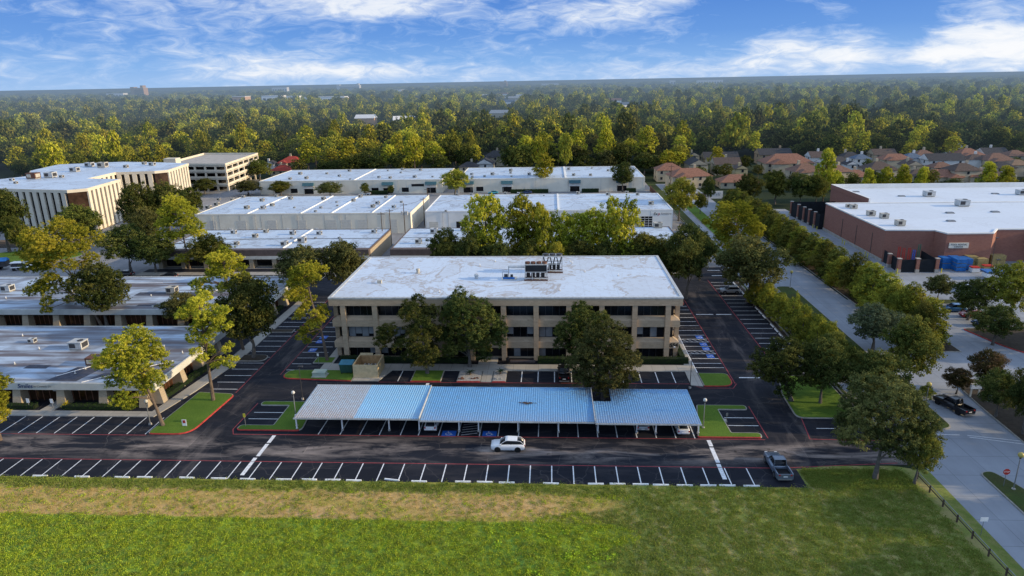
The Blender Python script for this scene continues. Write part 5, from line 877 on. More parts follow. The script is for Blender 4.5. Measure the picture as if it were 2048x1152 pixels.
# pallets
def stack(x, y, w, d, h, mat, label, top=None, rz=0):
    t = thing('pallet_stack', label, 'pallet stack', (x,y,0)); k = max(1, round(h/1.25))
    for i in range(k):
        z0 = h*i/k; MB().rbox(x, y, z0+.12, w, d, h/k-.16, rz).build('wrapped_load', mat, t)
        MB().rbox(x, y, z0, w*.96, d*.96, .115, rz).build('pallet', 'pallet_tan', t)
    if top: MB().rbox(x, y, h, w*1.02, d*1.02, .25, rz).build('lid', top, t)
stack(101.6,176.6,2.2,2.6,3.0,'tarp_blue','blue wrapped pallet stack nearest the sign on the store wall')
stack(103.9,175.2,2.4,4.6,3.2,'tarp_blue','largest blue wrapped pallet stack in front of the store wall')
stack(106.3,175.8,2.1,3.2,3.0,'tarp_blue','blue wrapped pallet stack right of the largest one')
stack(107.0,172.6,1.9,1.6,1.2,'paint_white','low white load with red cover by the blue pallets','red_paint')
stack(108.6,177.4,2.6,2.0,3.1,'pallet_tan','tan pallet stack against the store wall behind the blue ones')
stack(110.6,176.4,2.6,2.0,2.7,'pallet_tan','tan pallet stack right of the blue ones')
stack(110.6,173.4,2.2,1.5,1.4,'pallet_tan','low tan pallet stack with an orange red lid','red_paint')
stack(116.5,179.6,3.4,2.0,2.8,'pallet_tan','wide tan pallet stack against the wall farther right')
t = thing('canopy_trailer', 'long low white trailer with a bright blue canopy in the store yard', 'trailer', (109.5,166.5,0))
MB().box(105.5,165.2,1.9,114,168.2,2.1).build('canopy', 'tarp_blue', t); MB().box(106,165.6,.5,113.4,167.8,1.5).build('body', 'white_paint', t)
for x in (107.2,112): MB().tube([(x,165.5,.45),(x,165.7,.45)], .42, 12).build('wheel', 'rubber', t)
for i, (x, y) in enumerate(((87.6,171.6),(98.6,171.9),(86.6,227.0),(86.9,224.2),(86.4,250),(87.2,203),(87.2,204.6),(87.4,188),(87.4,189.6))):
    tag(MB().cyl(x,y,0,1.2,.12,8).build('bollard','yellow'), 'yellow steel bollard beside the brick store, '+nth(i)+' counted round from the near enclosure gate', 'bollard', 'yellow bollards round the store')

# ------------------------------------------------------------------ houses
def house_obj(X, Y, w, kind, roof, wall, st, ang, label, seed):
    rr = random.Random(seed); h = 5.6 if st == 2 else 2.9; d = w*(.62 if w > 14 else .85); rise = min(w, d)*.5*.55
    t = thing('house', label, 'house', (X, Y, 0), R(ang))
    W2, D2 = w/2, d/2; wm = 'h_'+wall; o = .5
    MB().box(-W2,-D2,0,W2,D2,h).build('wall', wm, t, world=False)
    b = MB(); e = [(-W2-o,-D2-o,h-.1),(W2+o,-D2-o,h-.1),(W2+o,D2+o,h-.1),(-W2-o,D2+o,h-.1)]
    if kind == 'hip':
        r = max(.3, W2-D2*.9); b.add(e+[(-r,0,h+rise),(r,0,h+rise)], [(0,1,5,4),(1,2,5),(2,3,4,5),(3,0,4),(3,2,1,0)])
    else:
        b.add(e+[(-W2-o,0,h+rise),(W2+o,0,h+rise)], [(0,1,5,4),(2,3,4,5),(3,2,1,0),(1,2,5),(3,0,4)])
        g = MB()
        for s in (-1, 1): xx = s*(W2+o+.02); g.add([(xx,-D2,h),(xx,D2,h),(xx,0,h+rise*.93)], [(0,1,2)] if s > 0 else [(0,2,1)])
        g.build('gable', wm, t, world=False)
    ro = b.build('roof', 'tile_'+roof, t, world=False)
    if rr.random() < .55: cx = rr.uniform(-W2*.5, W2*.5); MB().box(cx-.5,D2*.3-.5,h,cx+.5,D2*.3+.5,h+rise+1.3).build('chimney', wm, ro, world=False)
    if w > 13 and kind == 'hip':   # front wing
        wx = rr.choice((-1,1))*W2*.45; ww = w*.17; wr = ww*.5
        MB().box(wx-ww,-D2-2.6,0,wx+ww,-D2+.02,h-.12).build('wing', wm, t, world=False)
        MB().add([(wx-ww-.4,-D2-3,h-.15),(wx+ww+.4,-D2-3,h-.15),(wx+ww+.4,-D2+2,h-.15),(wx-ww-.4,-D2+2,h-.15),(wx,-D2-1.6,h+wr),(wx,D2*.1,h+wr)], [(0,1,4),(1,2,5,4),(3,0,4,5)]).build('wing_roof', 'tile_'+roof, t, world=False)
    for fl in range(st):
        n = max(1, int(w/3.6))
        for i in range(n):
            x = -W2+w*(i+.5)/n; z = 1.0+2.8*fl
            if rr.random() < .25: continue
            q = MB().box(x-.55,-D2-.05,z,x+.55,-D2-.01,z+1.35).build('window', 'h_window', t, world=False); MB().box(x-.7,-D2-.09,z-.15,x+.7,-D2-.055,z-.02).build('sill', 'h_trim', q, world=False)
        for s in (-1, 1):
            q = MB().box(s*W2-(.05 if s<0 else -.01),-1,1.0+2.8*fl,s*W2+(.05 if s>0 else -.01),.1,2.35+2.8*fl).build('window', 'h_window', t, world=False)
for i, (X, Y, w, kind, roof, wall, st, ang, label) in enumerate(HOUSES): house_obj(X, Y, w, kind, roof, wall, st, ang, label, i)
# ------------------------------------------------------------------ rooftop units
RN = dict(C='roller door warehouse', B='left brown fascia warehouse', D='far left cream warehouse', G='far right cream warehouse', F='furniture sign warehouse', E='right brown fascia warehouse', S='striped office block', L1='dental office', L2='second low office', R='brick store')
def unit_proto(metal, panel):
    t = thing('rooftop_unit', 'unit', 'rooftop unit')
    MB().box(-.5,-.4,.10,.5,.4,.62).build('cabinet', metal, t, world=False)
    MB().box(-.52,-.42,.62,.52,.42,.66).build('lid', metal, t, world=False)
    MB().box(-.46,-.36,0,.46,.36,.10).build('curb', 'kerb_concrete', t, world=False)
    MB().box(.505,-.3,.18,.515,.3,.56).build('louvre', panel, t, world=False)
    MB().box(-.40,-.412,.2,.05,-.402,.55).build('grille', panel, t, world=False)
    MB().cyl(.22,0,.661,.70,.2,12).build('fan_grille', 'dark_metal', t, world=False)
    return t
protos = {k: None for k in 'abc'}
MM = dict(a=('tan_metal','dark_metal'), b=('light_metal','dark_metal'), c=('rust','tan_metal'))
byroof = {}
for u in UNITS: byroof.setdefault(u[0], []).append(u)
for roof, us in byroof.items():
    us.sort(key=lambda u: (round(u[2]/9), u[1]))
    rows = {}
    for u in us: rows.setdefault(round(u[2]/9), []).append(u)
    rk = sorted(rows)
    for ri, r in enumerate(rk):
        for ci, u in enumerate(sorted(rows[r], key=lambda u: u[1])):
            _, X, Y, z, s = u; big = s > 2.4
            typ = 'c' if (roof == 'S' and big and ci % 2) or (roof == 'L1' and 1.9 < s < 2.05) else ('b' if (int(abs(X)*3)+ci) % 3 == 0 or (roof == 'L1') else 'a')
            if roof == 'R': typ = 'b' if s > 2 else 'a'
            size = 'large' if s >= 1.5 else 'small' if s < .95 else 'medium'
            col = dict(a='beige', b='light grey', c='rusty brown')[typ]
            row = 'front' if ri == 0 else 'back' if ri == len(rk)-1 and len(rk) > 1 else nth(ri)
            lab = f"{size} {col} rooftop unit, {nth(ci)} from left, {row} row, {RN[roof]}"
            dz = {'C':-.12,'B':.08,'D':.08,'G':.08,'F':-.12,'E':.08,'S':.03,'L1':.03,'L2':-.07,'R':.6 if Y < 224 else .64}[roof]
            if protos[typ] is None: o = unit_proto(*MM[typ]); protos[typ] = o; o.location = (X, Y, z+dz)
            else: o = dup(protos[typ], (X, Y, z+dz))
            o.scale = (s*1.15, s*1.25, s*1.25 if s < 2 else s*1.1); o['label'] = lab; o['group'] = 'rooftop units on the '+RN[roof]; o.rotation_euler.z = R(3 if (ci+ri) % 4 == 0 else 0)
# conduits and small pipes on the roofs
rr = random.Random(3)
for i, (x0, y0, x1, y1, z) in enumerate(((-80,97.5,-73.5,105.5,4.07),(-74.2,95.2,-64,104,4.07),(-110,150.5,-92,150.5,4.17),(-77,134.5,-75,150.4,4.17),(-30,256,35,253,6.95),(-40,246,36,247,6.95),(-38,256,-27,244,6.95))):
    o = MB().tube([(x0,y0,z),(x1,y1,z)], .07, 6).build('roof_conduit', 'white_paint'); tag(o, 'thin pale conduit lying across the roof, '+['near dental office left half','near dental office right half','back edge of the second low office','right end of the second low office','back of the white furniture warehouse','middle of the white furniture warehouse','left corner of the white furniture warehouse'][i], 'conduit')
k = 0
for (X0,X1,Y0,Y1,z,n,nm) in ((-100,-64,97,119,4.07,9,'the near dental office'),(-38,21,117,141,11.88,9,'the three storey building'),(-130,-64,134,154,4.17,6,'the second low office')):
    pts = sorted([(rr.uniform(X0,X1), rr.uniform(Y0,Y1)) for _ in range(n)])
    for i, (x, y) in enumerate(pts):
        t = thing('vent_pipe', f'thin white vent pipe on the roof of {nm}, {nth(i)} from the left', 'vent pipe', (x,y,z), group='thin vent pipes on the roof of '+nm)
        MB().cyl(x,y,z,z+.45,.07,8).build('pipe', 'white_paint', t); MB().cyl(x,y,z,z+.06,.2,10).build('flashing', 'kerb_concrete', t)
# ------------------------------------------------------------------ carport
def carport():
    t = thing('carport', 'long carport with blue white corrugated metal roof in three stepped sections', 'carport', (-8, 91.9, 0))
    def panel(x0, x1, y0, y1, z0, z1, mat, step=.33):
        b = MB(); n = int((x1-x0)/step); st = (x1-x0)/n
        prof = []
        for i in range(n):
            a = x0+i*st; prof += [(a,0),(a+st*.42,0),(a+st*.55,.045),(a+st*.87,.045)]
        prof.append((x1,0)); m = len(prof)
        b.v = [(x,y0,z0+h) for x,h in prof]+[(x,y1,z1+h) for x,h in prof]
        for i in range(m-1): b.face([i,i+1,m+i+1,m+i])
        o = b.build('roof_panel', mat, t)
        return o
    o = panel(-36.9,-28.2,86.5,97.1,2.78,3.02,'corr_leaf'); o['label'] = 'leaf littered left end of the roof'
    o = panel(-28.2,-18.75,86.5,97.1,2.781,3.021,'corr_clean'); o['label'] = 'clean section of the roof, sky reflection painted pale blue'
    o = panel(-18.65,6.1,86.3,96.9,2.64,2.88,'corr_sky_reflection'); o['label'] = 'long middle section of the roof'
    for a, c, y1, z1 in ((6.2,8.9,92.6,2.722),(8.9,20.8,96.6,2.82)):
        o = panel(a,c,86.1,y1,2.58,z1,'corr_dirty')
    # the notch for the oak: the short strip stops before the trunk
    for x0, x1, y, z in ((-36.95,-18.7,86.42,2.60),(-18.65,6.15,86.22,2.46),(6.2,20.85,86.02,2.40)):
        MB().box(x0,y-.06,z,x1,y+.02,z+.2).build('gutter', 'light_metal', t)
    for x0, x1, y in ((-36.9,-18.7,97.12),(-18.65,6.1,96.92),(8.9,20.8,96.62)): MB().box(x0,y,2.7,x1,y+.06,3.04 if x0 < -20 else 2.9 if x0 < 5 else 2.84).build('edge_trim', 'light_metal', t)
    MB().box(-18.74,86.3,2.74,-18.64,97.1,3.12).build('edge_trim', 'light_metal', t); MB().box(6.1,86.1,2.6,6.2,96.9,2.99).build('edge_trim', 'light_metal', t)
    for y, z in ((88.1,2.42),(94.9,2.56)):
        MB().box(-36.6,y-.08,z,-18.8,y+.08,z+.2).build('beam', 'light_metal', t)
        MB().box(-18.5,y-.08,z-.10,6.0,y+.08,z+.1).build('beam', 'light_metal', t)
        if y < 90: MB().box(6.3,y-.08,z-.16,20.6,y+.08,z+.04).build('beam', 'light_metal', t)
        else: MB().box(9.2,y-.08,z-.16,20.6,y+.08,z+.04).build('beam', 'light_metal', t)
    for X in CP_POSTS:
        for y in (88.1, 94.9):
            if y > 90 and 6 < X < 9: continue
            p = MB().box(X-.09,y-.09,.0,X+.09,y+.09,2.45 if X < -18 else 2.34 if X < 6.2 else 2.28).build('post', 'white_paint', t)
            MB().cyl(X,y,0,.25,.2,10).build('footing', 'concrete', p)
    g = MB(); r2 = random.Random(5)
    for i in range(40): a = r2.uniform(0,6.28); x = -3.6+r2.gauss(0,.5); y = 91.6+r2.gauss(0,.15); g.tube([(x,y,2.84),(x+math.cos(a)*.5,y+math.sin(a)*.25,2.9)], .03, 4)
    o = g.build('branch_debris', 'wood_pole'); tag(o, 'small pile of broken twigs lying on the middle of the carport roof', 'twigs')
def corr(name, base, litter, amt, edge=None):
    m, nt = nodes(name); v = wpos(nt); n = noise(nt, v, 2.6, 6, .8); big = noise(nt, v, .35, 4)
    c = mixc(nt, big, tuple(x*.85 for x in base), base)
    c = mixc(nt, math_(nt, 'MULTIPLY', ramp(nt, n, [(.5-amt*.25, 0), (.62, 1)]), min(1, amt)), c, litter)
    gy = N(nt, 'ShaderNodeNewGeometry'); sy = N(nt, 'ShaderNodeSeparateXYZ'); L(nt, gy.outputs['Position'], sy.inputs[0])
    lo = math_(nt, 'MULTIPLY', math_(nt, 'SUBTRACT', 90.0, sy.outputs['Y']), .3, True)   # silt gathers at the low front edge
    c = mixc(nt, math_(nt, 'MULTIPLY', math_(nt, 'MULTIPLY', lo, n), amt*1.1, True), c, (.42,.27,.19))
    if edge:   # heaviest litter round the oak standing at (8,97)
        g = N(nt, 'ShaderNodeNewGeometry'); d = N(nt, 'ShaderNodeVectorMath'); d.operation = 'DISTANCE'; L(nt, g.outputs['Position'], d.inputs[0]); d.inputs[1].default_value = edge
        k = math_(nt, 'ADD', math_(nt, 'MULTIPLY', d.outputs['Value'], -1/8.5), math_(nt, 'ADD', .55, n), True)
        c = mixc(nt, math_(nt, 'MULTIPLY', ramp(nt, k, [(.35, 0), (.8, 1)]), .85), c, tuple(x*.5 for x in litter))
    return finish(m, nt, bsdf(nt, c, .45, .1, .5))
M['corr_leaf'] = corr('corr_leaf', (.44,.60,.74), (.30,.22,.18), .7); M['corr_clean'] = corr('corr_clean', (.27,.56,.82), (.30,.32,.34), .3)  # blue in the base colours is sky reflection painted onto white metal
M['corr_sky_reflection'] = corr('corr_sky_reflection', (.17,.44,.76), (.16,.14,.12), .35, (8,97,2.9)); M['corr_dirty'] = corr('corr_dirty', (.18,.42,.72), (.10,.10,.10), .42, (8,97,2.9))
carport()
# ------------------------------------------------------------------ vehicles
def rsec(x, w, zb, zt, tw=None, r=.12):
    tw = w*.94 if tw is None else tw; zm = zb+(zt-zb)*.62
    return [(x,-w*.92,zb),(x,-w,zb+.1),(x,-w,zm),(x,-tw,zt-.03),(x,-tw+r,zt),(x,tw-r,zt),(x,tw,zt-.03),(x,w,zm),(x,w,zb+.1),(x,w*.92,zb)]
def make_car(kind, paint, label, cat, loc, rz, group=None, extra=None):
    """length along +x (front at +x)"""
    t = thing({'suv':'parked_suv','sedan':'parked_car','pickup':'pickup_truck'}[kind], label, cat, loc, rz, group); P = 'paint_'+paint
    if kind == 'pickup': Ln, w, zr, wr, ax = 5.8, 1.0, 1.92, .42, (1.85,-1.75)
    elif kind == 'suv': Ln, w, zr, wr, ax = 4.65, .93, 1.64, .37, (1.40,-1.36)
    else: Ln, w, zr, wr, ax = 4.75, .91, 1.44, .34, (1.42,-1.42)
    h = Ln/2
    if kind == 'pickup':
        st = [(h,.72,.55,.92),(h-.06,.9,.42,1.02),(h-.35,w,.40,1.12),(1.35,w,.40,1.22),(1.1,w,.40,1.24),(-.95,w,.40,1.22),(-h+.02,w,.42,1.20)]
        b = MB().loft([rsec(x, ww, a, c) for x,ww,a,c in st if x > -1]).build('body', P, t, True, False)
        q = MB(); q.box(-h+.02,-w,.45,-.955,w,.72); q.box(-h+.02,-w,.72,-.955,-w+.12,1.2); q.box(-h+.02,w-.12,.72,-.955,w,1.2); q.box(-h+.02,-w+.12,.72,-h+.10,w-.12,1.18)
        q.build('cargo_bed', P, t, world=False); MB().box(-h+.11,-w+.13,.722,-.96,w-.13,.74).build('bed_liner', 'black', t, world=False)
        cab = [(1.2,.88,1.18,1.2),(.45,.82,1.2,1.86),(.25,.80,1.2,zr),(-.75,.80,1.2,zr),(-.95,.84,1.18,1.25)]
    elif kind == 'suv':
        st = [(h,.66,.5,.82),(h-.08,.82,.34,.92),(h-.4,w,.26,1.0),(1.0,w,.26,1.08),(.2,w,.27,1.06),(-1.2,w,.27,1.08),(-h+.35,w,.30,1.10),(-h+.05,.86,.36,1.05),(-h,.80,.5,.95)]
        b = MB().loft([rsec(x, ww, a, c) for x,ww,a,c in st]).build('body', P, t, True, False)
        cab = [(1.15,.86,1.03,1.05),(.35,.76,1.05,1.57),(.05,.74,1.05,zr),(-1.3,.72,1.05,zr-.04),(-1.75,.70,1.05,1.5),(-h+.15,.80,1.03,1.08)]
    else:
        st = [(h,.64,.45,.66),(h-.08,.8,.28,.76),(h-.45,w,.20,.85),(1.1,w,.20,.94),(.2,w,.20,.93),(-1.3,w,.22,.98),(-h+.3,w*.96,.26,1.02),(-h+.04,.82,.34,.98),(-h,.76,.5,.9)]
        b = MB().loft([rsec(x, ww, a, c) for x,ww,a,c in st]).build('body', P, t, True, False)
        cab = [(1.15,.82,.90,.92),(.35,.70,.92,1.38),(.0,.66,.92,zr),(-.9,.66,.92,zr-.04),(-h+.35,.72,.94,1.02)]
    g = MB().loft([[(x,-ww,z0),(x,-ww*.88,z1),(x,ww*.88,z1),(x,ww,z0)] for x,ww,z0,z1 in cab]).build('windows', 'car_glass', t, True, False)
    tops = [(x,ww*.88,z1) for x,ww,z0,z1 in cab if z1 > zr-.12]
    if kind == 'suv': tops = tops[:]+[]
    r = MB()
    if len(tops) > 1: r.loft([[(x,-a-.02,z-.02),(x,-a+.06,z+.035),(x,a-.06,z+.035),(x,a+.02,z-.02)] for x,a,z in tops])
    for s in (-1, 1):
        r.tube([(x, s*(ww*.88+.005), z1+.0) for x,ww,z0,z1 in cab], .035, 5)
        r.tube([(x, s*(ww+.01), z0+.02) for x,ww,z0,z1 in cab], .03, 5)
    r.build('roof', P, t, False, False)
    pl = MB()
    for s in (-1, 1):
        xm = cab[2][0]-.45; pl.hexa([(xm-.06,s*cab[2][1]*1.02-.01,cab[2][2]),(xm+.06,s*cab[2][1]*1.02-.01,cab[2][2]),(xm+.06,s*cab[2][1]*1.02+.01,cab[2][2]),(xm-.06,s*cab[2][1]*1.02+.01,cab[2][2])],
            [(xm-.06,s*cab[2][1]*.9-.01,zr-.04),(xm+.06,s*cab[2][1]*.9-.01,zr-.04),(xm+.06,s*cab[2][1]*.9+.01,zr-.04),(xm-.06,s*cab[2][1]*.9+.01,zr-.04)])
    pl.build('pillar', 'black', t, world=False)
    for x in ax:
        for s in (-1, 1):
            MB().tube([(x,s*(w-.02),wr),(x,s*(w+.004),wr)], wr+.07, 18).build('wheel_arch', 'black', t, world=False)
            wl = MB().tube([(x,s*(w-.2),wr),(x,s*(w+.035),wr)], wr, 18).build('wheel', 'rubber', t, world=False)
            ri = MB(); ri.tube([(x,s*(w+.036),wr),(x,s*(w+.045),wr)], wr*.62, 12)
            ri.build('rim', 'rim_dark' if extra == 'dark' else 'rim', wl, world=False)
    zl = {'pickup':.98,'suv':.84,'sedan':.70}[kind]
    for s in (-1, 1):
        MB().box(h-.16,s*.62-.17,zl-.06,h-.02,s*.62+.17,zl+.07).build('headlight', 'lamp_clear', t, world=False)
        MB().box(-h-.02,s*.72-.1,zl-.02,-h+.1,s*.72+.1,zl+.2 if kind != 'pickup' else zl+.16).build('tail_light', 'lamp_red', t, world=False)
        MB().box(cab[0][0]-.28,s*(w+.02)-.08,cab[0][2]+.02,cab[0][0]-.14,s*(w+.02)+.1,cab[0][2]+.17).build('mirror', P, t, world=False)
    MB().box(h-.10,-.55,zl-.32,h+.015,.55,zl-.12).build('grille', 'black', t, world=False)
    MB().box(-h-.03,-.26,zl-.2,-h-.0,.26,zl-.08).build('number_plate', 'white_paint', t, world=False)
    if kind == 'suv' or kind == 'pickup':
        MB().box(-h-.04,-.85,.38,-h+.1,.85,.55).build('bumper', 'black' if kind == 'suv' else 'grey_metal', t, world=False)
    return t
def car_on(loc, *a, **k): pass
make_car('suv','white','white suv driving left along the aisle in front of the carport','suv',(-5.9,83.3,.01),R(180),extra='dark').name = 'driving_suv'
make_car('suv','white','white suv parked under the carport beside the left accessible bay','suv',(-17.4,89.6,.01),R(90))
make_car('suv','silver','silver suv parked under the right end of the carport','suv',(13.1,90.3,.01),R(90))
make_car('sedan','white','white rounded saloon parked last under the right end of the carport','car',(18.7,89.6,.01),R(90))
make_car('pickup','black','black pickup half hidden behind the oak in the front row by the building','pickup truck',(2.2,107.4,.01),R(90))
make_car('pickup','greyblue','blue grey pickup parked nose in at the right end of the field row','pickup truck',(29.0,78.8,.01),R(91))
make_car('pickup','black','black pickup driving towards the camera on the boulevard','pickup truck',(60.4,96.5,.01),R(-72)+R(180),extra='dark').name = 'driving_pickup'
make_car('suv','silver','silver suv parked in the shade at the far end of the right parking lane','suv',(41.9,155.2,.01),R(180))
make_car('suv','black','black suv parked behind the second low office','suv',(-101,168.3,.01),R(180))
make_car('suv','black','dark car parked half hidden by oaks at the far left behind the second low office','suv',(-114.5,171,.01),R(178))
make_car('suv','blue','blue suv parked side on in the store lot','suv',(85.3,142.0,.01),R(180))
make_car('sedan','red','red car parked in front of the blue suv in the store lot','car',(87.0,138.4,.01),R(180))
make_car('sedan','navy','dark blue car by the tip of the red kerb under the trees','car',(86.3,132.9,.19),R(180))
make_car('suv','silver','silver suv in the far bay of the store lot left of the tall lamp','suv',(96,157,.01),R(90))
make_car('sedan','white','white saloon in the store lot beside the silver suv','car',(99.5,157,.01),R(90))
make_car('sedan','white','white car peeking over the yellow tinged hedge tree','car',(80.5,145.0,.01),R(95))
make_car('sedan','teal','teal and white car in front of the far right cream warehouse','car',(-25.7,304.9,.01),R(180))
make_car('sedan','navy','dark blue car in front of the hedge of the far right cream warehouse','car',(-10.7,304.7,.01),R(180))
make_car('suv','blue','bright blue car at the right end of the low warehouse','suv',(42.5,205,.01),R(90))
make_car('suv','black','black suv beside the white furniture warehouse','suv',(44.5,229,.01),R(90))
make_car('sedan','white','white car parked left of the hedge at the far left cream warehouse','car',(-84,305.0,.01),R(180))
t = thing('tipper_trailer', 'grey trailer under a blue tarpaulin on the forecourt at the left edge', 'trailer', (-154.5,178.5,0), R(12))
MB().box(-4,-1.2,1.0,1.2,1.2,2.6).build('box', 'dark_metal', t, world=False); MB().hexa([(-4.1,-1.3,2.6),(1.3,-1.3,2.6),(1.3,1.3,2.6),(-4.1,1.3,2.6)], [(-4,-.3,3.4),(1.2,-.3,3.4),(1.2,.3,3.4),(-4,.3,3.4)]).build('tarpaulin', 'tarp_blue', t, world=False)
for x in (-2.5,-1.3): MB().tube([(x,-1.25,.5),(x,1.25,.5)], .5, 12).build('wheel', 'rubber', t, world=False)
t = thing('flatbed_truck', 'white flatbed truck with dark load beside the blue tarpaulin trailer', 'truck', (-148.6,177.8,0), R(8))
MB().box(-2.6,-1.1,.9,2.4,1.1,1.15).box(1.0,-1.05,1.15,2.4,1.05,2.3).box(-2.5,-1.1,2.2,1.0,1.1,2.35).build('body', 'white_paint', t, world=False); MB().box(-2.4,-.9,1.16,.9,.9,1.9).build('load', 'dark_metal', t, world=False)
for x in (-1.7,1.6):
    for s in (-1,1): MB().tube([(x,s*.85,.45),(x,s*1.12,.45)], .45, 12).build('wheel', 'rubber', t, world=False)
for i, x in enumerate((-145.7,-144.9)): tag(MB().cyl(x,179.2+.3*i,0,1.1,.28,10,.2).build('traffic_barrel','yellow'), 'orange yellow barrel beside the white flatbed truck, '+('left' if i == 0 else 'right')+' one', 'barrel')

# ------------------------------------------------------------------ lamps, signs, poles
def globe_lamp(x, y, h, globe, label, pole='grey_metal', r=.27):
    t = thing('street_lamp', label, 'street lamp', (x,y,0)); MB().cyl(x,y,.1,h-.2,.075,8,.055).build('pole', pole, t); MB().cyl(x,y,0,.28,.26,10,.2).build('base', 'concrete', t)
    MB().cyl(x,y,h-.25,h-.1,.12,8).build('collar', 'dark_metal', t); MB().sphere(x,y,h+r-.12,r,14,10).build('globe', globe, t, True)
globe_lamp(-37.6,89.0,5.4,'globe_white','white globe lamp on a pale pole at the left end of the carport')
globe_lamp(21.9,89.6,4.4,'globe_white','white globe lamp on a pale pole at the right end of the carport')
globe_lamp(-60.2,89.2,3.7,'globe_white','short globe lamp beside the leaning pine')
globe_lamp(55.8,75.0,4.6,'globe_yellow','yellow globe lamp on the near median beside the stop sign','grey_metal',.34)
globe_lamp(56.6,96.9,3.6,'globe_yellow','yellow globe lamp on the median by the black pickup','grey_metal',.36)
globe_lamp(56.9,158.9,3.8,'globe_yellow','yellow globe lamp at the tip of the far median','grey_metal',.36)
globe_lamp(-151,165,4.0,'globe_white','globe lamp on the forecourt behind the second low office','dark_metal')
globe_lamp(-146,199,4.2,'globe_white','globe lamp on the oval lawn by the striped office block','dark_metal')
globe_lamp(25.9,146.5,4.2,'light_metal','square headed pale post at the back right corner of the three storey building','light_metal',.2)
def arm_lamp(x, y, h, label, d=1):
    t = thing('street_lamp', label, 'street lamp', (x,y,0)); MB().cyl(x,y,.0,h,.07,8,.05).build('pole', 'dark_metal', t); MB().tube([(x,y,h-.05),(x+.35*d,y,h+.12)], .04, 6).build('arm', 'dark_metal', t); MB().box(x+.1*d-.25,y-.18,h+.1,x+.35*d+.25,y+.18,h+.26).build('lamp_head', 'dark_metal', t); MB().cyl(x,y,0,.3,.2,10).build('base', 'concrete', t)
arm_lamp(-39.9,97.9,5.6,'dark pole lamp behind the left end of the carport')
arm_lamp(22.6,103.0,5.6,'dark pole lamp at the corner of the front row near the right lawn',-1)
arm_lamp(108.6,169,9.5,'tall slim pole lamp in the store yard in front of the blue pallets')
arm_lamp(97.5,150,9,'tall slim pole lamp among the trees in front of the store')
def post_sign(x, y, h, w, hh, mat, label, face=None, rot=0, txt=None, tcol='white_paint', octo=False, tsz=.3):
    t = thing('sign_post', label, 'sign', (x,y,0), R(rot)); MB().cyl(0,0,0,h,.035,6).build('post', 'grey_metal', t, world=False)
    if octo: pl = MB(); pl.v = [(w/2*math.cos(R(22.5+45*k)),-.05,h-hh/2+w/2*math.sin(R(22.5+45*k))) for k in range(8)]; pl.v += [(a,-.03,c) for a,_,c in pl.v]; pl.face(range(8)); pl.face(reversed(range(8,16))); [pl.face([i,8+i,8+(i+1)%8,(i+1)%8]) for i in range(8)]
    else: pl = MB().box(-w/2,-.06,h-hh,w/2,-.04,h)
    o = pl.build('sign_plate', mat, t, world=False)
    if txt: text_mesh('lettering', txt, tsz, tcol, o, (0,-.065,h-hh/2), (R(90),0,0), 0, .003, world=False)
post_sign(55.0,75.6,2.6,.85,.85,'red_paint','red octagonal stop sign on the near median',txt='STOP',octo=True,tsz=.27)
post_sign(-45.2,88.6,2.3,.35,.6,'yellow','small yellow sign on the left tip of the carport island')
post_sign(46.9,66.2,2.3,.8,.5,'white_paint','white road sign beside the rail fence')
post_sign(-82.6,93.8,1.9,.5,.75,'white_paint','small white parking sign left of the dental office door')
post_sign(-78.6,93.7,1.9,.5,.75,'white_paint','small white parking sign right of the dental office door')
post_sign(-41.9,112.0,2.2,.35,.5,'white_paint','small sign by the bent pine at the left of the three storey building')
post_sign(42.8,80.9,2.3,.4,.5,'red_paint','thin post with a small red sign at the lot entrance')
post_sign(25.4,90.6,2.0,.3,.4,'grey_metal','slim post in the grass right of the carport')
t = thing('lawn_sign', 'small white and red lawn sign near the kerb of the left lawn', 'sign', (-54.4,88.4,.18)); MB().box(-54.75,88.38,.3,-54.05,88.42,1.3).build('panel', 'white_paint', t); MB().box(-54.6,88.36,.75,-54.2,88.379,1.2).build('emblem', 'red_paint', t); MB().cyl(-54.7,88.4,.1,.3,.03,6).cyl(-54.1,88.4,.1,.3,.03,6).build('leg', 'grey_metal', t)
t = thing('mailbox_kiosk', 'white kiosk box on posts at the driveway corner', 'sign', (65.6,100.5,0)); MB().box(65.0,100.3,1.5,66.6,100.7,2.3).build('panel', 'white_paint', t)
for x in (65.2,66.4): MB().box(x-.1,100.4,0,x+.1,100.6,1.5).build('post', 'cream_panel', t)
t = thing('hydrant_post', 'pale blue standpipe beside the white kiosk', 'standpipe', (66.8,98.6,.1)); MB().cyl(66.8,98.6,.1,1.3,.13,8).build('barrel', 'pale_green', t); MB().tube([(66.8,98.6,1.2),(67.3,98.6,1.2)], .08, 6).build('nozzle', 'pale_green', t)
def upole(x, y, h, label, arm=True):
    t = thing('utility_pole', label, 'utility pole', (x,y,0)); MB().cyl(x,y,0,h,.17,8,.11).build('pole', 'wood_pole', t)
    if arm: MB().box(x-1.2,y-.06,h-.7,x+1.2,y+.06,h-.55).build('crossarm', 'wood_pole', t)
    return t
upole(-51.6,203,11,'wooden utility pole in the alley left one of the close pair'); upole(-49.6,205.6,11.5,'wooden utility pole in the alley right one of the close pair')
tt = upole(-48.6,221.5,10.5,'utility pole with transformers at the corner of the cream roller door warehouse')
for dx in (-.6,.5,1.1): MB().cyl(-48.6+dx,221.2,6.6,7.8,.33,10).build('transformer', 'light_metal', tt)
upole(-44.6,236,10,'utility pole between the cream and the white warehouse'); upole(-47,258,10,'utility pole at the back of the alley')
for i, (x, y) in enumerate(((-125,362),(-96,362),(-62,362),(4,362),(40,362),(52,300))): upole(x, y, 12.5, 'utility pole in the line behind the far warehouses, '+nth(i)+' from the left')
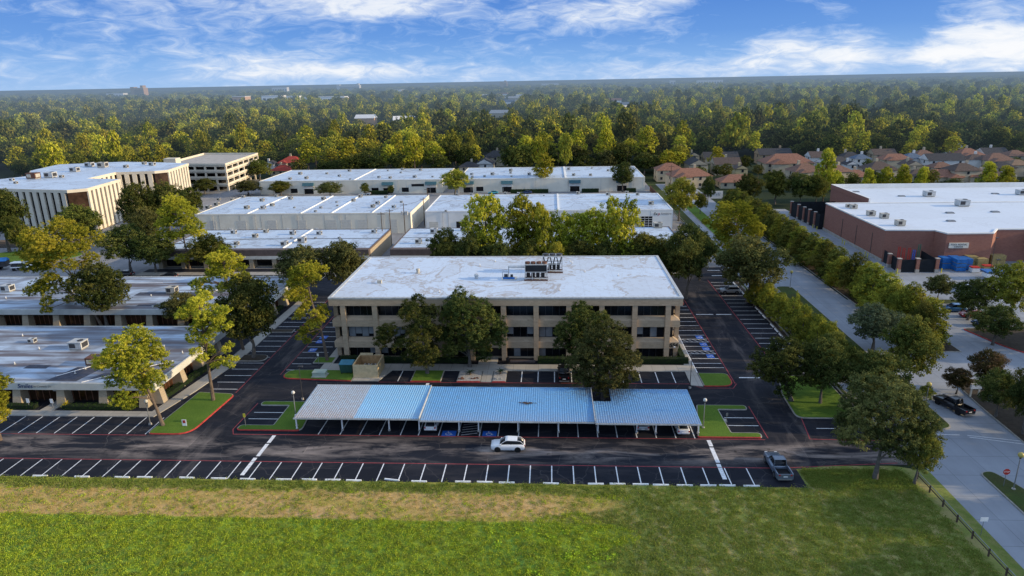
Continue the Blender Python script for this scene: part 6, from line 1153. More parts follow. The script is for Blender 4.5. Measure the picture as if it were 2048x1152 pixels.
for i, (a, c) in enumerate((((-51.6,203,10.5),(-48.6,221.5,9.9)),((-48.6,221.5,9.9),(-44.6,236,9.4)),((-125,362,12),(-96,362,12)),((-96,362,12),(-62,362,12)),((-62,362,12),(4,362,12)),((4,362,12),(40,362,12)))):
    A, B_ = Vector(a), Vector(c); pts = []
    for k in range(9): q = A.lerp(B_, k/8); q.z -= .9*math.sin(math.pi*k/8)*(A-B_).length/40; pts.append(tuple(q))
    tag(MB().tube(pts, .035, 4).build('power_line', 'black'), ['power line between the alley pair and the transformer pole','power line from the transformer pole along the alley','first span of the line behind the far warehouses','second span of the line behind the far warehouses','long span across the gap behind the far warehouses','last span behind the far right cream warehouse'][i], 'power line')
# ------------------------------------------------------------------ small site objects
t = thing('trash_enclosure', 'tan wooden bin enclosure open at the top with brown inside', 'enclosure', (-31.7,108.3,0))
ex0, ex1, ey0, ey1, eh = -33.9, -29.6, 106.2, 110.9, 2.5
MB().box(ex0,ey0,.13,ex1,ey0+.12,eh).box(ex0,ey0+.12,.13,ex0+.12,ey1,eh).box(ex1-.12,ey0+.12,.13,ex1,ey1,eh).box(ex0+.12,ey1-.12,.13,ex0+2.4,ey1,eh+.3).box(ex1-1.7,ey1-.12,.13,ex1-.12,ey1,eh).build('wall', 'wood_tan', t)
MB().box(ex0+.14,ey0+.14,.14,ex0+.2,ey1-.14,eh-.1).box(ex1-.2,ey0+.14,.14,ex1-.14,ey1-.14,eh-.1).box(ex0+.22,ey1-.2,.14,ex1-.22,ey1-.14,eh-.1).build('inner_boards', 'wood_inside', t)
t = thing('condenser_unit', 'grey condenser units inside the tan wooden enclosure', 'condenser', (-31.6,108.8,.13))
for x in (-32.2,-31.0): MB().box(x-.45,108.3,.14,x+.45,109.2,1.5).build('cabinet', 'light_metal', t); MB().cyl(x,108.75,1.5,1.54,.35,12).build('fan', 'black', t)
t = thing('dumpster', 'dark green dumpster with a blue green lid left of the tan enclosure', 'dumpster', (-35.6,108.6,.13))
MB().hexa([(-36.6,107.8,.35),(-34.6,107.8,.35),(-34.6,109.3,.35),(-36.6,109.3,.35)], [(-36.75,107.6,1.9),(-34.45,107.6,1.9),(-34.45,109.4,1.9),(-36.75,109.4,1.9)]).build('bin', 'green_bin', t)
MB().hexa([(-36.8,107.55,1.9),(-34.4,107.55,1.9),(-34.4,109.45,2.05),(-36.8,109.45,2.05)], [(-36.8,107.55,1.98),(-34.4,107.55,1.98),(-34.4,109.45,2.15),(-36.8,109.45,2.15)]).build('lid', 'blue_lid', t)
for x in (-36.4,-34.8): MB().box(x-.08,107.7,.13,x+.08,107.9,.36).box(x-.08,109.1,.13,x+.08,109.3,.36).build('caster', 'black', t)
t = thing('transformer_box', 'pale green transformer box on the lawn left of the dumpster', 'transformer', (-40,106.9,.18)); MB().box(-41.1,106.2,.18,-38.9,107.7,.95).build('cabinet', 'pale_green', t); MB().box(-41.15,106.15,.95,-38.85,107.75,1.03).build('lid', 'pale_green', t); MB().box(-41.3,106.0,.16,-38.7,107.9,.24).build('pad', 'concrete', t)
t = thing('litter_bin', 'black litter bin at the entrance of the three storey building', 'litter bin', (-7.7,113.0,.13)); MB().cyl(-7.7,113,.13,1.0,.3,12,.34).build('bin', 'black', t); MB().cyl(-7.7,113,1.0,1.15,.36,12,.2).build('lid', 'black', t)
t = thing('bench_planter_wall', 'low dark wall beside the entrance of the three storey building', 'wall', (-5.5,113.3,.0)); MB().box(-7.3,113.1,.13,-2.8,113.4,.55).build('wall', 'brown_fascia', t)
# rocks in the two stone beds
for i, (x, y) in enumerate(((-15.1,105.9),(-12.9,106.0),(-9.0,105.8))):
    r5 = random.Random(i); b = MB()
    for k in range(9): a = r5.uniform(0,6.28); q = r5.uniform(0,.5); b.sphere(x+math.cos(a)*q*1.3, y+math.sin(a)*q*.6, .25, r5.uniform(.12,.22), 6, 4, .7)
    tag(b.build('rock_pile', 'rust' if i != 2 else 'stone_bed'), ('small reddish rock pile at the left of the wide stone bed','small reddish rock pile at the right of the wide stone bed','pale rock pile in the narrow stone bed')[i], 'rock pile')
# rail fence at the field edge
t = thing('rail_fence', 'long low dark rail fence between the mown field and the boulevard', 'fence', (45.6,60,0))
ys = [77.2-2.9*k for k in range(14)]
for y in ys: MB().box(45.56,y-.07,-.02,45.70,y+.07,.95).build('post', 'wood_pole', t)
MB().box(45.71,ys[-1],.78,45.76,ys[0],.88).build('rail', 'grey_metal', t)
MB().box(45.72,ys[-1],.38,45.78,ys[0],.5).build('rail', 'wood_pole', t)
for i, (x0, y0, x1, y1, lab) in enumerate(((44.6,262,46.0,310,'brown board fence right of the far right cream warehouse'),(60,286.6,64.6,286.9,'dark wall with brick piers left of the white marked wall'))):
    t = thing('board_fence', lab, 'fence', (x0,y0,0)); MB().box(x0,y0,0,min(x1,x0+.15) if i == 0 else x1,y1,2.3).build('boards', 'cedar' if i == 0 else 'brown_fascia', t)
t = thing('marked_wall', 'white wall with dark painted scribbles at the end of the boulevard', 'wall', (68,287,0)); MB().box(64.8,287,0,71.5,287.3,3.1).build('wall', 'white_haze', t)
b = MB(); r6 = random.Random(9)
for k in range(7):
    x = 65.3+.85*k; pts = [(x+r6.uniform(-.3,.3), 286.96, r6.uniform(1.2,2.6)) for _ in range(4)]; b.tube(pts, .05, 4)
b.build('scribble', 'dark_metal', t)
# hedges (leafy boxes, solid leaf cover)
def hedge(P0, P1, w, h, label, seed, z=0.1, mat='hedge'):
    rg = np.random.default_rng(seed); A = np.array(P0, float); B2 = np.array(P1, float); Ln = np.linalg.norm(B2-A); d = (B2-A)/Ln; nn = np.array([-d[1], d[0]])
    t = thing('hedge', label, 'hedge', ((P0[0]+P1[0])/2, (P0[1]+P1[1])/2, z)); n = int(Ln*(w+2*h)*34)
    u = rg.uniform(0, Ln, n); side = rg.uniform(0, w+2*h, n); v = np.where(side < h, -w/2, np.where(side < h+w, side-h-w/2, w/2)); zz = np.where(side < h, side, np.where(side < h+w, h, side-h-w))
    j = rg.normal(0, .05, (n,3)); P = np.stack([A[0]+d[0]*u+nn[0]*v, A[1]+d[1]*u+nn[1]*v, z+zz], 1)+j
    nr = np.stack([nn[0]*np.sign(v)*(side < h)+nn[0]*np.sign(v)*(side > h+w), nn[1]*np.sign(v)*((side < h)|(side > h+w)), ((side >= h)&(side <= h+w))*1.0], 1)+rg.normal(0,.45,(n,3))
    leaf_mesh(t, 'foliage', P-np.array(wloc(t)), nr, .13, rg, mat, rg.random(n))
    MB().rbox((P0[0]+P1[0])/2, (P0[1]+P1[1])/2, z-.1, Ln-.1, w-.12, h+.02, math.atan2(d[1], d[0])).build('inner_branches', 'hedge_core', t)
    return t
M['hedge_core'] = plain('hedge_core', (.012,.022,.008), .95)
def leaf_mesh(parent, name, P, nr, size, rg, mats, tint, extra=None, link=True):
    n = len(P); nr = nr/np.maximum(1e-6, np.linalg.norm(nr, axis=1))[:,None]
    r = rg.normal(0, 1, (n,3)); a = np.cross(nr, r); a /= np.maximum(1e-6, np.linalg.norm(a, axis=1))[:,None]; b = np.cross(nr, a)
    s = (size*rg.uniform(.65,1.35,n))[:,None] if np.isscalar(size) else size[:,None]
    asp = rg.uniform(.55,1.0,(n,1))
    V = np.stack([P-a*s*.5, P-b*s*.5*asp, P+a*s*.5, P+b*s*.5*asp], 1).reshape(-1,3)
    me = bpy.data.meshes.new(name); nf = n
    me.vertices.add(4*nf); me.loops.add(4*nf); me.polygons.add(nf)
    me.vertices.foreach_set('co', V.astype(np.float32).ravel()); me.loops.foreach_set('vertex_index', np.arange(4*nf, dtype=np.int32))
    me.polygons.foreach_set('loop_start', np.arange(0, 4*nf, 4, dtype=np.int32))
    at = me.attributes.new('tint', 'FLOAT', 'FACE'); at.data.foreach_set('value', np.clip(tint,0,1).astype(np.float32))
    for k in ([mats] if isinstance(mats, str) else mats): me.materials.append(M[k])
    me.update(calc_edges=True)
    o = bpy.data.objects.new(name, me)
    if link: COL.objects.link(o); o.parent = parent
    return o
hedge((-38.3,113.55),(-33.9,113.55),1.0,1.0,'short clipped hedge between the bent pine and the enclosure in front of the main building',1,.1)
hedge((-33.3,113.35),(-14.6,113.35),1.0,.9,'clipped hedge along the left half of the three storey building',2,.1)
hedge((-2.4,113.35),(8.2,113.35),1.1,1.0,'clipped hedge right of the entrance of the three storey building',3,.1)
hedge((8.5,113.35),(24.3,113.35),1.1,1.0,'clipped hedge along the right end of the three storey building',4,.1)
hedge((23.4,114.1),(23.4,120),1.0,1.0,'clipped hedge turning the right corner of the three storey building',5,.1)
for i, (a, c, y) in enumerate(((-18.0,-1.0,306.4),(13.9,21.5,306.4),(33.8,38,306.6),(-85,-74,306.5))): hedge((a,y),(c,y),1.6,1.7,['long clipped hedge in front of the far right cream warehouse under the tall pine','short clipped hedge right of the middle door of the far right cream warehouse','last short hedge at the right end of the far right cream warehouse','clipped hedge in front of the far left cream warehouse'][i],20+i,0)
hedge((-77.2,94.2),(-66,94.2),1.2,.7,'low planting between the piers of the near dental office',30,0)
hedge((-63.0,97.2),(-61.5,111.5),1.1,.75,'low planting along the right side of the near dental office',31,0)
hedge((-90,94.2),(-81.8,94.2),1.2,.7,'low planting left of the dental office door',32,0)
hedge((-61.5,132),(-61.0,144),1.0,.8,'low planting along the right side of the second low office',33,0)
t = thing('flower_bush', 'bright yellow flowering bush beside the dental office door', 'bush', (-77.2,94.6,0)); rg = np.random.default_rng(4); P = rg.normal(0,.3,(500,3)); P[:,2] = np.abs(P[:,2])*1.4+.1; leaf_mesh(t, 'foliage', P, P+rg.normal(0,.3,(500,3)), .14, rg, 'leaf_flower', rg.random(500)) if False else None
M['leaf_flower'] = make_leaf('leaf_flower', (.35,.28,.02), (.5,.4,.02), (.6,.5,.03)); leaf_mesh(t, 'foliage', P, P+rg.normal(0,.3,(500,3)), .14, rg, 'leaf_flower', rg.random(500))
# cycad palms in the stone beds
def cycad(x, y, label, seed):
    r = random.Random(seed); t = thing('cycad_palm', label, 'palm', (x,y,.18)); MB().cyl(x,y,.18,.6,.16,8).build('trunk', 'bark', t)
    for k in range(18):
        a = 2*math.pi*k/18+r.uniform(-.1,.1); el = r.uniform(.25,1.1); Ln = r.uniform(.85,1.15); b = MB(); pts = []
        for q in range(6):
            s = q/5; pts.append(Vector((x+math.cos(a)*Ln*s*math.cos(el*(1-s*.6)), y+math.sin(a)*Ln*s*math.cos(el*(1-s*.6)), .6+Ln*s*math.sin(el)-.5*s*s)))
        for q in range(5):
            p0, p1 = pts[q], pts[q+1]; side = Vector((-math.sin(a), math.cos(a), 0))*.13*(1-q/6); b.add([p0-side, p1-side*.9, p1, p0], [(0,1,2,3)]); b.add([p0+side, p1+side*.9, p1, p0], [(3,2,1,0)])
        b.build('frond', 'frond', t)
M['frond'] = plain('frond', (.022,.05,.016), .7, var=.3)
cycad(-13.9,107.6,'dark cycad palm in the wide stone bed',1); cycad(-8.7,108.0,'dark cycad palm in the narrow stone bed',2)
# person walking on the boulevard
def person():
    t = thing('person', 'person in a pale shirt and dark trousers walking at the right edge of the boulevard', 'person', (62.8,180.7,.004))
    J = {'pelvis':(0,0,.95,.15),'chest':(0,.02,1.28,.17),'neck':(0,.02,1.48,.07),'head':(0,0,1.62,.10),'top':(0,.0,1.74,.08),
         'hl':(-.1,0,.90,.11),'kl':(-.11,-.12,.50,.075),'al':(-.11,.10,.10,.05),'fl':(-.11,-.10,.04,.045),'hr':(.1,0,.90,.11),'kr':(.11,.08,.50,.075),'ar':(.12,.30,.12,.05),'fr':(.12,.12,.05,.045),
         'sl':(-.19,.02,1.42,.07),'el':(-.25,.08,1.15,.05),'wl':(-.27,-.04,.93,.035),'dl':(-.27,-.10,.84,.035),'sr':(.19,.02,1.42,.07),'er':(.25,-.03,1.15,.05),'wr':(.26,-.2,.98,.035),'dr':(.26,-.27,.92,.035)}
    E = [('pelvis','chest'),('chest','neck'),('neck','head'),('head','top'),('pelvis','hl'),('hl','kl'),('kl','al'),('al','fl'),('pelvis','hr'),('hr','kr'),('kr','ar'),('ar','fr'),('chest','sl'),('sl','el'),('el','wl'),('wl','dl'),('chest','sr'),('sr','er'),('er','wr'),('wr','dr')]
    def grow(name, edges, mat, f=1.0, root='pelvis'):
        ks = []
        for a, c in edges:
            for q in (a, c):
                if q not in ks: ks.append(q)
        me = bpy.data.meshes.new(name); me.from_pydata([J[k][:3] for k in ks], [(ks.index(a), ks.index(c)) for a, c in edges], []); ob = bpy.data.objects.new(name, me); COL.objects.link(ob)
        md = ob.modifiers.new('s', 'SKIN'); sv = me.skin_vertices[0].data
        for i, k in enumerate(ks): sv[i].radius = (J[k][3]*f, J[k][3]*f*(.75 if k in ('pelvis','chest') else 1)); sv[i].use_root = (k == root)
        s = ob.modifiers.new('u', 'SUBSURF'); s.levels = 1; s.render_levels = 1
        bpy.context.view_layer.update(); m2 = bpy.data.meshes.new_from_object(ob.evaluated_get(bpy.context.evaluated_depsgraph_get())); bpy.data.objects.remove(ob)
        m2.name = name; m2.materials.clear(); m2.materials.append(M[mat]); o = bpy.data.objects.new(name, m2); COL.objects.link(o); o.parent = t; return o
    grow('body', E, 'skin'); grow('trousers', [('pelvis','hl'),('hl','kl'),('kl','al'),('pelvis','hr'),('hr','kr'),('kr','ar')], 'trousers', 1.15)
    grow('shirt', [('pelvis','chest'),('chest','sl'),('sl','el'),('chest','sr'),('sr','er')], 'shirt', 1.17)
    MB().sphere(0,.02,1.70,.112,10,8).build('hair', 'hair', t, True, False)
person()
# ------------------------------------------------------------------ trees
def crown_data(lobes, rg, leaf, clump_r, spacing, per, low_cut=-.6):
    """lobes: (x,y,z,rx,ry,rz). returns leaf points, normals, tints"""
    C = []; T = []
    for li, (x,y,z,rx,ry,rz) in enumerate(lobes):
        area = 4*math.pi*((rx*ry+rx*rz+ry*rz)/3); n = max(4, int(area/(spacing*spacing)))
        i = np.arange(n)+.5; ph = np.arccos(1-2*i/n); th = math.pi*(1+5**.5)*i+rg.uniform(0,6.28)
        d = np.stack([np.cos(th)*np.sin(ph), np.sin(th)*np.sin(ph), np.cos(ph)], 1)+rg.normal(0,.16,(n,3)); d = d[d[:,2] > low_cut]
        r = rg.uniform(.62,1.06,len(d))[:,None]; c = np.array([x,y,z])+d*r*np.array([rx,ry,rz])
        keep = np.ones(len(c), bool)
        for lj, (a,b,e,ra,rb,rc) in enumerate(lobes):
            if lj == li: continue
            q = (c-np.array([a,b,e]))/np.array([ra,rb,rc]); keep &= (q*q).sum(1) > .42
        C.append(c[keep]); T.append(rg.uniform(.15,.85)*np.ones(keep.sum()))
    C = np.concatenate(C); T = np.concatenate(T)+rg.normal(0,.16,len(C)); k = len(C)
    rad = clump_r*rg.uniform(.6,1.25,k)
    idx = np.repeat(np.arange(k), per); n = len(idx)
    d = rg.normal(0,1,(n,3)); d /= np.linalg.norm(d, axis=1)[:,None]; rr_ = rg.uniform(0,1,n)**.45
    P = C[idx]+d*(rr_*rad[idx])[:,None]*np.array([1,1,.72])
    nr = d*.7+np.array([0,0,.55])+rg.normal(0,.5,(n,3))
    return P, nr, T[idx]+rg.normal(0,.14,n)+d[:,2]*.12, C
def limbs(b, trunk, lobes, rg, r0, top_r, n_l=9, mats=0):
    b.tube(trunk, [r0*1.35]+[r0+(top_r-r0)*i/(len(trunk)-1) for i in range(1,len(trunk))], 8)
    tp = [Vector(p) for p in trunk]
    sel = lobes if len(lobes) <= n_l else [lobes[i] for i in rg.choice(len(lobes), n_l, replace=False)]
    for l in sel:
        e = Vector(l[:3]); best = min(range(len(tp)), key=lambda i: (tp[i]-e).length+(6 if tp[i].z > e.z-.2 else 0)+(8 if i == 0 else 0)); s = tp[best]
        if best+1 < len(tp) and s.z < e.z-2.5: s = s.lerp(tp[best+1], .4)
        mid = s.lerp(e, .5)+Vector((rg.uniform(-.3,.3), rg.uniform(-.3,.3), (e-s).length*.06)); rr0 = min(r0*.5, .055*(e-s).length+.04)
        b.tube([tuple(s), tuple(mid), tuple(e)], [rr0, rr0*.65, rr0*.25], 5)
SP = dict(oak_dark=('leaf_dark','bark_grey'), oak_olive=('leaf_olive','bark_grey'), oak_mid=('leaf_mid','bark_grey'), oak_light=('leaf_light','bark_grey'), oak_grey=('leaf_grey','bark_grey'),
    pine=('leaf_pine','bark'), light=('leaf_pine','bark'), hedge_tree=('leaf_mid','bark_grey'), hedge_light=('leaf_light','bark_grey'), bush_tree=('leaf_light','bark_grey'), cypress=('leaf_light','bark'), crape=('leaf_olive','bark'), red_tree=('leaf_red','bark_grey'))
def make_tree(trunk, lobes, leafm, barkm, rg, leaf=.27, clump=.75, spacing=.95, per=34, r0=.26, nl=9, low=-.6):
    P, nr, T, C = crown_data(lobes, rg, leaf, clump, spacing, per, low)
    b = MB(); limbs(b, trunk, lobes, rg, r0, r0*.35, nl)
    return P, nr, T, b
# generic prototypes (height 10, crown width 9)
def proto_lobes(kind, seed):
    rg = np.random.default_rng(seed); L_ = []; U = rg.uniform
    if kind in ('oak','crape'):
        n = 15; z0, zr = (6.2, 3.1) if kind == 'oak' else (6.0, 3.0)
        for i in range(n):
            a = i*2.4+U(-.4,.4); h = (i+.5)/n; zz = 3.3+h*5.2; k = math.sin(math.pi*min(1,(zz-2.0)/8.6)); rad = 3.1*k*U(.55,1.0)*(1 if i < n-2 else .3)
            s = U(1.15,1.85); L_.append((math.cos(a)*rad, math.sin(a)*rad, min(zz, 8.6), s*1.1, s*1.1, s*.85))
        L_.append((0,0,6.0,2.2,2.2,2.3))
        tr = [(0,0,0),(U(-.2,.2),0,1.6),(U(-.4,.4),U(-.3,.3),3.6),(0,0,6.4)]
    elif kind == 'pine':
        n = 15
        for i in range(n):
            h = i/(n-1); a = i*2.4+U(-.5,.5); zz = 4.2+h*5.0; rad = (2.6*(1-h)**.55+.35)*U(.45,1.1); s = U(.9,1.5)
            L_.append((math.cos(a)*rad, math.sin(a)*rad, zz, s*1.15, s*1.15, s*.72))
        L_.append((0,0,9.3,.9,.9,.7)); tr = [(0,0,0),(U(-.15,.15),0,3),(U(-.3,.3),U(-.2,.2),6),(0,0,9.3)]
    elif kind == 'light':
        n = 17
        for i in range(n):
            h = i/(n-1); a = i*2.4; zz = 3.0+h*6.3; rad = 3.1*math.sin(math.pi*(.18+.72*(1-h)))*U(.5,1.05); s = U(1.0,1.6); L_.append((math.cos(a)*rad, math.sin(a)*rad, zz, s*1.15, s*1.15, s*.75))
        tr = [(0,0,0),(U(-.2,.2),0,3),(U(-.3,.3),0,6),(0,0,9.3)]
    elif kind == 'hedge':
        for i in range(14):
            h = i/13; a = i*2.4; zz = 1.3+h*7.6; rad = 2.7*(1-h)**.6*U(.55,1.05); s = U(1.2,1.9)*(1-.4*h); L_.append((math.cos(a)*rad, math.sin(a)*rad, zz, s*1.1, s*1.1, s*1.05))
        L_.append((0,0,4,2.6,2.6,3.4)); tr = [(0,0,0),(0,0,4),(0,0,8.8)]
    elif kind == 'cypress':
        for i in range(10):
            h = i/9; s = 2.6*(1-h)+.6; L_.append((U(-.3,.3), U(-.3,.3), 1+h*8, s, s, 1.2))
        tr = [(0,0,0),(0,0,4),(0,0,9)]
    return L_, tr
PK = dict(oak_dark='oak', oak_olive='oak', oak_mid='oak', oak_light='oak', oak_grey='oak', pine='pine', light='light', hedge_tree='hedge', hedge_light='hedge', bush_tree='hedge', cypress='cypress', crape='crape', red_tree='oak')
proto_cache = {}
def tree_proto(sp, v, lod=0):
    key = (sp, v, lod)
    if key in proto_cache: return proto_cache[key]
    kind = PK[sp]; lobes, tr = proto_lobes(kind, 100+v*17+len(kind)); rg = np.random.default_rng(v+7*len(sp))
    dens = {'pine':(.235,.48,.82,40),'light':(.26,.50,.76,30),'oak':(.235,.62,.84,46),'crape':(.34,.7,.9,30),'hedge':(.24,.60,.80,36),'cypress':(.3,.6,.8,30)}[kind]
    leaf, cl, spc, per = dens
    if lod: leaf, spc, per = leaf*1.9, spc*1.35, max(10, per//3)
    P, nr, T, b = make_tree(tr, lobes, None, None, rg, leaf, cl, spc, per, .24 if kind != 'pine' else .2, 8)
    lm, bm = SP[sp]
    cr_ = leaf_mesh(None, 'crown', P, nr, leaf, rg, lm, T, link=False).data
    bo = b.build('trunk', bm); tm = bo.data; bpy.data.objects.remove(bo)
    proto_cache[key] = (cr_, tm); return proto_cache[key]
def place_tree(sp, X, Y, h, w, label, group=None, rz=None, lod=0, v=None, name=None, z=0):
    v = (int(abs(X)*7+abs(Y)*3)) % 3 if v is None else v; cm, tm = tree_proto(sp, v, lod)
    nm = name or {'pine':'pine_tree','light':'feathery_tree','hedge_tree':'hedge_tree','hedge_light':'hedge_tree','bush_tree':'bushy_shrub','cypress':'conifer_tree','crape':'crape_myrtle'}.get(sp, 'oak_tree' if sp.startswith('oak') else 'broadleaf_tree')
    t = thing(nm, label, 'tree' if sp != 'bush_tree' else 'shrub', (X,Y,z), (X*1.7+Y*.9) % 6.28 if rz is None else rz, group)
    wn = {'oak':8.8,'pine':6.4,'light':7.4,'hedge':7.2,'cypress':6.5,'crape':8.8}[PK[sp]]
    t.scale = (w/wn, w/wn, h/9.9)
    for n2, me in (('crown', cm), ('trunk', tm)):
        o = bpy.data.objects.new(n2, me); COL.objects.link(o); o.parent = t
    return t
hi = bi = li = 0
for sp, X, Y, h, w, lab in TREES:
    g = None
    if lab == 'HEDGE': lab = f'bushy tree, {nth(hi)} from the far end of the row between boulevard and store drive'; hi += 1; g = 'row of dense trees between boulevard and store'
    elif lab == 'BUSH': lab = f'leafy shrub, {nth(bi)} from the far end of the shrub row right of the parking lane'; bi += 1; g = 'shrub row right of the parking lane'
    elif lab == 'BELT': lab = f"{'slim light pine' if sp == 'pine' else 'green tree'} behind the brick store below the houses, {nth(li)} counted"; li += 1; g = 'tree belt behind the brick store'
    if g and g.startswith('row of dense'): w *= 1.12; sp = 'hedge_light' if hi % 3 == 0 or hi > 22 else 'hedge_tree'
    place_tree(sp, X, Y, h, w, lab, g)
    if g and g.startswith('shrub row'): place_tree(sp, X+1.6, Y+4.2, h*.85, w*1.1, f'leafy shrub behind the {nth(bi-1)} one from the far end of the shrub row', g)
# hero trees shaped from lobes measured on the real crowns
for i, (sp, X, Y, Ls, tr, lab) in enumerate(HEROES):
    rg = np.random.default_rng(50+i); kind = sp; hw = max(abs(l[0]) for l in Ls)+.5
    lobes = []
    for j, (dx, dz, r) in enumerate(Ls):
        k = math.sqrt(max(.05, 1-(dx/hw)**2))*hw*.55
        if kind == 'pine':
            [lobes.append((dx+rg.uniform(-.2,.2), s*rg.uniform(.1,.9)*k, dz+rg.uniform(-.2,.2), r*1.05, r*1.05, r*.8)) for s in (-1, 1)]
        else:
            for s in (-1, 1): lobes.append((dx+rg.uniform(-.3,.3), s*rg.uniform(.15,1)*k, dz, r*.95, r*.95, r*.85))
    pts = [(a, 0, c) for a, c in tr] if tr else [(0,0,0),(0,0,2),(Ls[0][0]*.4,0,max(l[1] for l in Ls)*.45),(Ls[0][0]*.8,0,max(l[1] for l in Ls)*.8)]
    pts[0] = (pts[0][0], 0, -.05)
    t = thing('pine_tree' if kind == 'pine' else 'oak_tree', lab, 'tree', (X,Y,.05)); lm, bm = SP[sp]
    if kind == 'pine': P, nr, T, b = make_tree(pts, lobes, 0, 0, rg, .22, .34, .54, 40, .24, 18, -.8)
    else: P, nr, T, b = make_tree(pts, lobes, 0, 0, rg, .24, .46, .70, 42, .30, 10)
    leaf_mesh(t, 'crown', P, nr, .165 if kind == 'pine' else .20, rg, lm, T); b.build('trunk', bm, t, world=False)
# trees standing along the right side of the boulevard, beyond the frame
for i, (x, y, h) in enumerate(((72,79,12),(75,68,13),(71,58,12.5),(76,48,13.5),(72,37,13),(75,27,13),(83,84,12),(90,76,13),(88,62,13.5),(92,96,10),(100,90,12),(112,96,13),(74,16,13),(90,44,13),(96,112+4,10),(112,122,13),(122,112,13),(128,124,13))):
    place_tree('oak_dark' if i % 2 else 'oak_mid', x, y, h, h*.85, f'oak in the grove right of the boulevard, {nth(i)} counted from the driveway corner', 'oaks in the grove right of the boulevard')
# ------------------------------------------------------------------ woods behind, individual front trees
HOUSE_XY = [(q[0], q[1], q[2]) for q in HOUSES]
def clear_of_houses(x, y, m=.62, front=1):
    for hx, hy_, hw in HOUSE_XY:
        if abs(x-hx) < hw*m+3 and -hw*.5-4-front*28 < y-hy_ < hw*.4+3: return False
    return True
rf = random.Random(11); cnt = {'pine':0,'oak':0}
cands = []
for row in range(9):
    yb = 364+row*11
    x = -yb*.80
    while x < yb*.74:
        X = x+rf.uniform(-3,3); Y = yb+rf.uniform(-4.5,4.5); x += rf.uniform(8,12.5)
        if -205 < X < -158 and Y < 385: continue
        if not clear_of_houses(X, Y, .55, .8): continue
        cands.append((row, X, Y))
for yb in (300, 312, 324, 336, 348):      # left edge behind the striped block
    x = -yb*.80
    while x < -212-(yb-300)*.05:
        X = x+rf.uniform(-3,3); Y = yb+22+rf.uniform(-4,4); x += rf.uniform(9,12); cands.append((7+(yb-300)//12, X, Y))
cands.sort(key=lambda c: c[2])
zones = [(-1e9,-200,'behind the striped office block'),(-200,-140,'behind the parking garage'),(-140,-45,'behind the far left cream warehouse'),(-45,50,'behind the far right cream warehouse'),(50,1e9,'behind the rows of houses')]
zc = {}
for row, X, Y in cands[:285]:
    pine = rf.random() < (.44 if row > 0 else .3)
    z = next(i for i, q in enumerate(zones) if q[0] <= X < q[1]); k = (z, pine, row); zc.setdefault(k, []).append((X, Y, pine, row, z))
tot = 0
for k in sorted(zc, key=lambda q: (q[2], q[0], q[1])):
    for j, (X, Y, pine, row, z) in enumerate(sorted(zc[k])):
        big = rf.random()
        if pine: h = rf.choice((rf.uniform(14,19), rf.uniform(16,22), rf.uniform(22,28))); w = rf.uniform(8,12.5); sp = 'pine' if rf.random() < .8 else 'oak_light'
        else: h = rf.uniform(9,20); w = rf.uniform(10,16); sp = rf.choice(('oak_dark','oak_mid','oak_dark','oak_olive','oak_dark'))
        h *= .86 if row < 4 else 1
        if X > 55 and Y < 405: h *= .78
        look = {'pine':'tall sunlit pine','oak_light':'tall yellow green tree','oak_dark':'dark round tree','oak_mid':'green round tree','oak_olive':'olive round tree'}[sp]
        place_tree(sp, X, Y, h, w, f"{look}, {'front' if row == 0 else nth(row)} row of woods {zones[z][2].replace(' the ', ' ')}, {nth(j)} from left", 'trees of the woods '+zones[z][2], lod=1, v=int(big*3)); tot += 1
for i in range(26):    # trees between the houses
    for _ in range(40):
        X = rf.uniform(62, 240); Y = rf.uniform(298, 372)
        if clear_of_houses(X, Y, .5, .25) and X < Y*.72: break
    else: continue
    HOUSE_XY.append((X, Y, 3)); sp = rf.choice(('oak_dark','oak_mid','oak_olive'))
    place_tree(sp, X, Y, rf.uniform(6,9.5), rf.uniform(6,9), f'small tree growing between the houses, {nth(i)} planted', 'small trees between the houses', lod=1)
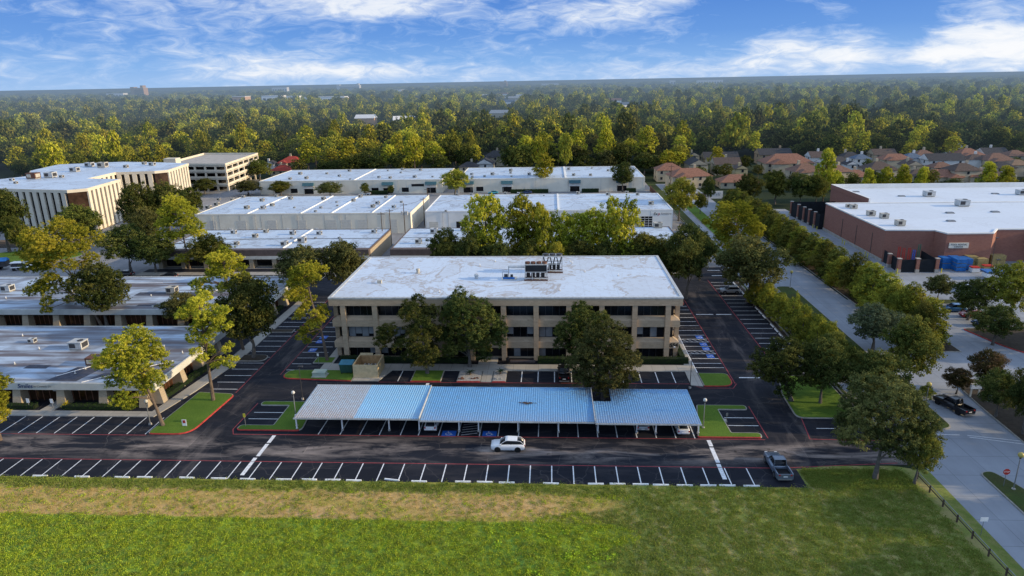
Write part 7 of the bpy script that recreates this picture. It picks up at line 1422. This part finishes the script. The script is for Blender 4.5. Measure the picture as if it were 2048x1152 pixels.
# ------------------------------------------------------------------ the far woods: one mass nobody could count
def gn_scatter(name, pts, kinds, scl, rots, protos, kind='stuff'):
    me = bpy.data.meshes.new(name); n = len(pts)
    me.vertices.add(n); me.vertices.foreach_set('co', np.asarray(pts, dtype=np.float32).ravel())
    a = me.attributes.new('k', 'INT', 'POINT'); a.data.foreach_set('value', np.asarray(kinds, dtype=np.int32))
    a = me.attributes.new('s', 'FLOAT_VECTOR', 'POINT'); a.data.foreach_set('vector', np.asarray(scl, dtype=np.float32).ravel())
    a = me.attributes.new('r', 'FLOAT_VECTOR', 'POINT'); rv = np.zeros((n,3), np.float32); rv[:,2] = rots; a.data.foreach_set('vector', rv.ravel())
    o = bpy.data.objects.new(name, me); COL.objects.link(o); o['kind'] = kind
    ng = bpy.data.node_groups.new(name+'_nodes', 'GeometryNodeTree')
    ng.interface.new_socket(name='Geometry', in_out='INPUT', socket_type='NodeSocketGeometry'); ng.interface.new_socket(name='Geometry', in_out='OUTPUT', socket_type='NodeSocketGeometry')
    gi = ng.nodes.new('NodeGroupInput'); go = ng.nodes.new('NodeGroupOutput'); jn = ng.nodes.new('GeometryNodeJoinGeometry')
    def attr(nm, dt): q = ng.nodes.new('GeometryNodeInputNamedAttribute'); q.data_type = dt; q.inputs['Name'].default_value = nm; return q.outputs['Attribute']
    ks = attr('k', 'INT'); ss = attr('s', 'FLOAT_VECTOR'); rs = attr('r', 'FLOAT_VECTOR')
    for i, p in enumerate(protos):
        oi = ng.nodes.new('GeometryNodeObjectInfo'); oi.inputs['Object'].default_value = p; oi.inputs['As Instance'].default_value = True
        cp = ng.nodes.new('FunctionNodeCompare'); cp.data_type = 'INT'; cp.operation = 'EQUAL'; ng.links.new(ks, cp.inputs[2]); cp.inputs[3].default_value = i
        ip = ng.nodes.new('GeometryNodeInstanceOnPoints'); ng.links.new(gi.outputs[0], ip.inputs['Points']); ng.links.new(cp.outputs[0], ip.inputs['Selection']); ng.links.new(oi.outputs['Geometry'], ip.inputs['Instance'])
        ng.links.new(rs, ip.inputs['Rotation']); ng.links.new(ss, ip.inputs['Scale']); ng.links.new(ip.outputs[0], jn.inputs[0])
    ng.links.new(jn.outputs[0], go.inputs[0]); md = o.modifiers.new('scatter', 'NODES'); md.node_group = ng; return o
def far_proto(sp, v, dens):
    kind = PK[sp]; lobes, tr = proto_lobes(kind, 300+v*13); rg = np.random.default_rng(900+v); leaf, cl, spc, per = dens
    P, nr, T, b = make_tree(tr, lobes, None, None, rg, leaf, cl, spc, per, .3, 3)
    o = leaf_mesh(None, 'woodland_tree', P, nr, leaf, rg, SP[sp][0], T, link=False); return o
FP = [far_proto('oak_dark',0,(.85,.9,1.7,9)), far_proto('oak_mid',1,(.85,.9,1.7,9)), far_proto('pine',2,(.75,.85,1.5,9)), far_proto('pine',3,(.75,.85,1.5,9)), far_proto('oak_light',4,(.85,.9,1.7,9)), far_proto('oak_olive',5,(.85,.9,1.7,9))]
rg = np.random.default_rng(5)
used = set((round(X/9), round(Y/9)) for _, X, Y in cands[:285])
pts = []; kd = []; sc_ = []
def patch_noise(x, y): return 1.3*math.sin(x*.023+.7*math.sin(y*.011))*math.sin(y*.02+1)+ math.sin(x*.011+1.3)*math.cos(y*.013)+.6*math.sin(x*.031+y*.017)
spots = [q for q in FARB]
rs_ = random.Random(21); ROOFS = []
for i in range(46):
    Y = 760*math.exp(rs_.random()*1.55); X = rs_.uniform(-.70, .62)*Y; ROOFS.append((X, Y)); spots.append((X, Y, 22+Y*.014, 14, 8, 60+Y*.16))
y = 372.0
while y < 5200:
    sp = 10.4 if y < 900 else 10.4+(y-900)*.0105
    x = -y*.86-30
    while x < y*.80+30:
        X = x+rg.uniform(-.45,.45)*sp; Y = y+rg.uniform(-.5,.5)*sp; x += sp*rg.uniform(.85,1.15)
        if Y < 452 and (round(X/9), round(Y/9)) in used: continue
        if Y < 430 and abs(X) < 340: 
            if Y < cands[284][2]: continue
        if not clear_of_houses(X, Y, .5, .7): continue
        if any(abs(X-q[0]) < q[2]*.6+6 and q[1]-q[5] < Y < q[1]+q[3] for q in spots): continue
        pn = patch_noise(X, Y); pine = rg.random() < .40+.25*pn
        if rg.random() < .05+.08*max(0,-pn): continue
        f = sp/10.4; g = min(f, 1.9)
        if pine: kd.append(int(rg.choice([2,3,4,1,1,5]))); w = rg.uniform(8,12.5)*f/6.4; h = (rg.uniform(15,22) if rg.random() < .8 else rg.uniform(22,29))*min(g,1.1)
        else: kd.append(int(rg.choice([0,1,5,0]))); w = rg.uniform(9.5,16)*f/8.8; h = rg.uniform(9,19)*min(g,1.2)
        pts.append((X,Y,0)); sc_.append((w,w,h/9.9))
    y += sp*.82
gn_scatter('distant_woods', pts, kd, sc_, rg.uniform(0,6.28,len(pts)), FP)
print('far trees', len(pts))
for i, (X, Y) in enumerate(ROOFS):
    r9 = random.Random(i); w = r9.uniform(12,20)+Y*.009; d = r9.uniform(9,14); h = r9.uniform(6,9)+Y*.002; mt = r9.choice(('far_white','h_cream','far_white','far_tan'))
    t = thing('distant_house', 'tiny pale roofed building half hidden in the distant woods', 'building', (X, Y, 0), r9.uniform(-.4,.4), 'pale buildings half hidden in the distant woods')
    MB().box(-w/2,-d/2,0,w/2,d/2,h).build('wall', mt, t, world=False); MB().add([(-w/2-.6,-d/2-.6,h),(w/2+.6,-d/2-.6,h),(w/2+.6,d/2+.6,h),(-w/2-.6,d/2+.6,h),(-w/2,0,h+4),(w/2,0,h+4)], [(0,1,5,4),(2,3,4,5),(1,2,5),(3,0,4)]).build('roof', r9.choice(('tile_pale','white_haze','tile_blue','tile_brownred')), t, world=False)
# far town buildings standing above the canopy
for i, (X, Y, w, d, h, dep, mat, lab) in enumerate(FARB):
    t = thing('distant_building', lab, 'building', (X, Y, 0))
    MB().box(X-w/2,Y,0,X+w/2,Y+d,h).build('wall', mat, t); MB().box(X-w/2-.5,Y-.5,h,X+w/2+.5,Y+d+.5,h+1).build('roof', 'white_haze', t)
    if h > 40:
        b = MB()
        for k in range(10): b.box(X-w/2+2,Y-.6,6+k*(h-10)/10,X+w/2-2,Y-.1,6+(k+.5)*(h-10)/10)
        b.build('window_band', 'h_window', t); MB().box(X-w/2-16,Y+6,0,X-w/2-1,Y+d,h+4).build('stair_tower', mat, t); MB().box(X+w/2-14,Y+4,h+1,X+w/2-4,Y+d-4,h+9).build('plant_room', mat, t)
    else:
        b = MB()
        for k in range(max(2, int(w/12))): b.box(X-w/2+4+k*12,Y-.4,h*.35,X-w/2+10+k*12,Y-.05,h*.8)
        b.build('window', 'h_window', t)
# ------------------------------------------------------------------ grass relief on the field and lawns
def tuft(n, h, sp, mat, seed):
    rg = np.random.default_rng(seed); P = rg.normal(0, sp, (n,3)); P[:,2] = np.abs(rg.normal(0, h, n))*.6+.02
    nr = rg.normal(0,1,(n,3)); nr[:,2] *= .4; o = leaf_mesh(None, 'grass_tuft', P, nr, h*.9, rg, mat, rg.random(n), link=False); return o
M['blade_green'] = make_leaf('blade_green', (.22,.31,.03), (.37,.46,.042), (.52,.54,.06), .3, False); M['blade_tan'] = make_leaf('blade_tan', (.34,.30,.07), (.54,.40,.13), (.7,.48,.22), .3, False)
M['blade_weed'] = make_leaf('blade_weed', (.27,.42,.035), (.38,.50,.04), (.50,.58,.06), .3, False); M['blade_dark'] = make_leaf('blade_dark', (.13,.19,.035), (.21,.27,.05), (.32,.34,.08), .3, False)
TP = [tuft(26,.11,.20,'blade_green',1), tuft(22,.09,.20,'blade_tan',2), tuft(40,.16,.16,'blade_weed',3), tuft(26,.11,.20,'blade_dark',4)]
rg = np.random.default_rng(8); pts = []; kd = []; sc_ = []
for _ in range(52000):
    Y = 38+36.7*rg.random()**.9; X = rg.uniform(-max(30,Y*1.06), 45)
    if X < -Y*.95-4: continue
    if _ % 18 == 0: X = rg.uniform(32,44.5); Y = rg.uniform(74.9,79.0)
    tan = 67.0 < Y+.3*math.sin(X*.7) < 72.6 and X < 4+6*math.sin(Y); right = X > 7+3*math.sin(Y*.8)
    k = 1 if (tan and rg.random() < .8) or (right and rg.random() < .22) else 3 if right or Y > 72.6 or rg.random() < .25 else 0
    pts.append((X,Y,0)); kd.append(k); s = rg.uniform(.6,1.35)*(.75 if k == 1 else 1); sc_.append((s,s,s*rg.uniform(.7,1.3)))
for cx, cy, n, sp in ((-7.6,57.2,26,.5),(-1.6,58.6,24,.55),(2.0,58.9,16,.4),(1.4,61.3,22,.8),(4.6,61.6,40,1.0),(-1.0,64.6,30,1.2),(6.5,63,20,.9),(-4,65.2,24,1.6),(3.4,59.6,14,.5)):
    for _ in range(n//3): pts.append((cx+rg.normal(0,sp), cy+rg.normal(0,sp*.7), 0)); kd.append(2); s = rg.uniform(.8,1.6); sc_.append((s,s,s))
gn_scatter('grass', pts, kd, sc_, rg.uniform(0,6.28,len(pts)), TP)
# ------------------------------------------------------------------ sky
def world():
    w = bpy.data.worlds.new('World'); SC.world = w; w.use_nodes = True; nt = w.node_tree; nt.nodes.clear()
    sky = N(nt, 'ShaderNodeTexSky'); sky.sky_type = 'NISHITA'; sky.sun_disc = False; sky.sun_elevation = SUN_EL; sky.sun_rotation = SUN_AZ; sky.altitude = 50; sky.air_density = 1.0; sky.dust_density = .6; sky.ozone_density = 2.0
    tc = N(nt, 'ShaderNodeTexCoord'); sp = N(nt, 'ShaderNodeSeparateXYZ'); L(nt, tc.outputs['Generated'], sp.inputs[0])
    az = math_(nt, 'ARCTAN2', sp.outputs['X'], sp.outputs['Y']); el = sp.outputs['Z']
    # blue of the picture: pale at the horizon, deep above
    g = ramp(nt, math_(nt, 'MULTIPLY', math_(nt, 'MAXIMUM', el, 0), 4.0), [(0, (.34,.56,.92)), (.10, (.20,.44,.88)), (.24, (.10,.30,.78)), (.5, (.045,.19,.66)), (1, (.03,.14,.56))])
    gs = mixc(nt, 1.0, g, (1/SKY_S,)*3, 'MULTIPLY')
    up = mixc(nt, 1.0, sky.outputs[0], (SKY_UP,)*3, 'MULTIPLY')  # upper sky, out of view, brightened as added fill light
    up = mixc(nt, .5, up, (3.9,4.4,5.4))
    base = mixc(nt, ramp(nt, el, [(.14, 0), (.30, 1)]), mixc(nt, .9, sky.outputs[0], gs), up)
    cb = N(nt, 'ShaderNodeCombineXYZ'); L(nt, math_(nt, 'MULTIPLY', az, 6.5), cb.inputs[0]); L(nt, math_(nt, 'MULTIPLY', el, 21), cb.inputs[1])
    cb.inputs[2].default_value = 2.3
    n1 = noise(nt, cb.outputs[0], 1.0, 10, .60, .5)
    cb2 = N(nt, 'ShaderNodeCombineXYZ'); L(nt, math_(nt, 'MULTIPLY', az, 22), cb2.inputs[0]); L(nt, math_(nt, 'MULTIPLY', el, 72), cb2.inputs[1])
    n2 = noise(nt, cb2.outputs[0], 1.0, 8, .65, .8)
    tot = None
    def blob(a0, e0, ra, re, s):
        x = math_(nt, 'DIVIDE', math_(nt, 'SUBTRACT', az, a0), ra); y = math_(nt, 'DIVIDE', math_(nt, 'SUBTRACT', el, e0), re)
        d = math_(nt, 'ADD', math_(nt, 'MULTIPLY', x, x), math_(nt, 'MULTIPLY', y, y)); return math_(nt, 'MULTIPLY', math_(nt, 'EXPONENT', math_(nt, 'MULTIPLY', d, -1)), s)
    for q in CLOUDS: b = blob(*q); tot = b if tot is None else math_(nt, 'ADD', tot, b)
    f = math_(nt, 'ADD', math_(nt, 'ADD', math_(nt, 'MULTIPLY', n1, .50), math_(nt, 'MULTIPLY', n2, .66)), tot)
    dens = ramp(nt, f, [(.56, 0), (.69, .42), (.88, 1)])
    cc = ramp(nt, f, [(.62, (.50,.66,.94)), (.85, (.82,.88,.97)), (1.0, (.97,.98,1.0))])
    cs = mixc(nt, 1.0, cc, (1/SKY_S,)*3, 'MULTIPLY')
    dens = math_(nt, 'MULTIPLY', dens, ramp(nt, el, [(0, 1), (.5, .55), (1, .3)]))
    col = mixc(nt, dens, base, cs)
    # below the horizon keep the horizon tone
    bg = N(nt, 'ShaderNodeBackground'); L(nt, col, bg.inputs[0]); bg.inputs[1].default_value = SKY_S
    out = N(nt, 'ShaderNodeOutputWorld'); L(nt, bg.outputs[0], out.inputs[0])
SKY_S = .15; SKY_UP = 3.0; SUN_EL = R(16.0); SUN_DIR_AZ = R(93.0)   # azimuth clockwise from +Y
SUN_AZ = SUN_DIR_AZ
CLOUDS = [(-.25,.10,.10,.02,.14),(-.48,.10,.22,.03,.12),(.62,.10,.10,.02,.16),(.18,.10,.06,.012,.16),(.40,.085,.10,.012,.12),(.36,.020,.14,.016,.22),(.30,.045,.05,.012,.20),(.56,.035,.12,.028,.30),(.50,.020,.08,.02,.15),(.06,.085,.10,.022,.26),(.15,.012,.2,.012,.14),(-.30,.016,.16,.012,.26),(-.40,.032,.10,.014,.20),(-.20,.105,.12,.02,.12),(-.55,.06,.18,.035,.03),(-.05,.065,.2,.03,.02),
    (.25,.085,.07,.03,-.16),(.44,.055,.03,.05,-.22),(.42,.10,.08,.03,-.12),(-.62,.07,.10,.02,-.08),(.0,.105,.06,.02,-.06)]
world()
sun = bpy.data.lights.new('sun', 'SUN'); sun.energy = 5.0; sun.angle = R(.6); sun.color = (1.0,.77,.46)
so = bpy.data.objects.new('sun', sun); COL.objects.link(so)
dv = Vector((math.sin(SUN_DIR_AZ)*math.cos(SUN_EL), math.cos(SUN_DIR_AZ)*math.cos(SUN_EL), math.sin(SUN_EL)))
so.rotation_euler = dv.to_track_quat('Z', 'Y').to_euler(); so.location = (0,0,80)
# ------------------------------------------------------------------ camera (drone at 48.5 m, 24 mm)
cam = bpy.data.cameras.new('camera'); cam.sensor_width = 36; cam.lens = 24*1365/1365.33; cam.clip_start = .5; cam.clip_end = 200000
co = bpy.data.objects.new('camera', cam); COL.objects.link(co)
pitch, roll, yaw = R(16.8887), R(1.09095), R(3.4)
fw = Vector((-math.sin(yaw)*math.cos(pitch), math.cos(yaw)*math.cos(pitch), -math.sin(pitch))); r0 = Vector((math.cos(yaw), math.sin(yaw), 0)); u0 = r0.cross(fw)
rt = r0*math.cos(roll)-u0*math.sin(roll); up = r0*math.sin(roll)+u0*math.cos(roll)
co.matrix_world = Matrix(((rt.x, up.x, -fw.x, 0), (rt.y, up.y, -fw.y, 0), (rt.z, up.z, -fw.z, 48.5), (0,0,0,1)))
SC.camera = co
SC.view_settings.view_transform = 'Standard'; SC.view_settings.look = 'None'; SC.view_settings.exposure = 0; SC.view_settings.gamma = 1
SC.cycles.max_bounces = 5; SC.cycles.diffuse_bounces = 2; SC.cycles.glossy_bounces = 2; SC.cycles.transmission_bounces = 2; SC.cycles.transparent_max_bounces = 4
SC.cycles.use_denoising = True
